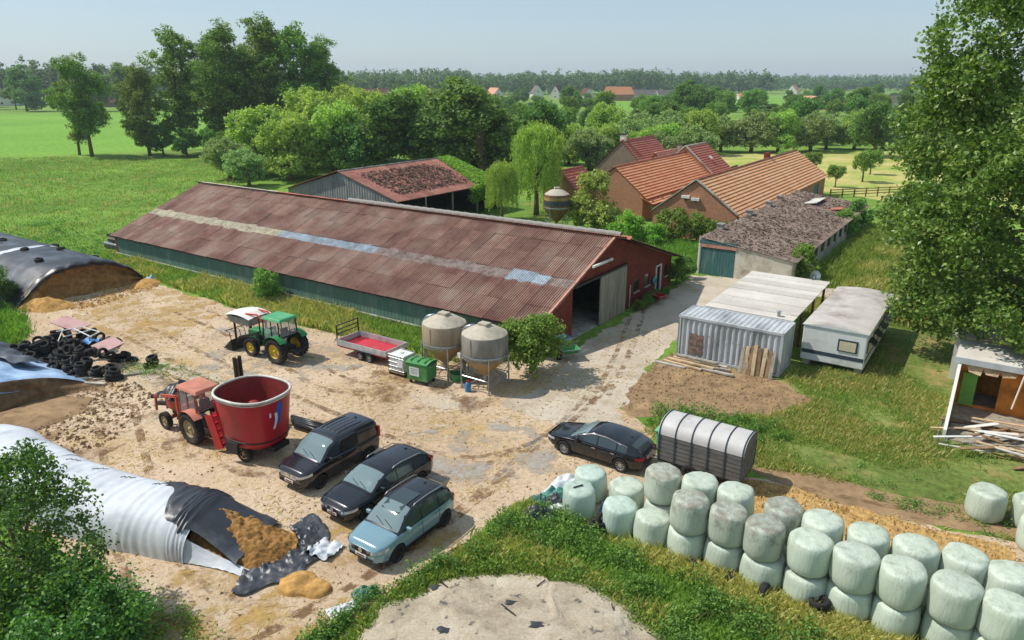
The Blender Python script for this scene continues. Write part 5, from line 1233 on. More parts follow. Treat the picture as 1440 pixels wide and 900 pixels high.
MB().lathe([(1.1, 1.25), (0.8, 1.5), (0.0, 1.4)], 20).build('feed_mass', 'feed_spill', MX, True)
MB().box((0, 0, 0.6), (2.9, 0.9, 0.22)).build('chassis', 'dark_metal', MX); MB().span((1.3, 0, 0.55), (2.7, 0, 0.55), 0.2, 0.2).build('drawbar', 'dark_metal', MX)
for s in (-1, 1):
    wheel(MX, -0.2, s * 0.95, 0.4, 0.26, 'wheel_rust', s, 6)
MB().box((0.1, 1.3, 0.75), (0.7, 0.16, 0.5), taper=(1, 0.6)).build('discharge_chute', 'dark_metal', MX)
def on_tub(an, z, e):
    a, c = tub(z, e); ca, sa = math.cos(an), math.sin(an); return Vector((a * math.copysign(abs(ca) ** .8, ca), c * math.copysign(abs(sa) ** .8, sa), z))
for x in (0.35, 0.75, 1.2): MB().tube([on_tub(0.35 + 0.4 * x, 0.85, 0.05), on_tub(0.35 + 0.4 * x, 2.6, 0.05)], 0.035, 5).build('frame_bar', 'mixer_red', MX)
MB().box((1.62, 0.95, 0.95), (0.5, 0.06, 1.6), Matrix.Rotation(0.3, 3, 'Y')).build('ladder_side', 'mixer_red', MX); MB().box((1.62, 0.57, 0.95), (0.5, 0.06, 1.6), Matrix.Rotation(0.3, 3, 'Y')).build('ladder_side', 'mixer_red', MX)
for k in range(5): MB().box((1.42 + k * 0.1, 0.76, 0.3 + k * 0.32), (0.2, 0.34, 0.05)).build('ladder_step', 'mixer_red', MX)
plain('emblem_blue', '2b4fa8', 0.4, 0.1, 3); plain('emblem_white', 'd8dade', 0.4, 0.1, 3)
em = MB().grid(4, 12, lambda u, v: on_tub(R(176) + 0.16 * (u - 0.5) + 0.1 * v, 1.75 + 0.95 * v, 0.012)).build('emblem', 'emblem_blue', MX, True)
MB().grid(3, 10, lambda u, v: on_tub(R(171) + 0.08 * (u - 0.5) + 0.05 * math.sin(v * 3) + 0.06 * v, 1.55 + 0.75 * v, 0.02)).build('emblem_stroke', 'emblem_white', em, True)
MB().grid(6, 3, lambda u, v: on_tub(R(163) + 0.06 * u, 2.15 + 0.22 * v, 0.02)).build('emblem_stroke', 'emblem_white', em, True)
ES = root('conveyor_mast', 'upright black twin-post elevator mast behind the red tractor', 'mast', (-13.0, 31.6, 0), hr_)
for s in (-1, 1): MB().box((0, s * 0.14, 1.7), (0.16, 0.1, 3.4)).build('post', 'dark_metal', ES)
MB().box((0.05, 0, 2.4), (0.06, 0.2, 1.8)).build('belt', 'brown_timber', ES); MB().box((0, 0, 0.06), (0.8, 0.8, 0.12)).build('base', 'dark_metal', ES)
# ------------------------------------------------------------------ sheeted silage clamps
plain('black_sheet', '2b2d33', 0.42, 0.25, 1.5, spec=0.6, bmp=0.35, bscale=2.2, dirt='5a5d64', dirt_amt=0.45, dscale=0.5)
plain('white_sheet', 'c9cdd2', 0.62, 0.12, 1.2, dirt='9aa0a8', dirt_amt=0.4, dscale=0.6, bmp=0.25, bscale=3)
plain('blue_sheet', '9fb8d6', 0.5, 0.2, 1.2, dirt='6f8fb0', dirt_amt=0.45, dscale=0.7, bmp=0.35, bscale=3)
plain('silage', '9a7344', 0.95, 0.35, 4, dirt='6a4c2a', dirt_amt=0.4, dscale=1.3, bmp=1.0, bscale=7, spec=0.1)
plain('silage_pale', 'b98f55', 0.95, 0.35, 4, dirt='8a673a', dirt_amt=0.35, dscale=1.3, bmp=1.0, bscale=7, spec=0.1)
plain('earth_face', '7a6248', 0.95, 0.35, 3, dirt='5a4632', dirt_amt=0.4, bmp=1.0, bscale=6, spec=0.1)
def nz(x, y, z=0.0, s=1.0): return mnoise.noise(Vector((x * s, y * s, z)))
def clamp_shape(s0, s1, t0, t1, h, pw, seed, wr=0.05):
    def fn(u, v):
        q = 2 * v - 1; z = h * (1 - abs(q) ** pw)
        z += wr * 1.6 * nz(u * 9, v * 14, seed) + wr * 0.8 * math.sin(v * 40 + 8 * nz(u * 4, v * 4, seed)) * (0.3 + abs(nz(u * 6, v * 3, seed + 2))) + wr * 0.7 * math.sin(u * 130 + 6 * nz(u * 5, v * 5, seed))
        s = s0 + (s1 - s0) * u
        return farm(s, t0 + (t1 - t0) * v, max(0.015, z * (0.8 + 0.2 * min(1, (s1 - s) / 4 + 0.4))))
    return fn
CL = root('silage_clamp', 'long silage clamp under a black plastic sheet with its tan cut face open', 'silage clamp', farm(-36, -8))
inv = Matrix.Translation(farm(-36, -8)).inverted()
def rel(fn): return lambda u, v: inv @ Vector(fn(u, v))
MB().grid(60, 40, rel(clamp_shape(-72, -36.6, -13.0, -3.2, 2.5, 2.6, 1.0))).build('sheet', 'black_sheet', CL, True)
MB().grid(14, 40, rel(lambda u, v: Vector(clamp_shape(-72, -36.6, -13.0, -3.2, 2.5, 2.6, 1.0)(0.72 + 0.02 * u + 0.04 * v, v)) + Vector((0, 0, 0.03)))).build('pale_strip', 'white_sheet', CL, True)
def face(u, v):
    q = 2 * u - 1; top = 2.35 * (1 - abs(q) ** 2.6); t = -13.0 + 9.8 * u
    s = -36.9 + 0.6 * (1 - v) ** 2 + 0.5 * nz(u * 6, v * 3, 4.4) + 1.3 * math.exp(-((u - 0.1) / 0.1) ** 2) * (1 - v)
    return farm(s, t, max(0.0, top * v))
MB().grid(40, 16, rel(face)).build('cut_face', 'silage', CL, True)
def hem(u, v):
    q = 2 * u - 1; top = 2.5 * (1 - abs(q) ** 2.6); f = 0.35 + 0.65 * max(0, 1 - u * 3.2)
    drop = v * f
    return farm(-36.6 + 0.35 * math.sin(PI * min(1, v * 1.2)) + 0.16 * math.sin(u * 70 + 5 * nz(u * 4, v * 2)) * v, -13.0 + 9.8 * u - 0.3 * v * (1 - u), max(0.03, top + 0.06 - top * 0.55 * drop + 0.05 * math.sin(u * 45)))
MB().grid(70, 8, rel(hem)).build('sheet_hem', 'black_sheet', CL, True)
def mound(name, cx, cy, rx, ry, h, m, parent=None, seed=0.0, rz=0.0, n=28, rough=0.25, pw=1.0):
    mb = MB()
    def fn(u, v):
        a = 2 * PI * u; r = v
        k = 1 + 0.28 * nz(math.cos(a) * 1.5, math.sin(a) * 1.5, seed)
        x, y = math.cos(a) * r * rx * k, math.sin(a) * r * ry * k
        z = h * (1 - r ** 1.6) ** pw * (1 + 0.3 * nz(x * 1.2, y * 1.2, seed)) + rough * h * nz(x * 2.5, y * 2.5, seed + 3) * (1 - r)
        return (x * math.cos(rz) - y * math.sin(rz), x * math.sin(rz) + y * math.cos(rz), max(z, 0.0) + 0.004 - 0.03 * (r > 0.99))
    mb.grid(n * 2, n // 2, fn)
    return mb.build(name, m, parent, True, loc=(cx, cy, 0))
mound('crumbled_silage', 0, 0, 2.3, 1.2, 0.7, 'silage_pale', CL, 3.0).location = inv @ farm(-35.4, -11.6)
mound('spilled_silage', 0, 0, 1.2, 1.6, 0.35, 'silage_pale', CL, 5.0).location = inv @ farm(-35.4, -3.9)
# second clamp: bluish sheet over a shaded earth face
C2 = root('blue_sheet_clamp', 'low silage clamp with a bluish white sheet over its dark earth face', 'silage clamp', farm(-18, -22))
inv = Matrix.Translation(farm(-18, -22)).inverted()
def sh2(u, v):
    q = 2 * v - 1; z = 1.75 * (1 - abs(q) ** 3.2); s = -34 + 15.6 * u; t = -32 + 15.2 * v
    z *= (0.85 + 0.15 * math.cos(u * 2)); z += 0.09 * nz(u * 9, v * 13, 8.0) + 0.05 * math.sin(v * 46 + 4 * nz(u * 5, v * 5))
    if u > 0.94: z -= (u - 0.94) * 5 * (1 + nz(v * 15, 1.0)); 
    return farm(s + 0.35 * nz(v * 6, 2.0) * (u > 0.9), t, max(0.03, z))
MB().grid(50, 46, rel(sh2)).build('sheet', 'blue_sheet', C2, True)
MB().grid(40, 10, rel(lambda u, v: farm(-18.5 + 0.7 * (1 - v) + 0.3 * nz(u * 9, v * 4, 2.0), -32 + 15.2 * u, max(0.0, 1.6 * (1 - abs(2 * u - 1) ** 3.2) * v)))).build('earth_face', 'earth_face', C2, True)
MB().grid(24, 14, rel(lambda u, v: farm(-27 + 6 * u, -19.2 + 1.5 * v + 0.4 * nz(u * 4, 5.0), 1.36 + 0.1 * math.sin(u * 19) * math.sin(v * 9) - 0.85 * v * v * 0.6))).build('dark_fold', 'black_sheet', C2, True)
mound('loose_earth', 0, 0, 2.6, 5.5, 0.45, 'bare_soil', C2, 6.0, FA, 36, 0.5).location = inv @ farm(-16.6, -23.5)

# ------------------------------------------------------------------ tyre heap
random.seed(21)
tme = MB().lathe([(0.19, -0.09), (0.27, -0.11), (0.315, -0.07), (0.32, 0.0), (0.315, 0.07), (0.27, 0.11), (0.19, 0.09), (0.2, 0.0), (0.19, -0.09)], 20).mesh('tyre', True)
tme.materials.append(MATS['black_rubber'])
def tyre(p, tilt=(0, 0, 0), sc=1.0, label='worn black tyre in the big heap beside the silage clamp', group='tyres in the heap'):
    o = bpy.data.objects.new('tyre', tme); COL.objects.link(o); o.location = p; o.rotation_euler = tilt; o.scale = (sc, sc, sc * rnd(0.9, 1.15))
    tag(o, label, 'tyre', group); return o
for i in range(58):
    s, t = -26.6 + rnd(0, 9.2), -17.4 + rnd(0, 4.0)
    if (s + 26) / 9.6 * 1.2 + (-13.6 - t) / 3.6 > 1.85: continue
    n_ = random.choice([1, 2, 3, 3, 4])
    for k in range(n_):
        last = k == n_ - 1
        sc = rnd(0.9, 1.12)
        tyre(farm(s + rnd(-.06, .06), t + rnd(-.06, .06), 0.11 + k * 0.21), (rnd(-.08, .08) + (rnd(-.5, .5) if last else 0), rnd(-.08, .08) + (rnd(-.5, .5) if last else 0), rnd(0, 6)), sc)
for i in range(16):
    tyre(farm(-26 + rnd(0, 7.0), -17.2 + rnd(0, 3.6), rnd(0.7, 1.1)), (rnd(0.7, 1.5), 0, rnd(0, 6)))
for k, (s, t) in enumerate(((-40, -9.5), (-43, -6.5), (-46, -10.2), (-41.5, -4.6), (-50, -8.0), (-47, -5.2), (-44.5, -8.6))):
    q = abs(2 * (t + 13.0) / 9.8 - 1); tyre(farm(s, t, 2.5 * (1 - q ** 2.6) + 0.1), (rnd(-.1, .1), rnd(-.1, .1), 0), 1.0, 'tyre weighing down the black sheet of the big clamp', 'tyres on the black sheet')
plain('pink_board', 'b58f8a', 0.75, 0.12, 2, dirt='96706c', dirt_amt=0.4)
for (s, t, z, w, h_, rz, tl) in ((-26.0, -14.0, 1.2, 2.6, 1.1, 0.1, 0.12), (-20.4, -14.6, 1.15, 1.5, 1.3, -0.1, 0.2)):
    o = MB().box((0, 0, 0), (w, h_, 0.05)).build('fibre_panel', 'pink_board', None); o.location = farm(s, t, z); o.rotation_euler = (tl, 0.06, FA + rz); tag(o, 'pinkish fibre panel lying on the tyre heap' + (' at its clamp end' if s < -24 else ' over the middle tyres'), 'panel')
WF = root('pipe_frame', 'bent white metal pipe frame lying on the tyre heap', 'frame', farm(-23.6, -14.6, 1.25), FA)
MB().tube([(-1.4, -0.7, 0), (-0.6, 0.5, 0.1), (1.2, 0.6, 0.12), (1.5, -0.3, 0.05)], 0.035, 6).build('pipe', 'white_paint', WF); MB().tube([(-0.9, 0.1, 0.06), (1.4, -0.1, 0.1)], 0.035, 6).build('pipe', 'white_paint', WF); MB().tube([(0.0, -0.9, 0.0), (0.4, 0.55, 0.12)], 0.035, 6).build('pipe', 'white_paint', WF); MB().tube([(-1.6, -0.2, 0.0), (-0.4, -1.1, -0.3)], 0.035, 6).build('pipe', 'white_paint', WF)
plain('blue_plastic', '3c7ab0', 0.5, 0.2, 3)
o = MB().grid(8, 8, lambda u, v: (u * 0.9, v * 0.7, 0.12 * math.sin(u * 8) * math.cos(v * 6))).build('blue_scrap', 'blue_plastic', None, True); o.location = farm(-22.3, -15.3, 1.1); tag(o, 'crumpled scrap of blue plastic on the tyre heap', 'plastic scrap')
for i, (s, t, L_, r_) in enumerate(((-20.4, -17.6, 3.4, 0.12), (-20.2, -18.0, 3.2, 0.0), (-18.6, -16.5, 2.6, 0.5), (-29.5, -18.4, 4.0, 0.1), (-29, -18.9, 3.6, 0.05))):
    o = MB().box((L_ / 2, 0, 0), (L_, 0.22, 0.1)).build('beam', random.choice(['concrete', 'grey_timber']), None); o.location = farm(s, t, 0.08); o.rotation_euler = (0, 0, FA + 0.5 + r_); tag(o, 'grey beam lying on the ground beside the tyre heap', 'beam', 'beams by the tyre heap')
CW = root('concrete_feed_wall', 'low concrete wall section with pale top board beside the tyre heap', 'wall', farm(-31.5, -18.2), FA)
MB().box((1.5, 0.4, 0.6), (4.4, 0.3, 1.2)).build('wall', 'black_sheet', CW); MB().box((1.5, 0.4, 1.24), (4.6, 1.0, 0.08)).build('top_board', 'white_rail', CW)
for i in range(5):
    o = MB().box((0.9, 0, 0), (1.8, 0.16, 0.05)).build('plank', 'pale_timber', None); o.location = (-19.6 + 0.2 * i, 37.6 - 0.24 * i, 0.05); o.rotation_euler = (0, 0, -0.5 + rnd(-.05, .05)); tag(o, 'pale plank lying on the concrete apron behind the red tractor', 'plank', 'planks on the apron')
for i, (x, y) in enumerate(((-18.2, 33.6), (-18.9, 34.4), (-17.3, 33.9))):
    o = MB().tube([(0, 0, 0.08), (0.6, 0.1, 0.1), (1.3, 0.05 + 0.1 * i, 0.08)], 0.11, 8).build('rubber_hose', 'black_rubber', None, True); o.location = (x, y, 0); o.rotation_euler = (0, 0, -0.3 + 0.3 * i); tag(o, 'short dark rubber pipe piece lying near the red tractor', 'pipe', 'pipe pieces by the red tractor')
for k in range(8):
    o = MB().tube([(0, 0, 0), (2.2, 0, 0)], 0.1, 8).build('drain_pipe', 'black_plastic', None, True); o.location = (-10.7 + 0.12 * (k % 4), 31.6 - 0.24 * (k % 4), 0.1 + 0.19 * (k // 4)); o.rotation_euler = (0, 0, -0.5 + rnd(-.05, .05)); tag(o, 'black plastic pipe in the bundle behind the feed mixer', 'pipe', 'bundle of black pipes')
# timber and pipes stacked at the far barn corner
for k in range(6):
    o = MB().tube([(0, 0, 0), (4.2, 0, 0)], 0.16, 8).build('steel_pipe', 'galvanised' if k % 2 else 'dark_metal', None, True); o.location = farm(-51.5, 1.2 + 0.36 * (k % 3), 0.18 + 0.3 * (k // 3)); o.rotation_euler = (0, 0, FA); tag(o, 'long pipe stacked at the far corner of the long barn', 'pipe', 'pipes by the barn corner')
for k in range(3):
    o = MB().box((0, 0, 0), (2.0, 1.2, 0.22)).build('crate_panel', 'dark_metal' if k != 1 else 'concrete', None); o.location = farm(-49.8, 1.8, 0.85 + 0.26 * k); o.rotation_euler = (0, 0, FA + rnd(-.1, .1)); tag(o, ('dark' if k != 1 else 'grey') + ' slab on the pipes at the far barn corner' + (', topmost' if k == 2 else ''), 'slab')

# ------------------------------------------------------------------ silos
def silo(name, label, loc, rz, shell, r=1.25, group=None, pipe=True, bands=False):
    T = root(name, label, 'silo', loc, rz, group)
    zc = 1.75; prof = [(0.12, 0.62), (0.3, 0.8), (r * 0.97, zc), (r, zc + 0.08), (r, 3.0), (r * 0.97, 3.08), (r * 0.55, 3.38), (0.25, 3.52), (0.0, 3.52)]
    MB().lathe(prof[:3], 28).build('cone', 'silo_cone' if not bands else shell, T, True)
    MB().lathe(prof[2:6], 28).build('shell', shell, T, True)
    MB().lathe(prof[5:], 28).build('top', 'silo_top', T, True)
    MB().box((0, 0, 3.58), (0.6, 0.45, 0.14)).build('hatch', 'silo_top', T, bevel=0.03)
    MB().lathe([(r + 0.03, 1.95), (r + 0.06, 2.0), (r + 0.03, 2.05)], 28).build('ring', 'galvanised', T, True)
    if bands:
        MB().lathe([(r + 0.015, 2.62), (r + 0.015, 2.86)], 28).build('band', 'silo_cone', T, True); MB().lathe([(r + 0.012, 2.2), (r + 0.012, 2.56)], 28).build('band', 'dark_stripe', T, True)
    for k in range(4):
        a = PI / 4 + k * PI / 2; x, y = (r + 0.04) * math.cos(a), (r + 0.04) * math.sin(a)
        MB().tube([(x, y, 0), (x, y, 2.0)], 0.045, 6).build('leg', 'galvanised', T)
        a2 = a + PI / 2; x2, y2 = (r + 0.04) * math.cos(a2), (r + 0.04) * math.sin(a2)
        MB().tube([(x, y, 0.75), (x2, y2, 0.75)], 0.03, 5).build('brace', 'galvanised', T); MB().tube([(x, y, 0.05), (x2, y2, 1.2)], 0.022, 5).build('brace', 'galvanised', T)
    MB().lathe([(0.1, 0.35), (0.12, 0.62)], 12).build('outlet', 'galvanised', T, True)
    if pipe:
        MB().tube([(-r - 0.1, -0.1, 0.7), (-r - 0.1, -0.1, 3.0), (-r + 0.1, -0.05, 3.2), (-0.7, 0, 3.36)], 0.1, 10).build('fill_pipe', 'galvanised', T, True)
        MB().tube([(-r - 0.12, 0.2, 1.0), (-r - 0.12, 0.2, 3.0), (-r + 0.15, 0.12, 3.16)], 0.06, 8).build('vent_pipe', 'galvanised', T, True)
    for k in range(8):
        a = 2 * PI * k / 8; MB().tube([(r * 1.005 * math.cos(a), r * 1.005 * math.sin(a), 1.85), (r * 1.005 * math.cos(a), r * 1.005 * math.sin(a), 3.02)], 0.02, 5).build('seam', shell, T)
    return T
plain('silo_tan', 'a3937a', 0.6, 0.16, 1.2, dirt='7d6c54', dirt_amt=0.45, dscale=0.8, stretch=(1.6, 1.6, 0.35))
plain('silo_grey', '8f8a80', 0.6, 0.18, 1.2, dirt='6a655c', dirt_amt=0.5, dscale=0.9, stretch=(1.6, 1.6, 0.35))
plain('silo_cone', 'a88a5a', 0.6, 0.2, 1.5, dirt='7d6238', dirt_amt=0.4); plain('silo_top', 'b3a996', 0.7, 0.15, 2, dirt='8d8574', dirt_amt=0.45)
plain('silo_brown', '7a5a3a', 0.65, 0.25, 2, dirt='4a3826', dirt_amt=0.45, stretch=(4, 4, 0.3))
silo('feed_silo', 'tan feed silo on steel legs, the one beside the green waste container', (-3.75, 37.7, 0), FA, 'silo_tan')
silo('feed_silo', 'grey-topped feed silo on steel legs beside the barn corner bush', (-1.45, 35.9, 0), FA, 'silo_grey')
silo('farmyard_silo', 'old brown banded silo standing behind the long barn by the willow', (4.9, 78.5, 0), 0.2, 'silo_brown', 1.4, bands=True, pipe=False).scale = (1.0, 1.0, 1.3)

# ------------------------------------------------------------------ trailer, tote, waste container and small things by the silos
FT = root('flatbed_trailer', 'twin-axle flatbed trailer with grey sideboards and red load floor', 'trailer', (-8.4, 40.35, 0), FA + 0.03)
MB().box((0, 0, 0.62), (3.9, 1.9, 0.08)).build('bed', 'mixer_red', FT)
plain('trailer_board', 'c4c6c6', 0.45, 0.1, 2, metal=0.3, dirt='8f9090', dirt_amt=0.35); plain('red_floor', 'c0303c', 0.6, 0.2, 2, dirt='8a5a60', dirt_amt=0.4)
for y in (-0.94, 0.94): MB().box((0, y, 0.82), (3.9, 0.04, 0.34)).build('sideboard', 'trailer_board', FT)
MB().box((1.93, 0, 0.82), (0.04, 1.84, 0.34)).build('tailboard', 'trailer_board', FT); MB().box((-1.93, 0, 0.82), (0.04, 1.84, 0.34)).build('headboard', 'trailer_board', FT)
MB().box((0.2, 0, 0.67), (2.6, 1.3, 0.03)).build('floor_sheet', 'red_floor', FT)
for y in (-0.9, 0.9): MB().box((-1.95, y, 1.25), (0.06, 0.06, 1.2)).build('rack_post', 'dark_metal', FT)
for z in (1.3, 1.55, 1.82): MB().box((-1.95, 0, z), (0.05, 1.8, 0.05)).build('rack_bar', 'dark_metal', FT)
for x in (-0.1, 0.62):
    for s in (-1, 1): wheel(FT, x, s * 0.86, 0.3, 0.18, 'rim_alloy', s, 8)
for s in (-1, 1): MB().box((0.26, s * 0.95, 0.63), (1.5, 0.2, 0.04)).build('mudguard', 'dark_metal', FT)
MB().span((-1.9, 0, 0.5), (-3.1, 0, 0.45), 0.1, 0.1).build('drawbar', 'galvanised', FT); MB().tube([(-2.7, 0.12, 0.1), (-2.7, 0.12, 0.7)], 0.04, 6).build('jockey_wheel', 'galvanised', FT)
for s in (-1, 1): MB().box((1.96, s * 0.8, 0.6), (0.04, 0.2, 0.12)).build('taillight', 'taillight_red', FT)
PT = root('wooden_pallet', 'dark wooden pallet under the white liquid tote', 'pallet', (-6.2, 37.75, 0), FA)
for k in range(5): MB().box((0, -0.48 + k * 0.24, 0.19), (1.2, 0.18, 0.03)).build('deck_board', 'brown_timber', PT)
for y in (-0.45, 0, 0.45): MB().box((0, y, 0.09), (1.2, 0.12, 0.16)).build('bearer', 'dark_metal', PT)
TO = root('liquid_tote', 'white plastic liquid tote in a wire cage on a pallet', 'tote', (-6.2, 37.75, 0.21), FA)
m, n, l, b = new_mat('tote_plastic'); b.inputs['Base Color'].default_value = hx('d4d8d0'); b.inputs['Roughness'].default_value = 0.35; b.inputs['Subsurface Weight'].default_value = 0.1
MB().box((0, 0, 0.52), (1.12, 0.94, 0.98)).build('tank', 'tote_plastic', TO, bevel=0.06); MB().lathe([(0.12, 1.0), (0.12, 1.07), (0.0, 1.08)], 14).build('cap', 'tank_white', TO)
for z in (0.1, 0.35, 0.6, 0.85, 1.02): MB().tube([(-.59, -.5, z), (.59, -.5, z), (.59, .5, z), (-.59, .5, z), (-.59, -.5, z)], 0.013, 5).build('cage_bar', 'galvanised', TO)
for k in range(6): 
    for s in (-1, 1): MB().tube([(-0.59 + k * 0.236, s * 0.5, 0), (-0.59 + k * 0.236, s * 0.5, 1.03)], 0.013, 5).build('cage_bar', 'galvanised', TO); 
for k in range(5):
    for s in (-1, 1): MB().tube([(s * 0.59, -0.5 + k * 0.25, 0), (s * 0.59, -0.5 + k * 0.25, 1.03)], 0.013, 5).build('cage_bar', 'galvanised', TO)
MB().box((0.3, -0.52, 0.55), (0.4, 0.02, 0.4)).build('side_label', 'emblem_white', TO)
plain('bin_green', '4a8a4c', 0.5, 0.12, 2, dirt='6d9a6a', dirt_amt=0.35); plain('bin_green_dark', '35703c', 0.5, 0.12, 2)
WB = root('waste_container', 'green four-wheeled waste container with a white notice', 'waste container', (-4.95, 36.45, 0), FA + 0.12)
MB().box((0, 0, 0.72), (1.28, 0.92, 0.95), taper=(1.1, 1.12)).build('body', 'bin_green', WB, bevel=0.04); MB().box((0, 0, 1.22), (1.46, 1.08, 0.06)).build('rim', 'bin_green_dark', WB, bevel=0.02)
MB().grid(10, 4, lambda u, v: (-0.7 + 1.4 * u, -0.52 + 1.04 * v, 1.26 + 0.1 * math.sin(PI * v))).build('lid', 'bin_green', WB, True)
for k in range(3): MB().box((-0.45 + k * 0.45, 0, 1.37), (0.06, 0.8, 0.03)).build('lid_rib', 'bin_green_dark', WB)
nt = MB().box((-0.15, -0.5, 0.78), (0.62, 0.02, 0.5)).build('notice', 'emblem_white', WB)
for k in range(4): MB().box((-0.15, -0.512, 0.93 - k * 0.09), (0.48 - 0.08 * (k % 2), 0.006, 0.03)).build('notice_line', 'faded_ink', nt)
for s in (-1, 1): MB().tube([(s * 0.68, -0.2, 1.1), (s * 0.76, -0.2, 1.1), (s * 0.76, 0.2, 1.1), (s * 0.68, 0.2, 1.1)], 0.025, 6).build('handle', 'galvanised', WB)
for x in (-0.5, 0.5):
    for y in (-0.34, 0.34): MB().lathe([(0.0, -0.03), (0.1, -0.03), (0.1, 0.03), (0.0, 0.03)], 14, (x, y, 0.1), 'Y').build('castor', 'black_rubber', WB)
SP = root('sign_post', 'steel post with a small pale plate standing between the two silos', 'post', (-2.75, 36.0, 0), FA); MB().tube([(0, 0, 0), (0, 0, 1.65)], 0.05, 6).build('post', 'galvanised', SP); MB().box((0, -0.05, 1.75), (0.34, 0.06, 0.28)).build('plate', 'white_paint', SP)
def barrow(loc, rz, colour, label, big):
    T = root('wheelbarrow', label, 'wheelbarrow', loc, rz)
    z0, h_ = 0.42, (0.5 if big else 0.28)
    a = [(-0.34, -0.24), (0.34, -0.24), (0.34, 0.24), (-0.34, 0.24)]; t_ = [(-0.62, -0.42), (0.55, -0.42), (0.55, 0.42), (-0.62, 0.42)]
    mb = MB(); mb.add([(x, y, z0) for x, y in a] + [(x, y, z0 + h_) for x, y in t_], [(0, 1, 2, 3), (0, 4, 5, 1), (1, 5, 6, 2), (2, 6, 7, 3), (3, 7, 4, 0)]); mb.build('tray', colour, T)
    MB().tube([(x, y, z0 + h_) for x, y in t_ + t_[:1]], 0.02, 5).build('tray_rim', 'galvanised', T)
    for s in (-1, 1):
        MB().tube([(-0.7, s * 0.08, 0.2), (0.3, s * 0.28, 0.4), (1.05, s * 0.3, 0.62)], 0.02, 6).build('handle', 'galvanised', T); MB().tube([(0.3, s * 0.28, 0.4), (0.4, s * 0.28, 0.0)], 0.018, 5).build('leg', 'galvanised', T)
    MB().lathe([(0.1, -0.05), (0.19, -0.05), (0.2, 0.0), (0.19, 0.05), (0.1, 0.05), (0.1, -0.05)], 18, (-0.68, 0, 0.2), 'Y').build('wheel', 'black_rubber', T, True)
plain('tub_blue', '8fb0c8', 0.5, 0.12, 3); plain('tray_green', '3f8a50', 0.5, 0.15, 3)
barrow((3.05, 41.2, 0.0), 0.5, 'tub_blue', 'wheelbarrow with a deep pale blue tub at the barn gable', True)
barrow((3.45, 39.9, 0.0), 0.3, 'tray_green', 'wheelbarrow with a green tray near the barn corner bush', False)
barrow(farm(1.3, 14.6), -0.9, 'mixer_red', 'red wheelbarrow by the potted shrubs along the brick gable', False)
HR = root('hose_reel', 'turquoise hose reel hanging on the brick gable wall by the door', 'hose reel', farm(0.12, 16.55, 1.15), FA)
plain('teal_plastic', '3f8f9a', 0.5, 0.15, 4)
MB().lathe([(0.1, -0.08), (0.3, -0.06), (0.33, 0.0), (0.3, 0.06), (0.1, 0.08)], 20, axis='X').build('coil', 'teal_plastic', HR, True)
GB = root('gas_bottle', 'small blue gas bottle with red cap under the grey silo', 'gas bottle', (-2.35, 35.2, 0), 0)
MB().lathe([(0.0, 0.0), (0.15, 0.0), (0.16, 0.06), (0.16, 0.42), (0.1, 0.52), (0.05, 0.54)], 16).build('bottle', 'blue_plastic', GB, True); MB().lathe([(0.08, 0.5), (0.08, 0.62), (0.0, 0.63)], 12).build('cap', 'taillight_red', GB)
GS = root('green_tub', 'small green tub lying below the tan silo', 'tub', (-3.0, 36.75, 0), 0.4)
MB().add([(-.35, -.3, 0), (.35, -.3, 0), (.35, .3, 0), (-.35, .3, 0), (-.42, -.38, .5), (.42, -.38, .35), (.42, .38, .35), (-.42, .38, .5)], [(0, 3, 2, 1), (0, 1, 5, 4), (1, 2, 6, 5), (2, 3, 7, 6), (3, 0, 4, 7)]).build('tub', 'tray_green', GS)

# ------------------------------------------------------------------ white silage bag with torn open end
BG = root('silage_bag', 'long white plastic silage bag swollen along the yard edge', 'silage bag', (0, 0, 0))
sp = [(-24.0, 29.2), (-21.0, 26.8), (-18.5, 25.2), (-16, 23.9), (-13.6, 23.0), (-11.6, 22.5), (-10.9, 22.3)]
def spine(u):
    k = u * (len(sp) - 1); i = min(int(k), len(sp) - 2); f = k - i; a, c = Vector(sp[i]), Vector(sp[i + 1])
    d = (Vector(sp[min(i + 2, len(sp) - 1)]) - Vector(sp[max(i - 1, 0)])).normalized(); return a.lerp(c, f), d
def bag(u, v):
    p, d = spine(u); nrm = Vector((-d.y, d.x)); a = PI * v
    e_ = max(0, (u - 0.78) / 0.22); w = 1.6 * (0.55 + 0.45 * min(1, u * 9) ** 0.5); h_ = (1.45 - 0.3 * e_ * e_) * (0.5 + 0.5 * min(1, u * 9) ** 0.5)
    ca, sa = math.cos(a), math.sin(a); pw = 0.72
    wr_ = 0.014 * math.sin(u * 190 + 4 * nz(u * 20, v * 2)) * (0.3 + abs(nz(u * 14, v * 3, 7))) + 0.03 * nz(u * 9, v * 3, 2.0)
    r = 1 + wr_
    off = nrm * (w * r * math.copysign(abs(ca) ** pw, ca)); z = h_ * r * abs(sa) ** 0.8
    return (p.x + off.x, p.y + off.y, max(0.01, z))
MB().grid(220, 26, bag).build('bag', 'white_sheet', BG, True)
plain('pen_mark', '3a4a5c', 0.6, 0.1, 3)
for k, uu in enumerate((0.36, 0.46, 0.56, 0.66)):
    MB().tube([Vector(bag(uu + 0.0022 * j, 0.42 - 0.004 * j + 0.012 * math.sin(j * 1.3 + k))) + Vector((0, 0, 0.02)) for j in range(14)], 0.012, 4).build('marker_writing', 'pen_mark', BG)
OP = root('opened_silage', 'brown silage spilling from the torn end of the white bag', 'silage heap', (-9.2, 21.75, 0), math.atan2(-0.4, 0.92))
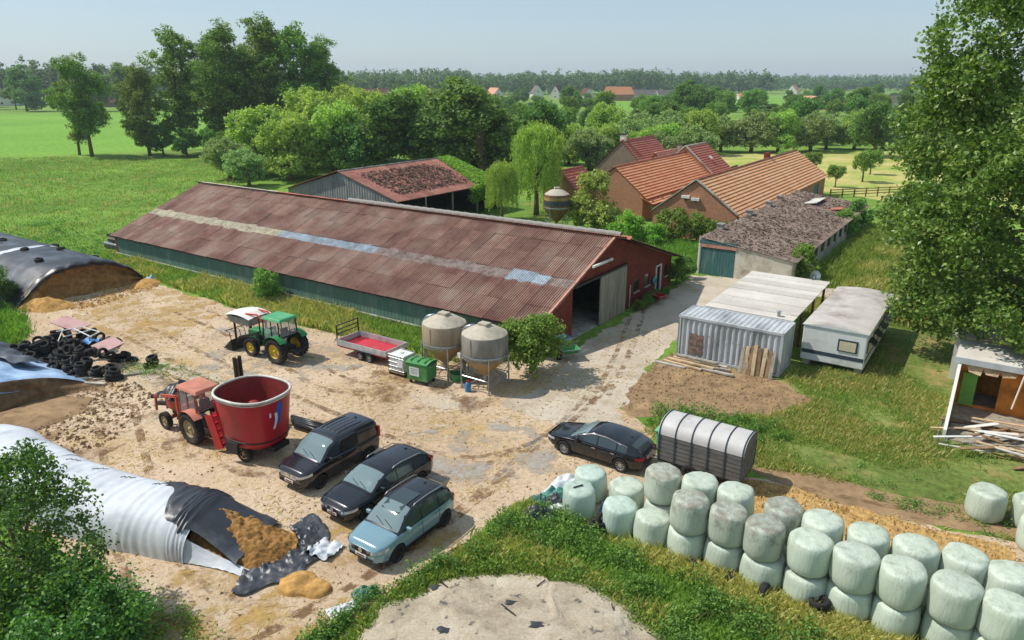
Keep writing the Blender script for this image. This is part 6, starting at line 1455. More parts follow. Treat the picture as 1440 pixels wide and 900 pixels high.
def sil(u, v):
    x = -1.9 + 3.6 * u; q = 2 * v - 1; t = max(0.0, 1 - u * 1.02)
    z = 1.05 * t ** 0.8 * (1 - abs(q) ** 2.4) + 0.16 * nz(x * 2, q * 3, 1.0) * (1 - abs(q)) + 0.1 * nz(x * 5, q * 7, 4.0) + 0.06 * nz(x * 13, q * 16, 6.0)
    return (x, q * (1.35 - 0.25 * u), max(0.02, z))
MB().grid(90, 70, sil).build('heap', 'silage', OP, True)
BS = root('torn_black_sheet', 'crumpled black plastic sheet around the opened end of the silage bag', 'plastic sheet', (-9.2, 21.75, 0), math.atan2(-0.4, 0.92))
def bag_over(u, v):
    # black sheet: lies over the far and top side of the last stretch of the bag, then slumps over the heap
    L_ = 0.70 + 0.34 * u; vv = 0.02 + (0.40 + 0.34 * min(1, u * 2.2) - 0.08 * abs(math.sin(u * 9))) * v
    if L_ <= 0.985:
        p = Vector(bag(L_, vv)); q = Vector(bag(L_, 0.5)); c_ = Vector((q.x, q.y, 0.5))
        p = p + (p - c_).normalized() * (0.05 + 0.09 * abs(nz(u * 11, v * 7, 3.0)))
        return p
    k = (L_ - 0.985) / 0.055; p0 = Vector(bag(0.985, vv)); p = p0 + Vector((1.9, -0.75, 0)) * k
    p.z = max(0.05, p0.z * (1 - 0.75 * k) + 0.12 * abs(nz(u * 12, v * 8, 3.0))); return p
def blk(u, v):
    p = Vector(bag_over(u, v)) - Vector((-9.2, 21.75, 0)); a_ = -math.atan2(-0.4, 0.92)
    return (p.x * math.cos(a_) - p.y * math.sin(a_), p.x * math.sin(a_) + p.y * math.cos(a_), p.z)
MB().grid(70, 26, blk).build('far_flap', 'black_sheet', BS, True)
def blk2(u, v):
    a = -1.25 + 2.7 * u; r = 1.35 + (1.15 + 0.35 * nz(u * 7, 1.0)) * v
    return (0.35 + r * math.cos(a) * (0.9 + 0.1 * nz(u * 6, v * 2)), r * math.sin(a) * 0.95 + 0.15 * nz(u * 8, v * 4, 2.0), 0.05 + 0.22 * abs(nz(u * 14, v * 6, 6.0)) * (1.2 - v * 0.6) + 0.1 * abs(math.sin(u * 40 + 4 * nz(u * 7, v * 5))) * 0.6)
MB().grid(70, 14, blk2).build('end_flap', 'black_sheet', BS, True)
WS = root('torn_white_sheet', 'white inner side of the torn bag sheet lying on the yard', 'plastic sheet', (-9.2, 21.75, 0), math.atan2(-0.4, 0.92))
MB().grid(30, 8, lambda u, v: (-1.7 + 3.0 * u, -1.42 - 0.35 * v + 0.12 * math.sin(u * 3) + 0.25 * u, 0.04 + 0.75 * (1 - u) ** 2 * (1 - v) + 0.06 * abs(nz(u * 9, v * 5, 1.0)))).build('near_flap', 'white_sheet', WS, True)
MB().grid(18, 14, lambda u, v: (2.0 + 1.0 * u + 0.15 * nz(u * 4, v * 3), 0.25 + 1.0 * v + 0.15 * nz(u * 4, v * 4, 3.0), 0.12 + 0.2 * abs(nz(u * 5, v * 5, 9.0)) + 0.06 * math.sin(u * 14 + v * 5))).build('end_flap', 'white_sheet', WS, True)
tag(mound('silage_clod', -6.9, 19.6, 0.9, 0.62, 0.26, 'silage_pale', None, 9.0, -0.3, 36, 0.9, 0.4), 'flat clod of straw-coloured silage lying before the torn bag', 'silage clod')

# ------------------------------------------------------------------ sheeted mound in the foreground
def mound_mat():
    m, n, l, b = new_mat('mound_cover'); co = coords(n, l, 'world')
    f = noise_node(n, l, co, 0.8, 7, 0.68); base = ramp(n, l, f, [(0.3, hx('8d7f6e')), (0.5, hx('b3a591')), (0.7, hx('c3b7a6'))])
    g = noise_node(n, l, co, 2.2, 6, 0.62); base = mixc(n, l, ramp(n, l, g, [(0.60, (0, 0, 0, 1)), (0.66, (0.9, 0.9, 0.9, 1))]), base, hx('54524f'))
    h = noise_node(n, l, co, 12, 5, 0.7); base = mixc(n, l, 1.0, base, ramp(n, l, h, [(0.3, (0.7, 0.69, 0.66, 1)), (0.7, (1.15, 1.14, 1.1, 1))]), 'MULTIPLY')
    l.new(base, b.inputs['Base Color']); b.inputs['Roughness'].default_value = 0.9; bump(n, l, b, h, 0.6, 0.05)
mound_mat()
MD = root('sheeted_mound', 'low mound under an old grey soil-covered sheet at the weeds', 'mound', (0.1, 15.2, 0))
MB().grid(90, 60, lambda u, v: ((lambda x, y: (x + 0.5 * nz(x * 0.9, y * 0.9, 5.0), y + 0.5 * nz(x * 0.9, y * 0.9, 8.0), max(-0.02, 0.62 * (1 - (abs(x / 5.2) ** 2.6 + abs(y / 5.1) ** 2.6)) ** 1 if (abs(x / 5.2) ** 2.6 + abs(y / 5.1) ** 2.6) < 1 else -0.02) * (1 + 0.15 * nz(x, y, 1.0)) + 0.05 * nz(x * 2, y * 2, 2.0)))(-5.3 + 10.6 * u, -5.2 + 10.4 * v))).build('cover', 'mound_cover', MD, True)
MB().grid(60, 6, lambda u, v: ((lambda a, r: (5.25 * math.copysign(abs(math.cos(a)) ** .77, math.cos(a)) * r, 5.15 * math.copysign(abs(math.sin(a)) ** .77, math.sin(a)) * r, 0.05 + 0.16 * (1 - v) + 0.07 * abs(nz(u * 40, v * 3, 3.0))))(R(-12) + R(62) * u, 0.93 + 0.11 * v * (0.6 + 0.5 * abs(nz(u * 20, 2.0)))))).build('sheet_edge', 'black_sheet', MD, True)
random.seed(8)
plain('dark_scrap', '3a3c40', 0.5, 0.2, 4)
for k in range(14):
    x, y = rnd(-3.8, 3.4), rnd(0.5, 4.2)
    if abs(x / 5.2) ** 2.6 + abs(y / 5.1) ** 2.6 > 0.75: continue
    z = 0.62 * (1 - (abs(x / 5.2) ** 2.6 + abs(y / 5.1) ** 2.6)) * (1 + 0.15 * nz(x, y, 1.0)) + 0.05 * nz(x * 2, y * 2, 2.0) + 0.02
    if k % 2: MB().grid(4, 4, lambda u, v: (x + (u - .5) * rnd(0.25, 0.55), y + (v - .5) * rnd(0.15, 0.3), z + 0.03 * math.sin(u * 5))).build('plastic_scrap', 'dark_scrap', MD, True)
    else: MB().span((x, y, z), (x + rnd(-0.5, 0.5), y + rnd(0.2, 0.5), z + 0.02), 0.03, 0.03).build('stick', 'dark_metal', MD)
# ------------------------------------------------------------------ wrapped bales
def bale_mat(name, c, dark, amt):
    m, n, l, b = new_mat(name); tc = n.new('ShaderNodeTexCoord'); co = tc.outputs['Object']
    f = noise_node(n, l, co, 2.0, 6, 0.65, (3, 3, 0.35)); base = ramp(n, l, f, [(0.3, tuple(x * 0.86 for x in hx(c)[:3]) + (1,)), (0.7, hx(c))])
    g = noise_node(n, l, co, 3.4, 7, 0.7); sp = n.new('ShaderNodeSeparateXYZ'); l.new(co, sp.inputs[0])
    top = n.new('ShaderNodeMapRange'); top.inputs[1].default_value = 0.2; top.inputs[2].default_value = 1.15; top.inputs[3].default_value = -0.14; top.inputs[4].default_value = 0.12; l.new(sp.outputs[2], top.inputs[0])
    ad = n.new('ShaderNodeMath'); ad.operation = 'ADD'; l.new(g, ad.inputs[0]); l.new(top.outputs[0], ad.inputs[1])
    base = mixc(n, l, ramp(n, l, ad.outputs[0], [(0.62 - amt * 0.2, (0, 0, 0, 1)), (0.80 - amt * 0.16, (0.85, 0.85, 0.85, 1))]), base, hx(dark))
    oi = n.new('ShaderNodeObjectInfo'); hs = n.new('ShaderNodeHueSaturation'); mr = n.new('ShaderNodeMapRange'); mr.inputs[3].default_value = 0.9; mr.inputs[4].default_value = 1.06
    l.new(oi.outputs['Random'], mr.inputs[0]); l.new(mr.outputs[0], hs.inputs['Value']); l.new(base, hs.inputs['Color'])
    l.new(hs.outputs[0], b.inputs['Base Color']); b.inputs['Roughness'].default_value = 0.42; b.inputs['Specular IOR Level'].default_value = 0.45
    h = noise_node(n, l, co, 4, 6, 0.65, (3.5, 3.5, 0.45)); bump(n, l, b, h, 0.6, 0.05)
bale_mat('wrap_clean', 'c3cdbb', '96a08c', 0.15); bale_mat('wrap_dirty', 'b4bcab', '827a6c', 0.6); bale_mat('wrap_mint', 'bccdbf', '93a595', 0.2)
def bale_mesh(seed, squash):
    mb = MB(); prof = [(0.0, 1.2), (0.2, 1.195), (0.4, 1.19), (0.52, 1.17), (0.6, 1.13), (0.635, 1.06), (0.65, 0.9), (0.66, 0.7), (0.665, 0.5), (0.66, 0.3), (0.645, 0.14), (0.6, 0.05), (0.5, 0.0), (0.0, 0.0)]
    n = 36
    for r, z in prof:
        for k in range(n):
            a = 2 * PI * k / n; d = Vector((math.cos(a), math.sin(a), z))
            q = 1 + 0.09 * mnoise.noise(Vector((d.x * 1.3, d.y * 1.3, z * 0.9 + seed))) + 0.016 * mnoise.noise(Vector((d.x * 5, d.y * 5, z * 1.2 + seed)))
            zz = z * squash + (0.035 * mnoise.noise(Vector((r * 3 * d.x, r * 3 * d.y, seed))) + 0.018 * mnoise.noise(Vector((r * 9 * d.x, r * 9 * d.y, seed + 3))) if z > 1.0 else 0)
            bl = 1 + (0.03 if squash < 0.97 else 0) * math.sin(PI * min(1, z / 1.2))
            mb.v.append((r * q * bl * d.x, r * q * bl * d.y, zz))
    for i in range(len(prof) - 1):
        for k in range(n): a = i * n + k; c = i * n + (k + 1) % n; mb.f.append((a, c, c + n, a + n))
    return mb.mesh('bale', True)
BM = {}
for wn_ in ('wrap_clean', 'wrap_dirty', 'wrap_mint'):
    for i in range(4):
        for sq in (1.0, 0.95):
            me = bale_mesh(i * 7.3 + len(wn_) * 1.7, sq); me.materials.append(MATS[wn_]); BM[(wn_, i, sq)] = me
random.seed(31)
def bale(x, y, z, wrap, label, group=None, sq=1.0, tilt=0.0):
    o = bpy.data.objects.new('wrapped_bale', BM[(wrap, random.randrange(4), sq)]); COL.objects.link(o)
    o.location = (x, y, z); o.rotation_euler = (rnd(-.03, .03) + tilt, rnd(-.03, .03), rnd(0, 6.28)); k = rnd(0.965, 1.02); o.scale = (k * rnd(0.97, 1.02), k, rnd(0.96, 1.02))
    tag(o, label, 'bale', group or 'wrapped bales'); return o
FRONT = [(6.07, 21.29), (7.19, 20.64), (8.19, 19.8), (9.32, 19.04), (10.46, 18.39), (11.47, 17.62), (12.66, 16.98), (13.65, 16.19), (14.8, 15.5)]
BACK = [(5.57, 23.1), (6.71, 22.49), (7.79, 21.78), (9.16, 20.85), (10.18, 20.07), (11.33, 19.42), (12.43, 18.74), (13.61, 18.16), (14.52, 17.39), (15.7, 16.6)]
ORD = ['first', 'second', 'third', 'fourth', 'fifth', 'sixth', 'seventh', 'eighth', 'ninth', 'tenth']
for i, (x, y) in enumerate(FRONT):
    d = i in (0, 1)
    bale(x, y, 0, 'wrap_clean', ORD[i] + ' bottom bale from the single mint bales, in the stack row facing the weeds', 'bottom bales facing the weeds', 0.95)
    bale(x + rnd(-.05, .05), y + rnd(-.05, .05), 1.14, 'wrap_dirty' if d or i == 2 else 'wrap_clean', (ORD[i] + ' top bale from the single mint bales, in the row facing the weeds' + (', dark stained' if d else ', pale')), 'stained top bales' if d else 'top bales facing the weeds', 1.0)
for i, (x, y) in enumerate(BACK):
    d = i in (0, 3)
    bale(x, y, 0, 'wrap_clean', ORD[i] + ' bottom bale from the livestock trailer, in the row along the spilled feed', 'bottom bales along the feed', 0.95)
    bale(x + rnd(-.05, .05), y + rnd(-.05, .05), 1.14, 'wrap_dirty' if d else 'wrap_clean', (ORD[i] + ' top bale from the livestock trailer, in the row along the spilled feed' + (', grimy' if d else ', pale')), 'grimy top bales' if d else 'top bales along the feed', 1.0)
for (x, y, w, lb) in ((3.11, 24.98, 'wrap_mint', 'single mint wrapped bale behind the bags at the stack end'), (2.53, 23.78, 'wrap_mint', 'single mint bale with a dark strip on top, beside the tyres'), (4.41, 24.03, 'wrap_clean', 'single pale bale standing between the mint bales and the stack'), (3.95, 22.75, 'wrap_mint', 'single mint bale with creased wrap before the double stack'), (5.0, 21.95, 'wrap_clean', 'single pale bale in the dry grass next to the double stack')):
    bale(x, y, 0, w, lb, 'single bales', 1.0)
o = MB().box((0, 0, 0), (0.42, 0.06, 0.02)).build('dark_strip', 'trim_black', None); o.location = (2.5, 23.75, 1.235); o.rotation_euler = (0, 0, 0.5); tag(o, 'dark strip lying on the single mint bale', 'strip')
for (x, y, lb) in ((17.99, 23.63, 'single white bale standing apart on the dirt track verge'), (19.3, 23.0, 'white bale beside the one standing apart at the track'), (18.6, 21.6, 'white bale at the track, the one nearest the spilled feed')):
    bale(x, y, 0, 'wrap_clean', lb, 'bales at the track')
# tyres and rubbish at the stack's end
for (x, y, z, tl, lb) in ((3.1, 22.55, 0.12, 0.1, 'lying tyre at the foot of the single mint bales'), (3.15, 22.6, 0.34, 0.25, 'tyre stacked askew at the single mint bales'), (3.4, 22.75, 0.45, 1.2, 'tyre leaning upright against the mint bale'), (2.75, 22.35, 0.12, 0.3, 'half sunk tyre in the weeds by the mint bales'), (6.2, 20.45, 0.2, 0.9, 'tyre leaning at the foot of the stained bales'), (7.3, 19.7, 0.22, 0.6, 'worn tyre in the dry grass below the stack'), (8.05, 18.95, 0.3, 1.45, 'tyre standing upright against the bottom bales'), (9.5, 18.2, 0.12, 0.05, 'bottom tyre of the little pile at the bales'), (9.52, 18.2, 0.33, 0.1, 'middle tyre of the little pile at the bales'), (9.48, 18.22, 0.54, 0.12, 'top tyre of the little pile at the bales')):
    tyre((x, y, z), (tl, 0.1, rnd(0, 3)), 1.0, lb, 'tyres by the bales')
def crumple(name, label, cat, x, y, w, d_, h_, m, seed, rz=0.0):
    o = MB().grid(22, 22, lambda u, v: ((u - .5) * w, (v - .5) * d_, max(0.01, h_ * (max(0, 1 - (2 * u - 1) ** 2) * max(0, 1 - (2 * v - 1) ** 2)) ** 0.6 * (0.75 + 0.6 * nz(u * 4, v * 4, seed)) + 0.07 * nz(u * 11, v * 11, seed)))).build(name, m, None, True); o.location = (x, y, 0); o.rotation_euler = (0, 0, rz); tag(o, label, cat); return o
plain('bag_green', '3f6a5c', 0.4, 0.2, 3, bmp=0.3); plain('tarp_teal', '4f8a7c', 0.5, 0.2, 3, bmp=0.3)
crumple('plastic_bundle', 'crumpled black plastic bundle in the weeds by the bales', 'plastic bundle', 0.98, 23.3, 1.3, 1.2, 0.7, 'black_sheet', 1.0, 0.4)
crumple('white_sheet', 'white plastic sheet crumpled against the mint bales', 'plastic sheet', 2.2, 25.6, 1.7, 1.2, 0.55, 'white_sheet', 2.0, 0.9)
crumple('teal_bag', 'teal plastic bag lying before the parked estate car', 'bag', 1.75, 25.0, 1.0, 0.7, 0.45, 'tarp_teal', 3.0, 0.2)
crumple('dark_bag', 'dark green bin bag at the edge of the rubbish by the bales', 'bag', 1.05, 24.45, 0.8, 0.7, 0.5, 'bag_green', 4.0, 0.1)
crumple('black_bag', 'black bin bag among the rubbish by the mint bales', 'bag', 1.65, 24.5, 1.0, 0.7, 0.42, 'black_sheet', 5.0, 0.6)
crumple('pale_bag', 'pale plastic bag between black bag and mint bale', 'bag', 1.75, 24.0, 0.9, 0.5, 0.3, 'white_sheet', 6.0, 0.3)
crumple('blue_bag', 'blue plastic scrap squeezed between the single bales', 'plastic scrap', 3.5, 23.5, 0.5, 0.5, 0.6, 'blue_plastic', 7.0)
crumple('teal_scrap', 'small dark teal bag at the yard edge by the grey mound', 'bag', -4.7, 19.2, 0.9, 0.6, 0.35, 'bag_green', 8.0, 0.5)
crumple('white_scrap', 'white plastic scrap lying beside the dark teal bag', 'plastic scrap', -5.35, 18.5, 0.9, 0.5, 0.15, 'white_sheet', 9.0, 0.5)
crumple('blue_scrap', 'pale blue scrap at the cut face of the black clamp', 'plastic scrap', -29.9, 57.4, 0.9, 0.7, 0.5, 'blue_sheet', 10.0)
crumple('plastic_edge', 'black plastic scrap at the edge of the weeds near the blue car', 'plastic scrap', -1.95, 21.4, 1.3, 0.4, 0.18, 'black_sheet', 11.0, 0.75)
# livestock trailer
plain('trailer_slat', '6a6866', 0.7, 0.25, 3, dirt='4a4846', dirt_amt=0.4, stretch=(0.5, 3, 3)); plain('trailer_roof', 'c0bcb8', 0.5, 0.08, 2, dirt='9a9692', dirt_amt=0.35)
LT = root('livestock_trailer', 'livestock trailer with arched pale roof and dark slatted sides', 'trailer', (8.15, 26.85, 0), FA)
tl_, tw = 3.5, 1.75
for s in (-1, 1):
    for k in range(6): MB().box((0, s * tw / 2, 0.62 + k * 0.19), (tl_, 0.04, 0.165)).build('side_slat', 'trailer_slat', LT)
for k in range(6):
    for x in (-tl_ / 2, tl_ / 2): MB().box((x, 0, 0.62 + k * 0.19), (0.04, tw - 0.06, 0.165)).build('end_slat', 'trailer_slat', LT)
def arch(a, e=0.0): return ((tw / 2 + 0.03 + e) * math.copysign(abs(math.cos(a)) ** 0.8, math.cos(a)), 1.68 + (0.62 + e) * abs(math.sin(a)) ** 0.9)
MB().grid(1, 18, lambda u, v: (-tl_ / 2 - 0.06 + (tl_ + 0.12) * u, *arch(PI * v))).build('roof', 'trailer_roof', LT, True)
for sx in (-1, 1): MB().add([(sx * (tl_ / 2 + 0.02), *arch(PI * k / 14)) for k in range(15)], [tuple(range(15))]).build('roof_end', 'trailer_slat', LT)
for k in range(6):
    x = -tl_ / 2 + tl_ * k / 5
    MB().tube([(x, *arch(PI * j / 16, 0.02)) for j in range(17)], 0.025, 5).build('roof_rib', 'dark_stripe', LT)
    for s in (-1, 1): MB().box((x, s * (tw / 2 + 0.035), 1.1), (0.06, 0.04, 1.2)).build('stake', 'dark_stripe', LT)
MB().box((0, 0, 0.5), (tl_, tw, 0.1)).build('floor', 'dark_metal', LT)
for x in (-0.35, 0.4):
    for s in (-1, 1): wheel(LT, x, s * (tw / 2 - 0.02), 0.33, 0.2, 'rim_dark', s, 6)
MB().span((-tl_ / 2, 0, 0.5), (-tl_ / 2 - 1.1, 0, 0.48), 0.1, 0.1).build('drawbar', 'galvanised', LT)
GTB = root('green_crate', 'green plastic tub standing at the front of the livestock trailer', 'tub', (7.05, 29.0, 0), FA)
plain('tub_mint', '6fb58a', 0.5, 0.15, 3, dirt='4f8a68', dirt_amt=0.4)
MB().box((0, 0, 0.5), (0.75, 1.1, 0.95), taper=(1.1, 1.06)).build('tub', 'tub_mint', GTB, bevel=0.06); MB().box((0, 0, 0.99), (0.9, 1.24, 0.07)).build('rim', 'tub_mint', GTB, bevel=0.02)
TB2 = root('feed_trough', 'tan-edged trough lying beside the bale stack at the spilled feed', 'trough', (16.7, 18.9, 0), FA)
MB().add([(-1.2, -.4, .05), (1.2, -.4, .05), (1.2, .4, .05), (-1.2, .4, .05), (-1.35, -.6, .5), (1.35, -.6, .5), (1.35, .6, .5), (-1.35, .6, .5)], [(0, 3, 2, 1), (0, 1, 5, 4), (1, 2, 6, 5), (2, 3, 7, 6), (3, 0, 4, 7)]).build('basin', 'pale_timber', TB2)
MB().tube([(-1.35, -.6, .5), (1.35, -.6, .5), (1.35, .6, .5), (-1.35, .6, .5), (-1.35, -.6, .5)], 0.05, 6).build('rim', 'pale_timber', TB2)
random.seed(4)
for k in range(10):
    p = (17.3 + rnd(0, 5.5), 24.8 + rnd(-0.5, 0.5) - 0.35 * k * 0.5, 0.03)
    o = MB().box((0, 0, 0), (rnd(0.3, 0.9), rnd(0.12, 0.3), 0.03)).build('white_shard', 'white_paint', None); o.location = p; o.rotation_euler = (rnd(-.1, .1), rnd(-.1, .1), rnd(-0.8, 0.2)); tag(o, 'white broken sheet piece on the track verge before the chalet', 'shard', 'broken white pieces on the verge')
# ------------------------------------------------------------------ trees
def limb_path(a, b, sag, rng, n=5):
    a, b = np.array(a, float), np.array(b, float); pts = []
    for i in range(n + 1):
        t = i / n; p = a + (b - a) * t; p[2] += sag * math.sin(PI * t); p[:2] += rng.normal(size=2) * 0.03 * np.linalg.norm(b - a) * math.sin(PI * t); pts.append(tuple(p))
    return pts
def tree_meshes(seed, h, lobes, trunk_r, n_cl, per, leaf, cl_r, trunk_h=None, n_limbs=9, up=0.3, flat=0.8, droop=0.0, bark='bark', leafm='leaf_mid', inner=0.5, extra=None, lean=0.0):
    """lobes: (x,y,z,rx,ry,rz,weight). Returns (trunk mesh, crown mesh)."""
    rng = np.random.default_rng(seed); W = np.array([l_[6] for l_ in lobes], float); W /= W.sum()
    pick = rng.choice(len(lobes), n_cl, p=W); d = unit(rng.normal(size=(n_cl, 3))); rr = inner + (1 - inner) * rng.random((n_cl, 1)) ** 0.5
    lb = np.array([l_[:6] for l_ in lobes]); C = lb[pick, :3] + d * rr * lb[pick, 3:6]
    C[:, 2] = np.maximum(C[:, 2], 0.35)
    rad = cl_r * (0.6 + 0.8 * rng.random(n_cl))
    V, F = leaf_cloud(C, rad, per, leaf, up=up, flat=flat, rng=rng, droop=droop)
    if extra is not None: V = np.concatenate([V, extra[0]]); F = np.concatenate([F, extra[1] + len(V) - len(extra[0])])
    V[:, 2] = np.maximum(V[:, 2], 0.03)
    crown = np_mesh('crown', V, F); crown.materials.append(MATS[leafm])
    th = trunk_h or h * 0.45
    mb = MB(); mb.tube([(0, 0, -0.1), (0.02 * h * lean, 0, th * 0.4), (lean * th * 0.1, 0.03 * th * 0.3, th), (lean * h * 0.1, 0, h * 0.82)], [trunk_r * 1.25, trunk_r, trunk_r * 0.7, trunk_r * 0.12], 9)
    for k in range(n_limbs):
        q = C[rng.integers(n_cl)]; z0 = min(th * (0.5 + 0.7 * rng.random()), q[2] * 0.85)
        if q[2] < z0 * 0.6: continue
        r0 = trunk_r * (0.35 + 0.2 * rng.random()) * (1 - 0.5 * z0 / h)
        mb.tube(limb_path((0, 0, z0), q, 0.06 * h * 0.3, rng), [r0, r0 * 0.85, r0 * 0.65, r0 * 0.45, r0 * 0.3, r0 * 0.12], 6)
    tr = mb.mesh('trunk', True); tr.materials.append(MATS[bark])
    return tr, crown
def place_tree(name, ms, label, x, y, rz=0.0, sc=1.0, group=None, szx=None, cat='tree'):
    T = root(name, label, cat, (x, y, 0), rz, group); T.scale = (sc, sc, sc) if szx is None else (szx[0], szx[0], szx[1])
    for nm, me in zip(('trunk', 'crown'), ms):
        o = bpy.data.objects.new(nm, me); COL.objects.link(o); o.parent = T
    return T
def round_lobes(h, r, seed, n=9, base=0.3, top=1.0):
    rng = np.random.default_rng(seed + 100); L = [(0, 0, h * (base + top) / 2, r * 0.62, r * 0.62, h * (top - base) * 0.4, 2.0)]
    for k in range(n):
        a = rng.random() * 2 * PI; zz = base + (top - base) * (0.15 + 0.75 * rng.random()); env = math.sin(PI * min(1, max(0, (zz - base) / (top - base) * 0.85 + 0.12))) ** 0.6
        rr = r * 0.62 * env; q = r * (0.3 + 0.2 * rng.random())
        L.append((rr * math.cos(a), rr * math.sin(a), zz * h * 0.96, q, q, q * 0.8, 1.0))
    return L
def column_lobes(h, r, seed, base=0.22, n=12):
    rng = np.random.default_rng(seed + 50); L = []
    for k in range(n):
        t = (k + 0.5) / n; zz = h * (base + (0.97 - base) * t); env = (math.sin(PI * (0.12 + 0.8 * t))) ** 0.7; a = rng.random() * 2 * PI; off = r * (0.2 + 0.6 * rng.random()) * env
        q = r * (0.45 + 0.35 * rng.random()) * env; L.append((off * math.cos(a), off * math.sin(a), zz, q, q, h * (0.05 + 0.05 * rng.random()), q))
    return L
# prototypes
POP = [tree_meshes(10 + i, 26, column_lobes(26, 6.0, i, 0.16 if i != 1 else 0.26, 20), 0.42, 520, 46, 0.42, 1.0, 12, 12, leafm='leaf_poplar', up=0.2) for i in range(3)]
RND = [tree_meshes(20 + i, 12, round_lobes(12, 5.2, i, base=0.14), 0.32, 260, 46, 0.42, 0.85, 4.0, 10, leafm=['leaf_mid', 'leaf_dark', 'leaf_mid'][i], up=0.35) for i in range(3)]
DRK = [tree_meshes(25 + i, 14, round_lobes(14, 6.4, 5 + i, 13, base=0.05), 0.36, 420, 46, 0.48, 1.0, 4.0, 8, leafm='leaf_dark', up=0.35) for i in range(2)]
WIL = [tree_meshes(30 + i, 7.5, round_lobes(7.5, 3.8, 9 + i, 11, 0.03), 0.3, 330, 42, 0.34, 0.65, 2.4, 12, leafm='leaf_grey_willow' if i else 'leaf_willow', up=0.25, bark='bark') for i in range(2)]
BSH = [tree_meshes(40 + i, 2.6, round_lobes(2.6, 1.5, 3 + i, 7, 0.02), 0.07, 130, 34, 0.17, 0.32, 1.0, 6, leafm=['leaf_mid', 'leaf_bright', 'leaf_dark'][i], up=0.4) for i in range(3)]
FRU = tree_meshes(47, 4.5, round_lobes(4.5, 2.0, 3, 7, 0.35), 0.12, 110, 34, 0.26, 0.45, 1.7, 7, leafm='leaf_mid')
# poplar row at the left field
for i, (x, y, s, k, lb) in enumerate(((-90.5, 158, 0.80, 1, 'slim tall poplar with a bare forked top at the field corner'), (-79, 160, 0.72, 2, 'leafy poplar at the outer side of the tall poplar group'),
        (-73.5, 165, 1.02, 0, 'tall broad poplar at the edge of the poplar group'), (-66, 170, 0.98, 2, 'tall poplar with open lower trunk in the middle of the group'), (-61, 162, 1.05, 0, 'tall dense poplar in the poplar group beside the willows'),
        (-54, 165, 1.1, 2, 'tallest poplar of the group over the meadow'), (-47.5, 166, 1.05, 0, 'dark broad poplar at the inner side of the group'), (-42.5, 172, 0.95, 2, 'poplar at the end of the group next to the village view'), (-57.5, 176, 1.05, 0, 'poplar standing behind the tall poplar group'), (-69, 178, 0.9, 0, 'poplar half hidden behind the poplar group'))):
    place_tree('poplar', POP[k], lb, x, y, i * 1.3, 1, 'poplars along the meadow', (s * 1.05, s))
LT2 = tree_meshes(61, 15, [(0, 0, 12, 2.6, 2.6, 2.6, 2), (-1.5, 0, 10, 2.0, 2.2, 1.6, 1), (0.8, 0.5, 7.5, 1.8, 1.8, 1.6, 1), (1.4, 0, 5.2, 2.0, 2.0, 1.7, 1.2), (0.6, 0, 3.4, 1.5, 1.5, 1.0, 0.7)], 0.22, 150, 46, 0.36, 0.75, 7, 8, leafm='leaf_poplar', lean=0.5)
place_tree('field_tree', LT2, 'lone slender leaning tree in the bright green field', -95.5, 162, 0.3, 1.15)
for i, (x, y, k, s, lb) in enumerate(((-76, 160, 1, 0.62, 'dark shrub thicket under the outer poplars'), (-70, 158, 1, 0.55, 'dense dark bush at the foot of the poplars'), (-64, 156, 0, 0.5, 'green bush before the poplar trunks'), (-59, 152, 2, 0.5, 'bush between poplars and meadow'), (-54, 148, 0, 0.55, 'bush at the meadow edge beside the willow mass'), (-81, 164, 1, 0.5, 'dark bush by the leafy outer poplar'), (-49, 156, 1, 0.6, 'dark bush below the inner poplars'), (-66, 163, 1, 0.6, 'dark bush behind the meadow bushes'))):
    place_tree('field_bush', RND[k], lb, x, y, i * 0.9, s, 'bushes under the poplars', cat='bush')
# bright willow mass behind the barn
for i, (x, y, s, w, lb) in enumerate(((-44, 127, 1.5, 0, 'broad bright willow at the meadow end of the willow mass'), (-36.5, 120, 1.35, 0, 'bright willow before the poplars, near the open shed'), (-30.5, 125, 1.6, 0, 'big bright willow behind the open shed gable'), (-38, 137, 1.85, 0, 'tall bright willow in the middle of the willow mass'), (-26, 137, 1.8, 0, 'bright willow between willow mass and walnut'), (-31, 150, 1.9, 0, 'willow behind the bright willows'), (-47, 121, 1.0, 1, 'greyish low willow at the meadow edge'), (-41, 113, 0.85, 1, 'low grey-green willow beside the long barn ridge'), (-20, 152, 1.9, 0, 'rounded lime willow crown beyond the walnut'))):
    place_tree('bright_willow', WIL[w], lb, x, y, i * 0.7, s, 'bright willows behind the barn')
for i, (x, y, s, lb) in enumerate(((-16, 122, 1.25, 'great dark walnut tree behind the open shed'), (-5.0, 119, 1.3, 'great spreading walnut crown beside the open shed ivy'), (-24, 126, 1.0, 'dark walnut crown between willows and the great walnut'), (3.5, 130, 1.0, 'dark tree behind the weeping willow'), (-11, 136, 1.25, 'dark crown behind the great walnut'))):
    place_tree('walnut_tree', DRK[i % 2], lb, x, y, i * 1.1, 1, 'dark broad trees behind the open shed', (s * 1.12, s * 0.84))
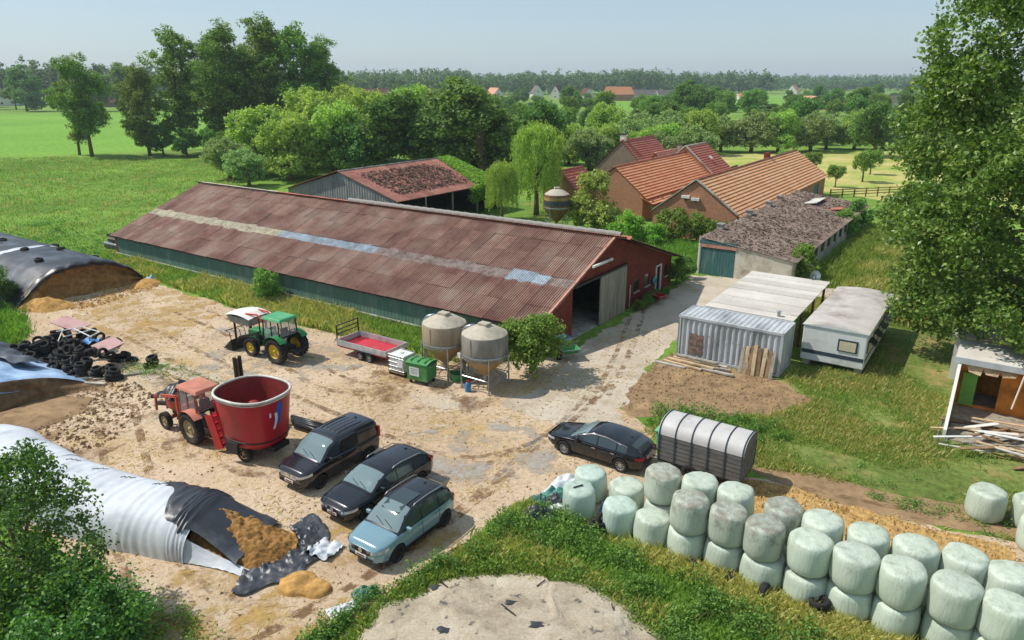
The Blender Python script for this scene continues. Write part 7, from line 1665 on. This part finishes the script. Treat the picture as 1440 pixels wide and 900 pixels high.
# weeping willow beside the silo
rng = np.random.default_rng(77); n_ = 560; a = rng.random(n_) * 2 * PI; r = 3.2 * np.sqrt(rng.random(n_)); z = 10.8 - 0.32 * r ** 1.6 - rng.random(n_) ** 1.2 * 6.4
V, F = leaf_cloud(np.stack([r * np.cos(a), r * np.sin(a), np.maximum(z, 1.0)], 1), np.stack([np.full(n_, 0.3), np.full(n_, 0.3), np.full(n_, 1.1)], 1), 30, 0.3, up=0.1, rng=rng, aspect=0.3, droop=1.6)
WW = tree_meshes(70, 11, [(0, 0, 9.0, 2.4, 2.4, 1.6, 1)], 0.3, 60, 40, 0.3, 0.7, 4, 10, leafm='leaf_willow', droop=1.0, extra=(V, F))
place_tree('weeping_willow', WW, 'weeping willow with trailing yellow-green branches behind the barn', 3.0, 88, 0.4, 1.0)
place_tree('side_willow', WW, 'smaller trailing willow at the foot of the weeping willow', -1.2, 85, 2.0, 0.62)
HO = tree_meshes(80, 6.5, round_lobes(6.5, 3.1, 22, 10, 0.04), 0.14, 260, 44, 0.3, 0.5, 1.5, 6, leafm='leaf_yellowish', up=0.5)
place_tree('round_holly', HO, 'round glossy tree with yellowish leaf tips before the farmhouse', 9.2, 79.5, 0.0, 1.05)
for i, (x, y, k, s, lb) in enumerate(((11.9, 72.5, 1, 1.35, 'bright green shrub behind the barn gable end'), (13.9, 70.5, 1, 0.95, 'small bright shrub at the drive behind the barn'), (16.4, 73.0, 0, 1.3, 'green shrub against the brick barn gable'), (18.8, 72.0, 0, 1.15, 'shrub at the corner of the brick barn gable'), (20.6, 70.6, 0, 1.0, 'shrub between brick barn gable and mossy shed'), (24.0, 58.0, 0, 1.15, 'leafy shrub at the right corner of the mossy shed front'), (0.9, 38.0, 2, 1.0, 'x'), (-18.4, 51.3, 0, 0.95, 'bushy shrub against the green barn wall'), (13.4, 56.6, 2, 0.85, 'dark shrub at the end of the brick gable'), (14.3, 58.2, 2, 0.7, 'shrub beside the brick gable end'), (35, 75, 0, 1.1, 'shrub along the window side of the mossy shed'), (38.5, 79, 2, 1.3, 'shrub at the far corner of the mossy shed'))):
    if lb == 'x': continue
    place_tree('garden_shrub', BSH[k], lb, x, y, i * 1.7, s, 'shrubs round the farm', cat='shrub')
CB = tree_meshes(85, 3.7, round_lobes(3.7, 2.1, 33, 12, 0.02), 0.08, 260, 44, 0.18, 0.4, 1.2, 8, leafm='leaf_mid', up=0.5)
place_tree('corner_bush', CB, 'large leafy bush at the corner of the long barn beside the silos', 1.05, 37.7, 0.0, 1.0, cat='bush')
random.seed(12)
for i in range(9):
    p = farm(0.85 + rnd(-.1, .3), 12.2 + i * 0.55); place_tree('potted_shrub', BSH[2 if i % 3 else 0], 'small dark flowering plant in the row along the brick gable', p.x, p.y, i, 0.32, 'plants along the gable', cat='plant')
# willow row, hedgerow trees and village trees
random.seed(14)
for i in range(17):
    x = 22 + i * 6.6 + rnd(-1, 1); y = 160 + rnd(-4, 4) + i * 1.6
    place_tree('pollard_willow', WIL[1 if i % 3 else 0], ['first', 'second', 'third', 'fourth', 'fifth', 'sixth', 'seventh', 'eighth', 'ninth', 'tenth', 'eleventh', 'twelfth', 'thirteenth', 'fourteenth', 'fifteenth', 'sixteenth', 'seventeenth'][i] + ' pollard willow from the farmhouse in the row behind the orchard', x, y, rnd(0, 6), rnd(1.15, 1.45), 'pollard willows behind the orchard')
for i in range(10):
    place_tree('willow_bush', WIL[i % 2], 'bright willow bush between the weeping willow and the pollards', 5 + i * 3.2 + rnd(-1, 1), 138 + rnd(-8, 14), rnd(0, 6), rnd(0.9, 1.3), 'willow bushes behind the farmhouse')
for i, (x, y, k, s) in enumerate([(30 + k * 13 + random.uniform(-4, 4), 250 + random.uniform(-25, 35), k % 3, random.uniform(0.85, 1.12)) for k in range(17)]):
    place_tree('hedgerow_tree', (RND + DRK)[(k + i) % 5], 'dark broadleaf tree in the belt between pollard willows and village', x, y, rnd(0, 6), s, 'trees of the middle belt')
for i, (x, y, s, lb) in enumerate(((78, 158, 0.85, 'dark roadside tree at the far end of the orchard'), (84, 150, 0.8, 'dark round tree beside the orchard fence'), (93, 152, 0.75, 'tree half hidden behind the big poplar'), (100, 145, 0.8, 'tree behind the big poplar by the orchard'))):
    place_tree('roadside_tree', DRK[i % 2], lb, x, y, i, s, 'trees at the orchard end')
for i, (x, y, s) in enumerate(((46, 122, 1.0), (52, 126, 0.9), (57, 118, 1.1), (63, 128, 0.95), (60, 106, 0.8), (69, 118, 0.9), (50, 112, 0.75), (66, 98, 0.8))):
    place_tree('fruit_tree', FRU, 'small fruit tree in the pale orchard meadow', x, y, i * 1.1, s, 'orchard fruit trees')
for i in range(26):
    place_tree('belt_tree', (RND + DRK + WIL)[random.choice([0, 1, 2, 3, 4, 5])], 'broadleaf tree in the leafy belt behind walnut and weeping willow', -40 + i * 5.4 + rnd(-3, 3), rnd(180, 235), rnd(0, 6), rnd(0.6, 0.82), 'trees of the leafy belt')
for i in range(70):
    x = rnd(-170, 330); y = rnd(320, 560) + abs(x) * 0.1
    if -260 < x < -60 and y < 430: continue
    if any(y < a[1] and abs(x / y - (a[0] + 5) / a[1]) < 0.016 for a in VH): continue
    place_tree('village_tree', (RND + DRK + POP[:1])[random.choice([0, 1, 2, 3, 4, 4, 3])], 'rounded dark green tree among the far village houses', x, y, rnd(0, 6), rnd(0.65, 1.0), 'trees in the far village')
for i in range(80):
    x = rnd(-150, 330); y = rnd(300, 620)
    if -260 < x < -60 and y < 430: continue
    place_tree('village_bush', (RND + DRK + WIL[1:])[random.choice([0, 1, 2, 3, 4, 5])], 'low leafy tree filling the gaps before the far village', x, y, rnd(0, 6), 1, 'low trees before the village', (rnd(0.8, 1.2), rnd(0.42, 0.62)))
for i in range(14):
    place_tree('hedge_tree', (RND + DRK)[i % 5], 'mid-green tree in the hedge line beyond the pollard willows', 20 + i * 15 + rnd(-4, 4), rnd(275, 305), rnd(0, 6), rnd(0.75, 1.0), 'trees of the hedge line')
for i in range(16):
    place_tree('far_field_tree', (RND + DRK)[random.choice([1, 3, 4, 2])], 'dark tree along the far edge of the bright green field', -390 + i * 19 + rnd(-6, 6), 410 + rnd(-20, 40), rnd(0, 6), rnd(1.0, 1.7), 'trees along the far field edge')
# far woods: one mass each
def wood(name, label, x0, y0, x1, y1, depth, h, n, leaf, m, seed, jag=0.25):
    rng = np.random.default_rng(seed); d = np.array([x1 - x0, y1 - y0]); L_ = np.linalg.norm(d); d = d / L_; nn = np.array([-d[1], d[0]])
    nt = int(L_ * depth / 55); t = rng.random(nt) * L_; dp = rng.random(nt) * depth
    tx = x0 + d[0] * t + nn[0] * dp; ty = y0 + d[1] * t + nn[1] * dp
    th = h * (0.62 + jag * np.array([mnoise.noise(Vector((a * 0.012, seed, 0))) for a in t]) + 0.3 * rng.random(nt)); tr_ = 3.0 + 3.2 * rng.random(nt)
    per = max(3, n // nt); idx = np.repeat(np.arange(nt), per); N = len(idx); u_ = unit(rng.normal(size=(N, 3))); rr = 0.6 + 0.4 * rng.random((N, 1))
    C = np.stack([tx[idx], ty[idx], th[idx] * 0.55], 1) + u_ * rr * np.stack([tr_[idx], tr_[idx], th[idx] * 0.45], 1)
    V, F = leaf_cloud(C, np.full(N, leaf * 0.9), 8, leaf * 0.8, up=0.6, out=0.5, rng=rng)
    V[:, 2] = np.maximum(V[:, 2], 0.05)
    o = link(name, np_mesh(name, V, F), m); tag(o, label, 'wood', kind='stuff'); return o
wood('far_wood', 'dense wood closing off the bright green field', -520, 470, -130, 520, 60, 30, 9000, 2.4, 'leaf_wood', 1)
wood('village_wood', 'wooded belt behind the far village', -200, 760, 320, 900, 90, 30, 9000, 3.0, 'leaf_wood', 2)
wood('inner_wood', 'nearer grove in front of the village houses', -150, 640, -20, 620, 50, 22, 2600, 2.4, 'leaf_wood', 3)
wood('horizon_forest', 'dark forest line along the horizon', -900, 1500, 900, 1500, 90, 30, 14000, 4.2, 'leaf_wood', 4, 0.12)
wood('horizon_wood', 'dark wood on the horizon beyond the green fields', 150, 1150, 1100, 1020, 70, 22, 8000, 3.4, 'leaf_wood', 5, 0.14)
wood('side_wood', 'wood on the horizon beyond the poplars', -1100, 1000, -300, 900, 80, 27, 7000, 3.4, 'leaf_wood', 6, 0.2)

# ------------------------------------------------------------------ the big poplar on the right
foliage('leaf_big', (72, 104, 42), (104, 140, 58), (158, 178, 98), 0.3, 0.36)
rng = np.random.default_rng(5); lob = [(0, 0, 15, 5.5, 5.5, 11, 2.5)]
for k in range(34):
    a = rng.random() * 2 * PI; zz = 3.6 + 24 * rng.random(); env = 1.0 if zz < 16 else max(0.3, 1 - (zz - 16) / 17); q = 2.0 + 1.3 * rng.random(); ro = (6.3 if zz > 6 else 5.0) * env
    lob.append((ro * math.cos(a), ro * math.sin(a), zz, q, q, q * 0.85, q * 0.45))
lob += [(-6.2, -1.5, 8, 2.6, 2.6, 2.2, 1.2), (-6.6, 0.5, 13, 2.4, 2.4, 2.2, 1.1), (-5.6, -3.2, 11, 2.6, 2.6, 2.2, 1.1), (-6.0, 0, 17.5, 2.4, 2.4, 2.4, 1.1), (-5.4, -2, 4.6, 2.0, 2.0, 1.4, 0.8), (-2.5, -5.6, 4.0, 2.2, 2.0, 1.4, 0.8), (-5.2, -2.0, 21.5, 2.4, 2.4, 2.6, 1.0), (-1, -6, 8, 3, 2.6, 2.6, 1.2)]
BP = tree_meshes(90, 29, lob, 0.62, 3400, 46, 0.26, 0.72, 12, 34, leafm='leaf_big', up=0.35, bark='bark_pale', inner=0.5)
place_tree('big_poplar', BP, 'huge leafy poplar with pale branches towering over the demolished chalet', 29.2, 38.0, 0.0, 1.0)
# tree at the lower left
foliage('leaf_near', (54, 86, 40), (84, 124, 54), (134, 166, 78), 0.3, 0.4)
NT = tree_meshes(95, 5.6, [(0, 0, 3.4, 2.2, 2.2, 2.0, 2), (1.6, -1.2, 2.4, 1.7, 1.7, 1.4, 1.4), (-1.6, 0.6, 2.6, 1.8, 1.8, 1.8, 1.2), (0.2, 0.8, 4.6, 1.1, 1.1, 0.9, 0.8), (2.6, -1.8, 1.3, 1.2, 1.2, 0.9, 0.9), (-2.4, -1.0, 3.6, 1.6, 1.6, 1.6, 1), (0.6, -2.4, 1.8, 1.6, 1.6, 1.3, 1)], 0.12, 620, 44, 0.13, 0.42, 2.0, 18, leafm='leaf_near', up=0.35)
place_tree('elder_tree', NT, 'dense dark elder tree beside the white silage bag', -14.6, 17.9, 0.0, 1.0)
NB = tree_meshes(97, 3.4, round_lobes(3.4, 2.2, 44, 8, 0.02), 0.08, 380, 44, 0.12, 0.4, 1.2, 10, leafm='leaf_near', up=0.35)
place_tree('elder_bush', NB, 'low dark elder bush in the corner below the silage bag', -11.6, 15.4, 0.7, 1.0, cat='bush')
place_tree('roadside_shrub', CB, 'wild shrub under the big poplar beside the path', 34.0, 56.0, 1.0, 1.1, cat='shrub')
place_tree('roadside_shrub', RND[0], 'tree shading the path behind the caravan', 36.5, 62.5, 2.0, 0.62)
place_tree('clamp_shrub', NB, 'green shrub at the side of the black sheeted clamp', -38.2, 50.0, 0.2, 0.95, cat='shrub')

# ------------------------------------------------------------------ weeds and grasses
def stuff(name, V, F, m, label=None, cat='weeds'):
    o = link(name, np_mesh(name, V, F), m); o['kind'] = 'stuff'
    if label: o['label'] = label; o['category'] = cat
    return o
def weeds(name, poly, n, h, m, label, per=26, leaf=0.11, seed=0, avoid=(), rad=0.26, clump=0.0):
    rng = np.random.default_rng(seed); P_ = scatter(poly, n, rng, avoid, clump, 0.9); hh = h * (0.3 + 1.1 * rng.random(len(P_)) ** 1.6)
    C = np.stack([P_[:, 0], P_[:, 1], hh * 0.5], 1); V, F = leaf_cloud(C, np.stack([np.full(len(P_), rad), np.full(len(P_), rad), hh * 0.55], 1), per, leaf, up=0.5, rng=rng, aspect=0.5); V[:, 2] = np.maximum(V[:, 2], 0.02)
    return stuff(name, V, F, m, label)
def grass(name, poly, n, k, h, w, spread, m, label, seed, avoid=(), lean=0.45, clump=0.0):
    rng = np.random.default_rng(seed); V, F = blade_tufts(scatter(poly, n, rng, avoid, clump), k, h, w, spread, lean, rng); return stuff(name, V, F, m, label, 'grass')
WEED1 = [(0.6, 24.4), (2.2, 23.2), (3.6, 21.8), (5.0, 20.6), (7.0, 19.2), (9.0, 17.6), (11.0, 16.2), (12.5, 14.6), (4.6, 14.6), (4.5, 17.4), (2.8, 19.2), (0.9, 20.6), (-1.0, 21.0), (-2.2, 20.6), (-1.0, 22.6)]
WEED3 = [(-3.6, 19.6), (-2.0, 20.6), (0.6, 20.9), (3.0, 19.4), (4.8, 17.4), (5.4, 15.0), (4.8, 15.0), (4.4, 17.0), (2.6, 19.0), (0.4, 20.2), (-2.0, 20.0), (-4.2, 18.2), (-5.0, 16), (-5.6, 16)]
WEED2 = [(-2.4, 20.9), (-1.6, 20.6), (-3.6, 19.9), (-4.9, 18.4), (-5.4, 16.8), (-6.2, 15.0), (-7.2, 15.0), (-6.0, 17.2), (-4.4, 19.2)]
weeds('nettle_bed', WEED1, 1150, 0.72, 'leaf_weed', 'lush bright green nettle bed between bales and grey mound', 30, 0.11, 1, clump=0.62)
grass('weed_bed_grass', WEED1, 5200, 7, 0.3, 0.03, 0.16, 'grass_green', 'grass growing between the nettles before the bales', 51)
grass('weed_bed_straw', WEED1, 1800, 6, 0.34, 0.025, 0.16, 'grass_dry', 'dry stalks among the nettles before the bales', 52, clump=0.6)
grass('mound_edge_grass', WEED3, 2400, 6, 0.24, 0.028, 0.14, 'grass_green', 'grass fringe round the grey mound', 53)
weeds('mound_edge_weeds', WEED3, 220, 0.5, 'leaf_weed', 'straggling weeds creeping up the edge of the grey mound', 24, 0.1, 9)
weeds('mound_weeds', WEED2, 300, 0.6, 'leaf_weed', 'strip of green weeds between yard and grey mound', 26, 0.11, 2)
weeds('container_weeds', [(6.4, 31.2), (7.4, 33.4), (9.4, 32.6), (12.4, 31.6), (13.4, 30.0), (10.5, 29.0), (8.4, 29.4)], 330, 0.6, 'leaf_weed', 'green weed bank between drive and livestock trailer', 24, 0.11, 3)
weeds('track_weeds', [(13.8, 25.2), (15, 25.0), (19.5, 22.9), (19, 22.4), (15, 24.0)], 60, 0.35, 'leaf_weed', 'low weeds on the dirt track', 20, 0.09, 4)
weeds('corner_weeds', [(-12.5, 15.2), (-9.0, 15.2), (-8.6, 17.2), (-10.4, 18.4), (-12.8, 18.2)], 200, 0.6, 'grass_lush', 'lush weeds under the elder bush', 26, 0.1, 5)
weeds('slab_weeds', [(-19.5, 39.0), (-17.0, 37.2), (-14.0, 36.4), (-14.6, 35.6), (-18, 36.2), (-21.0, 38.0)], 34, 0.35, 'leaf_weed', 'small weeds growing along the concrete apron', 18, 0.1, 6)
weeds('tyre_weeds', [(-22.5, 37.6), (-20.5, 37.2), (-19.6, 38.4), (-21.4, 39.2)], 40, 0.7, 'leaf_mid', 'weeds growing before the tyre heap', 20, 0.1, 7)
AV = ([(tuple(farm(6.5, 5.0))[:2]), tuple(farm(12.7, 5.0))[:2], tuple(farm(12.7, 8.1))[:2], tuple(farm(16.5, 8.1))[:2], tuple(farm(16.5, 17.6))[:2], tuple(farm(7.2, 17.6))[:2]], SOIL, TRACK, DRIVE, [tuple(farm(20.7, 1.6))[:2], tuple(farm(27, 1.6))[:2], tuple(farm(27, 9.4))[:2], tuple(farm(20.7, 9.4))[:2]])
grass('rough_grass_green', ROUGH, 24000, 6, 0.2, 0.026, 0.15, 'grass_green', 'long green grass on the rough ground round the caravan', 11, AV, clump=0.35)
grass('rough_grass_dry', ROUGH, 12000, 6, 0.25, 0.022, 0.15, 'grass_dry', 'straw-dry grass on the rough ground round the caravan', 12, AV, clump=0.75)
STRIP = [tuple(farm(-48, -0.2))[:2], tuple(farm(-1.5, -0.2))[:2], (-1.2, 38.6), (-5.1, 40.2), (-11.2, 44.2), (-17.6, 48.2), (-22.0, 51.6), (-27.2, 55.6), (-31, 58.6), (-38, 64.4)]
weeds('rough_weeds', ROUGH, 420, 0.45, 'leaf_weed', 'scattered leafy weeds in the rough grass', 22, 0.1, 31, AV, clump=0.6)
grass('wall_strip_grass', STRIP, 5200, 7, 0.4, 0.035, 0.16, 'grass_green', 'weedy green grass strip along the green barn wall', 13)
grass('wall_strip_dry', STRIP, 3400, 6, 0.5, 0.03, 0.16, 'grass_dry', 'dry grass strip along the green barn wall', 14, clump=0.5)
weeds('wall_strip_weeds', STRIP, 420, 0.55, 'leaf_mid', 'leafy weeds along the green barn wall', 22, 0.12, 15)
grass('bale_foot_grass', [(3.4, 21.9), (5.0, 21.3), (7.2, 20.0), (9.5, 18.3), (12.6, 16.2), (13.4, 15.0), (11.6, 15.0), (9.0, 17.2), (6.6, 19.2), (4.4, 20.8)], 2600, 7, 0.4, 0.03, 0.14, 'grass_dry', 'dry grass along the foot of the bale stack', 16)
MEAD = [(-36, 66.5), (-30, 84), (-42, 112), (-58, 150), (-98, 158), (-130, 148), (-140, 110), (-70, 72), (-44, 60), (-39, 62)]
grass('meadow_grass', MEAD, 16000, 5, 0.24, 0.07, 0.4, 'grass_lush', 'green meadow grass beyond the long barn', 17, lean=0.6)
grass('meadow_sorrel', MEAD, 1100, 5, 0.5, 0.08, 0.4, 'grass_dry', 'brownish sorrel patches in the meadow beyond the barn', 18, clump=0.6)
weeds('meadow_weeds', [(-36, 62), (-33, 70), (-52, 84), (-66, 76), (-50, 64)], 260, 0.8, 'leaf_weed', 'rank weeds beyond the black clamp', 22, 0.2, 19, rad=0.5)
grass('clamp_side_grass', [(-34.5, 48.0), (-31.6, 44.4), (-31.0, 40.8), (-36, 40), (-44, 46), (-42, 51), (-37.5, 50.4)], 3000, 7, 0.45, 0.04, 0.18, 'grass_lush', 'green grass between tyre heap and black clamp', 20)
grass('shed_side_grass', [tuple(farm(9.0, 24))[:2], tuple(farm(22, 20))[:2], tuple(farm(24, 44))[:2], tuple(farm(9.2, 56))[:2]], 9000, 6, 0.5, 0.045, 0.2, 'grass_green', 'long grass beside the mossy shed windows', 21, (DRIVE,))
grass('shed_side_dry', [tuple(farm(12.0, 20))[:2], tuple(farm(23, 18))[:2], tuple(farm(24, 40))[:2], tuple(farm(12, 44))[:2]], 5000, 6, 0.55, 0.04, 0.2, 'grass_dry', 'dry grass beside the path behind the caravan', 22, (DRIVE,), clump=0.5)
grass('shed_front_grass', [tuple(farm(-9, 21))[:2], tuple(farm(-0.2, 23))[:2], tuple(farm(0.2, 34))[:2], tuple(farm(-9.3, 37.5))[:2]], 3200, 6, 0.5, 0.045, 0.2, 'grass_lush', 'grass between long barn and brick barn', 23, (DRIVE,))
# straw, clods and litter on the yard
rng = np.random.default_rng(33); P_ = scatter(YARD, 26000, rng)
P_ = P_[np.array([mnoise.noise(Vector((x * 0.35, y * 0.35, 1.7))) for x, y in P_]) > rng.random(len(P_)) * 0.7 - 0.25]
n_ = len(P_); an = rng.random(n_) * PI; L_ = 0.05 + 0.1 * rng.random(n_); w_ = 0.008 + 0.01 * rng.random(n_); dx, dy = np.cos(an), np.sin(an)
zz = 0.016 + 0.02 * rng.random(n_)
V = np.stack([np.stack([P_[:, 0] + sx * dx * L_ - sy * dy * w_, P_[:, 1] + sx * dy * L_ + sy * dx * w_, zz + 0.01 * sx], 1) for sx, sy in ((-1, -1), (1, -1), (1, 1), (-1, 1))], 1).reshape(-1, 3)
plain('straw', 'c0a468', 0.9, 0.3, 8, 'world', dirt='7d6440', dirt_amt=0.5, dscale=1.0)
stuff('straw_litter', V, np.arange(4 * n_).reshape(-1, 4), 'straw', 'straw litter scattered over the yard', 'straw')
def clods(name, poly, n, r, m, label, seed):
    rng = np.random.default_rng(seed); P_ = scatter(poly, n, rng); s = r * (0.35 + rng.random((n, 1)) ** 3 * 1.4); base = np.array([[1, 0, 0], [-0.5, 0.87, 0], [-0.5, -0.87, 0], [0, 0, 0.8]])
    rot = rng.random(n) * 6.28; c, s_ = np.cos(rot), np.sin(rot)
    B_ = np.stack([np.stack([base[k, 0] * c - base[k, 1] * s_, base[k, 0] * s_ + base[k, 1] * c, np.full(n, base[k, 2])], 1) for k in range(4)], 1) * s[:, None, :] * (0.7 + 0.6 * rng.random((n, 4, 1)))
    V = (B_ + np.concatenate([P_, np.full((n, 1), 0.012)], 1)[:, None, :]).reshape(-1, 3); o4 = np.arange(n)[:, None] * 4
    F = np.concatenate([o4 + np.array([[0, 1, 3]]), o4 + np.array([[1, 2, 3]]), o4 + np.array([[2, 0, 3]])]); return stuff(name, V, F, m, label, 'clods')
clods('yard_clods', YARD, 5000, 0.045, 'bare_soil', 'small clods and stones on the yard', 41)
clods('earth_clods', [(-27, 30), (-29, 37), (-22, 37.4), (-18, 34), (-18.5, 29), (-22, 27)], 2600, 0.09, 'bare_soil', 'earth clods before the blue sheeted clamp', 42)
clods('feed_crumbs', SPILL, 5200, 0.07, 'feed_spill', 'tan feed crumbs spilled behind the bales', 43)
clods('soil_clods', SOIL, 1600, 0.07, 'bare_soil', 'clods on the bare soil patch by the container', 44)
clods('silage_crumbs', [(-34.5, 49.0), (-31, 57), (-28.5, 56), (-30.5, 50)], 1400, 0.08, 'silage_pale', 'silage crumbs before the clamp face', 45)
# ------------------------------------------------------------------ air
hm, hn, hl, hb = new_mat('haze_air')
hn.remove(hb)
pv = hn.new('ShaderNodeVolumePrincipled'); pv.inputs['Color'].default_value = (0.80, 0.88, 1.0, 1); pv.inputs['Density'].default_value = 0.0002
pv.inputs['Anisotropy'].default_value = 0.2
hl.new(pv.outputs[0], hn['Material Output'].inputs['Volume'])
tag(MB().box((0, 0, 29), (6100, 6100, 62)).build('haze', 'haze_air'), kind='stuff')
